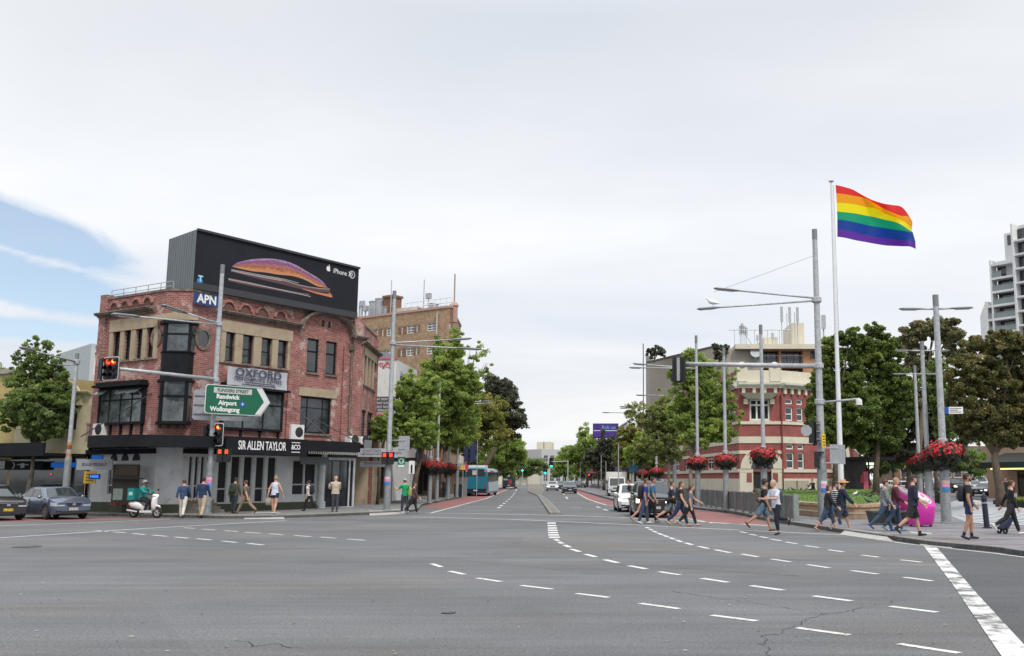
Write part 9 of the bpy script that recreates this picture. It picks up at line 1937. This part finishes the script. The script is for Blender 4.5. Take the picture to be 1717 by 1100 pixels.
# group before the cars
person('woman in a maroon dress mostly hidden behind the man with the backpack',1075,877,1.62,5,((18,4),(-26,22)),top=c('maroon',(0.16,0.015,0.04)),sleeve=0.5,skirt=c('maroon',(0,0,0)),hair=BHAIR,hairs='long',fem=True,z=0,pos=AT(1077,878,42.0).xy.to_3d())
P=person('man in a royal blue T-shirt and jeans with a dark backpack',1081,878.5,1.80,0,((10,4),(-12,8)),((14,4,28),(-8,5,16)),lean=4,top=c('royal_blue',(0.01,0.035,0.19)),sleeve=0.55,legw=DEN,shoes=WSH,hair=BHAIR,sk=1,z=0)
backpack(P,'large black backpack on the man in the royal blue T-shirt',BLK,1.15)
person('bearded man in sunglasses, blue denim shirt and black trousers',1094,877.5,1.84,-18,((9,3),(-10,8)),((-8,6,20),(10,7,18)),top=c('mid_blue_shirt',(0.03,0.13,0.24),0.3),sleeve=0.75,legw=BLK,leglen=0.97,shoes=c('grey_shoe',(0,0,0)),hair=DHAIR,sk=1,z=0)
P=person('man in a navy T-shirt and grey shorts striding right in flip-flops',1125,879,1.72,3,((12,4),(-30,28)),((-6,6,10),(6,5,12)),lean=4,top=NAVY,sleeve=0.8,legw=GRY,leglen=0.46,loose=1.15,hair=BHAIR,z=0)
bag(P,'black shoulder bag with a teal patch on the man in grey shorts',BLK,-1,0.03,1.2)
P=person('long-haired woman in a black T-shirt with gold print and navy jeans',1141,882.5,1.74,-12,((20,4),(-26,22)),((-12,7,16),(12,7,20)),top=BLK,sleeve=0.4,legw=c('navy_jeans',(0.012,0.03,0.075)),leglen=0.97,hair=BHAIR,hairs='long',fem=True,fat=1.08,z=0)
m_=text_mb('LA VI\nE EST',0.12,0.002,0.9);mm=Matrix.Rotation(math.pi/2,3,'Z');m_.v=[tuple(mm@Vector(p)+P['T'](0.142,0,0.215*1.74))for p in m_.v];m_.build('shirt_print',mat('gold_print',(0.3,0.2,0.07),0.6),P['body'])
person('woman in a grey T-shirt and black trousers swinging one arm forward',1157,882.5,1.58,-5,((20,4),(-28,14)),((34,8,26),(-10,8,20)),lean=5,top=c('mid_grey',(0.13,0.14,0.17)),sleeve=0.55,legw=BLK,leglen=0.95,hair=BHAIR,hairs='pony',fem=True,fat=1.12,z=0)
# pair in front of the railing
P=person('curly-haired man in a black T-shirt and denim shorts walking right',1281,891,1.80,5,((18,3),(-34,22)),((26,5,48),(-4,6,28)),lean=4,top=c('charcoal_tee',(0.016,0.017,0.022)),sleeve=0.6,legw=LDEN,leglen=0.47,loose=1.12,shoes=BRS_,hair=DHAIR,hairs='curly',sk=1,z=0)
backpack(P,'olive and grey rucksack on the curly-haired man',c('olive_grey',(0.08,0.08,0.06)),1.0)
P=person('grey-haired man in a pale short-sleeved shirt and navy trousers hurrying left',1303,897,1.76,-150,((12,22),(-22,62)),((30,12,60),(18,10,75)),lean=8,top=c('pale_shirt',(0.52,0.55,0.66)),sleeve=0.75,legw=c('ink_navy',(0.01,0.014,0.03)),leglen=0.93,shoes=DSH,hair=GHAIR,z=0)
backpack(P,'grey-strapped black backpack on the man in the pale shirt',c('slate',(0.06,0.07,0.085)),1.0)
# trio by the tall pole
person('woman in a black zip jacket and knee-length denim shorts',1389,891.5,1.64,-6,((24,6),(-28,10)),((-12,8,20),(24,6,20)),lean=4,top=BLK,sleeve=1.85,legw=DEN,leglen=0.52,loose=1.08,hair=BHAIR,hairs='bob',fem=True,fat=1.2,jacket=True,z=0)
STR=bpy.data.materials.new('striped_cloth');STR.use_nodes=True;tt=STR.node_tree;g_=tt.nodes.new('ShaderNodeNewGeometry');sp_=tt.nodes.new('ShaderNodeSeparateXYZ');tt.links.new(g_.outputs['Position'],sp_.inputs[0]);fr_=mth('FRACT',mth('MULTIPLY',sp_.outputs[2],14.0,tree=tt),tree=tt);rp=tt.nodes.new('ShaderNodeValToRGB');rp.color_ramp.interpolation='CONSTANT';tt.links.new(fr_,rp.inputs[0]);rp.color_ramp.elements[0].color=(0.5,0.5,0.52,1);rp.color_ramp.elements[1].position=0.5;rp.color_ramp.elements[1].color=(0.03,0.035,0.05,1);tt.links.new(rp.outputs[0],tt.nodes['Principled BSDF'].inputs['Base Color']);tt.nodes['Principled BSDF'].inputs['Roughness'].default_value=0.85
person('person in a grey and white striped top, black cap, jeans and red shoes',1400,885.5,1.74,3,((20,4),(-28,30)),((-10,6,14),(10,6,20)),top=STR,sleeve=1.9,legw=DEN,shoes=c('red_shoe',(0.5,0.03,0.06)),hat='cap',hatm=BLK,sk=2,z=0,hair=DHAIR)
person('man in a straw hat, navy hooded top and dark shorts',1413,891,1.80,0,((22,6),(-24,20)),((-18,10,12),(28,12,16)),lean=3,top=NAVY,sleeve=1.9,legw=c('slate_shorts',(0.035,0.045,0.07)),leglen=0.48,loose=1.15,shoes=c('grey_shoe',(0,0,0)),hat='brim',hatm=mat('straw',(0.42,0.24,0.11),0.8,var=0.2,vscale=30),jacket=True,hair=BHAIR,z=0)
# trio on the plaza
person('woman in a grey marl cardigan and blue jeans with blue shoes',1485,890.5,1.66,-10,((16,4),(-26,22)),((-14,9,14),(14,8,20)),lean=3,top=c('grey_marl',(0.17,0.175,0.19),0.4),sleeve=1.85,legw=DEN,shoes=c('blue_shoe',(0.02,0.06,0.25)),hair=BHAIR,hairs='curly',fem=True,fat=1.15,jacket=True)
person('woman in a maroon coat and jeans smiling at the road',1503,890.5,1.72,-14,((14,4),(-20,16)),((-10,8,18),(16,8,34)),lean=3,top=c('maroon_coat',(0.085,0.012,0.03)),sleeve=1.85,legw=DEN,shoes=c('teal_shoe',(0.12,0.25,0.28)),hair=FHAIR,hairs='bob',fem=True,jacket=True,hem=0.44)
person('man in a dark cap, navy hooded top, black shorts and black boots',1533,899,1.80,-4,((14,3),(-24,26)),((14,6,50),(6,6,40)),lean=2,top=c('navy_hoodie',(0.014,0.02,0.042)),sleeve=1.3,legw=BLK,leglen=0.46,loose=1.15,shoes=BLK,socks='boot',hat='cap',hatm=c('dark_cap',(0.04,0.035,0.035)),jacket=True,hair=BHAIR,vox=0.011)
P=person('bearded man in a black T-shirt and short navy shorts by the black bollard',1627,905,1.80,-8,((8,8),(-6,14)),((16,8,22),(-6,10,20)),lean=-2,top=BLK,sleeve=0.6,legw=c('bright_navy',(0.012,0.03,0.10)),leglen=0.30,shoes=c('black_trainer',(0.02,0.02,0.022)),socks=BLK,hair=DHAIR,sk=1,vox=0.010)
b=MB();hv=P['hv'];b.tube([hv(0.028,-0.040,-0.02),hv(0.044,-0.024,-0.044),hv(0.052,0,-0.052),hv(0.044,0.024,-0.044),hv(0.028,0.040,-0.02)],[0.016,0.022,0.026,0.022,0.016],8);b.build('beard',DHAIR,P['body'],smooth=True)
backpack(P,'small black backpack on the bearded man in navy shorts',c('charcoal',(0.016,0.017,0.022)),0.95)
P=person('short-haired woman in a black sweater lettered ALO and black trousers',1698,896.5,1.66,-3,((18,2),(-32,26)),((-34,14,6),(4,6,16)),lean=3,top=c('black_sweater',(0.012,0.012,0.014)),sleeve=1.9,legw=BLK,leglen=0.95,shoes=WSH,hair=BHAIR,fem=True,vox=0.011)
m_=text_mb('A L O',0.17,0.003,0.9);m_.v=[tuple(Vector((p[0],p[1],p[2])))for p in m_.v];mm=Matrix.Rotation(R(62),3,'Z');m_.v=[tuple(mm@Vector(p)+P['T'](0.105,-0.105,0.205*1.66))for p in m_.v];m_.build('sweater_lettering',INKW,P['body'])
p0=G(1681,895,PZ);t=thing('wheeled_bag','small dark wheeled trolley pulled behind the woman in black','trolley',p0,R(30));MB().tube([(0,-0.09,0.11),(0,0.09,0.11)],0.015,6).build('axle',DARKM,t)
for s_ in(1,-1):n=16;MB().loft([[(rr*math.cos(2*math.pi*k/n),s_*0.11+yy,0.11+rr*math.sin(2*math.pi*k/n))for k in range(n)]for rr,yy in((0.06,-0.02),(0.11,-0.02),(0.11,0.02),(0.06,0.02))],False).build('wheel',TYRE,t)
MB().hexa([(-0.06,-0.12,0.16),(0.1,-0.12,0.1),(0.1,0.12,0.1),(-0.06,0.12,0.16)],[(0.26,-0.12,0.52),(0.42,-0.12,0.44),(0.42,0.12,0.44),(0.26,0.12,0.52)]).build('bag',c('navy_bag',(0.015,0.02,0.05)),t);MB().tube([(0.3,0,0.5),(0.62,0,0.82)],0.012,6).build('handle',DARKM,t)
# scooter rider
rp_=sp-hd*0.22
P=person('scooter rider in a teal and grey jacket and open grey helmet',0,0,1.74,-14,((72,78),(66,86)),((48,8,34),(48,8,34)),lean=6,top=TEAL,sleeve=1.9,legw=c('rider_black',(0.015,0.016,0.02)),shoes=DSH,hat='helmet',hatm=mat('helmet_grey',(0.22,0.23,0.25),0.25),sk=1,pos=(rp_.x,rp_.y,0.0),seat=0.90,jacket=True,foot=0)
# seated and distant people
person('person in black sitting on the lawn edge against the striped wall',0,0,1.7,-140,((80,100),(86,110)),((40,10,60),(30,10,80)),lean=10,top=BLK,sleeve=1.9,legw=BLK,shoes=DSH,hair=DHAIR,pos=(AT(1364,820,76).x,76,0.78),seat=0.22,vox=0.02)
person('red-haired person sitting at the kiosk',0,0,1.7,-90,((80,90),(82,92)),((30,10,70),(30,10,70)),top=c('floral',(0.12,0.06,0.06),0.7),sleeve=1.8,legw=BLK,shoes=DSH,hair=mat('red_hair',(0.28,0.06,0.02),0.6),hairs='long',pos=(AT(1463,820,79).x,79,0.2),seat=0.5,vox=0.02)
for lab,u,Y,fc_,tp,lg in(('small figure in dark red far along the left pavement',730,84,90,c('maroon',(0,0,0)),BLK),('small figure in a blue-grey top beyond the left baskets',745,88,-90,c('slate',(0,0,0)),DEN),('dark figure standing under the corner shop awning, left one',1686,76,-90,BLK,BLK),('dark figure under the corner shop awning, right one of the two',1698,78,90,BLK,BLK),('dark-haired person behind the white hatchback',1056,56,180,BLK,BLK)):
 person(lab,0,0,1.74,fc_,((8,3),(-8,8)),top=tp,sleeve=1.2,legw=lg,shoes=DSH,hair=DHAIR,pos=(AT(u,820,Y).x,Y,PZ if u!=1056 else 0),vox=0.02)
# pigeons on the lawn
PG=mat('pigeon_grey',(0.06,0.065,0.075),0.7,var=0.3,vscale=30);r_=random.Random(9);pb=None
spots=[(1268,820),(1283,819),(1292,820.5),(1301,820),(1313,819.5),(1322,820.5),(1330,820),(1343,820.5),(1352,819.8),(1385,822),(1437,829),(1447,828),(1452,829.5),(1459,831),(1466,828),(1473,829),(1456,838),(1472,836),(1477,833),(1463,826)]
for i,(u,v)in enumerate(spots):
 z_=0.9 if v<824 else 0.80;p=G(u,v+3.2,z_)if v>=824 else AT(u,820,74.5+r_.uniform(-2,2));p.z=lz(p)
 if pb is None:pb=bird('grey pigeon feeding on the raised lawn',p,r_.uniform(0,6.28),PG,1.0,'pigeons on the lawn')
 else:o=pb.copy();COL.objects.link(o);o.location=p;o.rotation_euler=(0,0,r_.uniform(0,6.28));s_=r_.uniform(0.9,1.15);o.scale=(s_,s_,s_)
p=G(1434,832,0.78);p.z=lz(p);bird('single white pigeon among the grey ones on the lawn',p,0.5,WHITE,1.1)
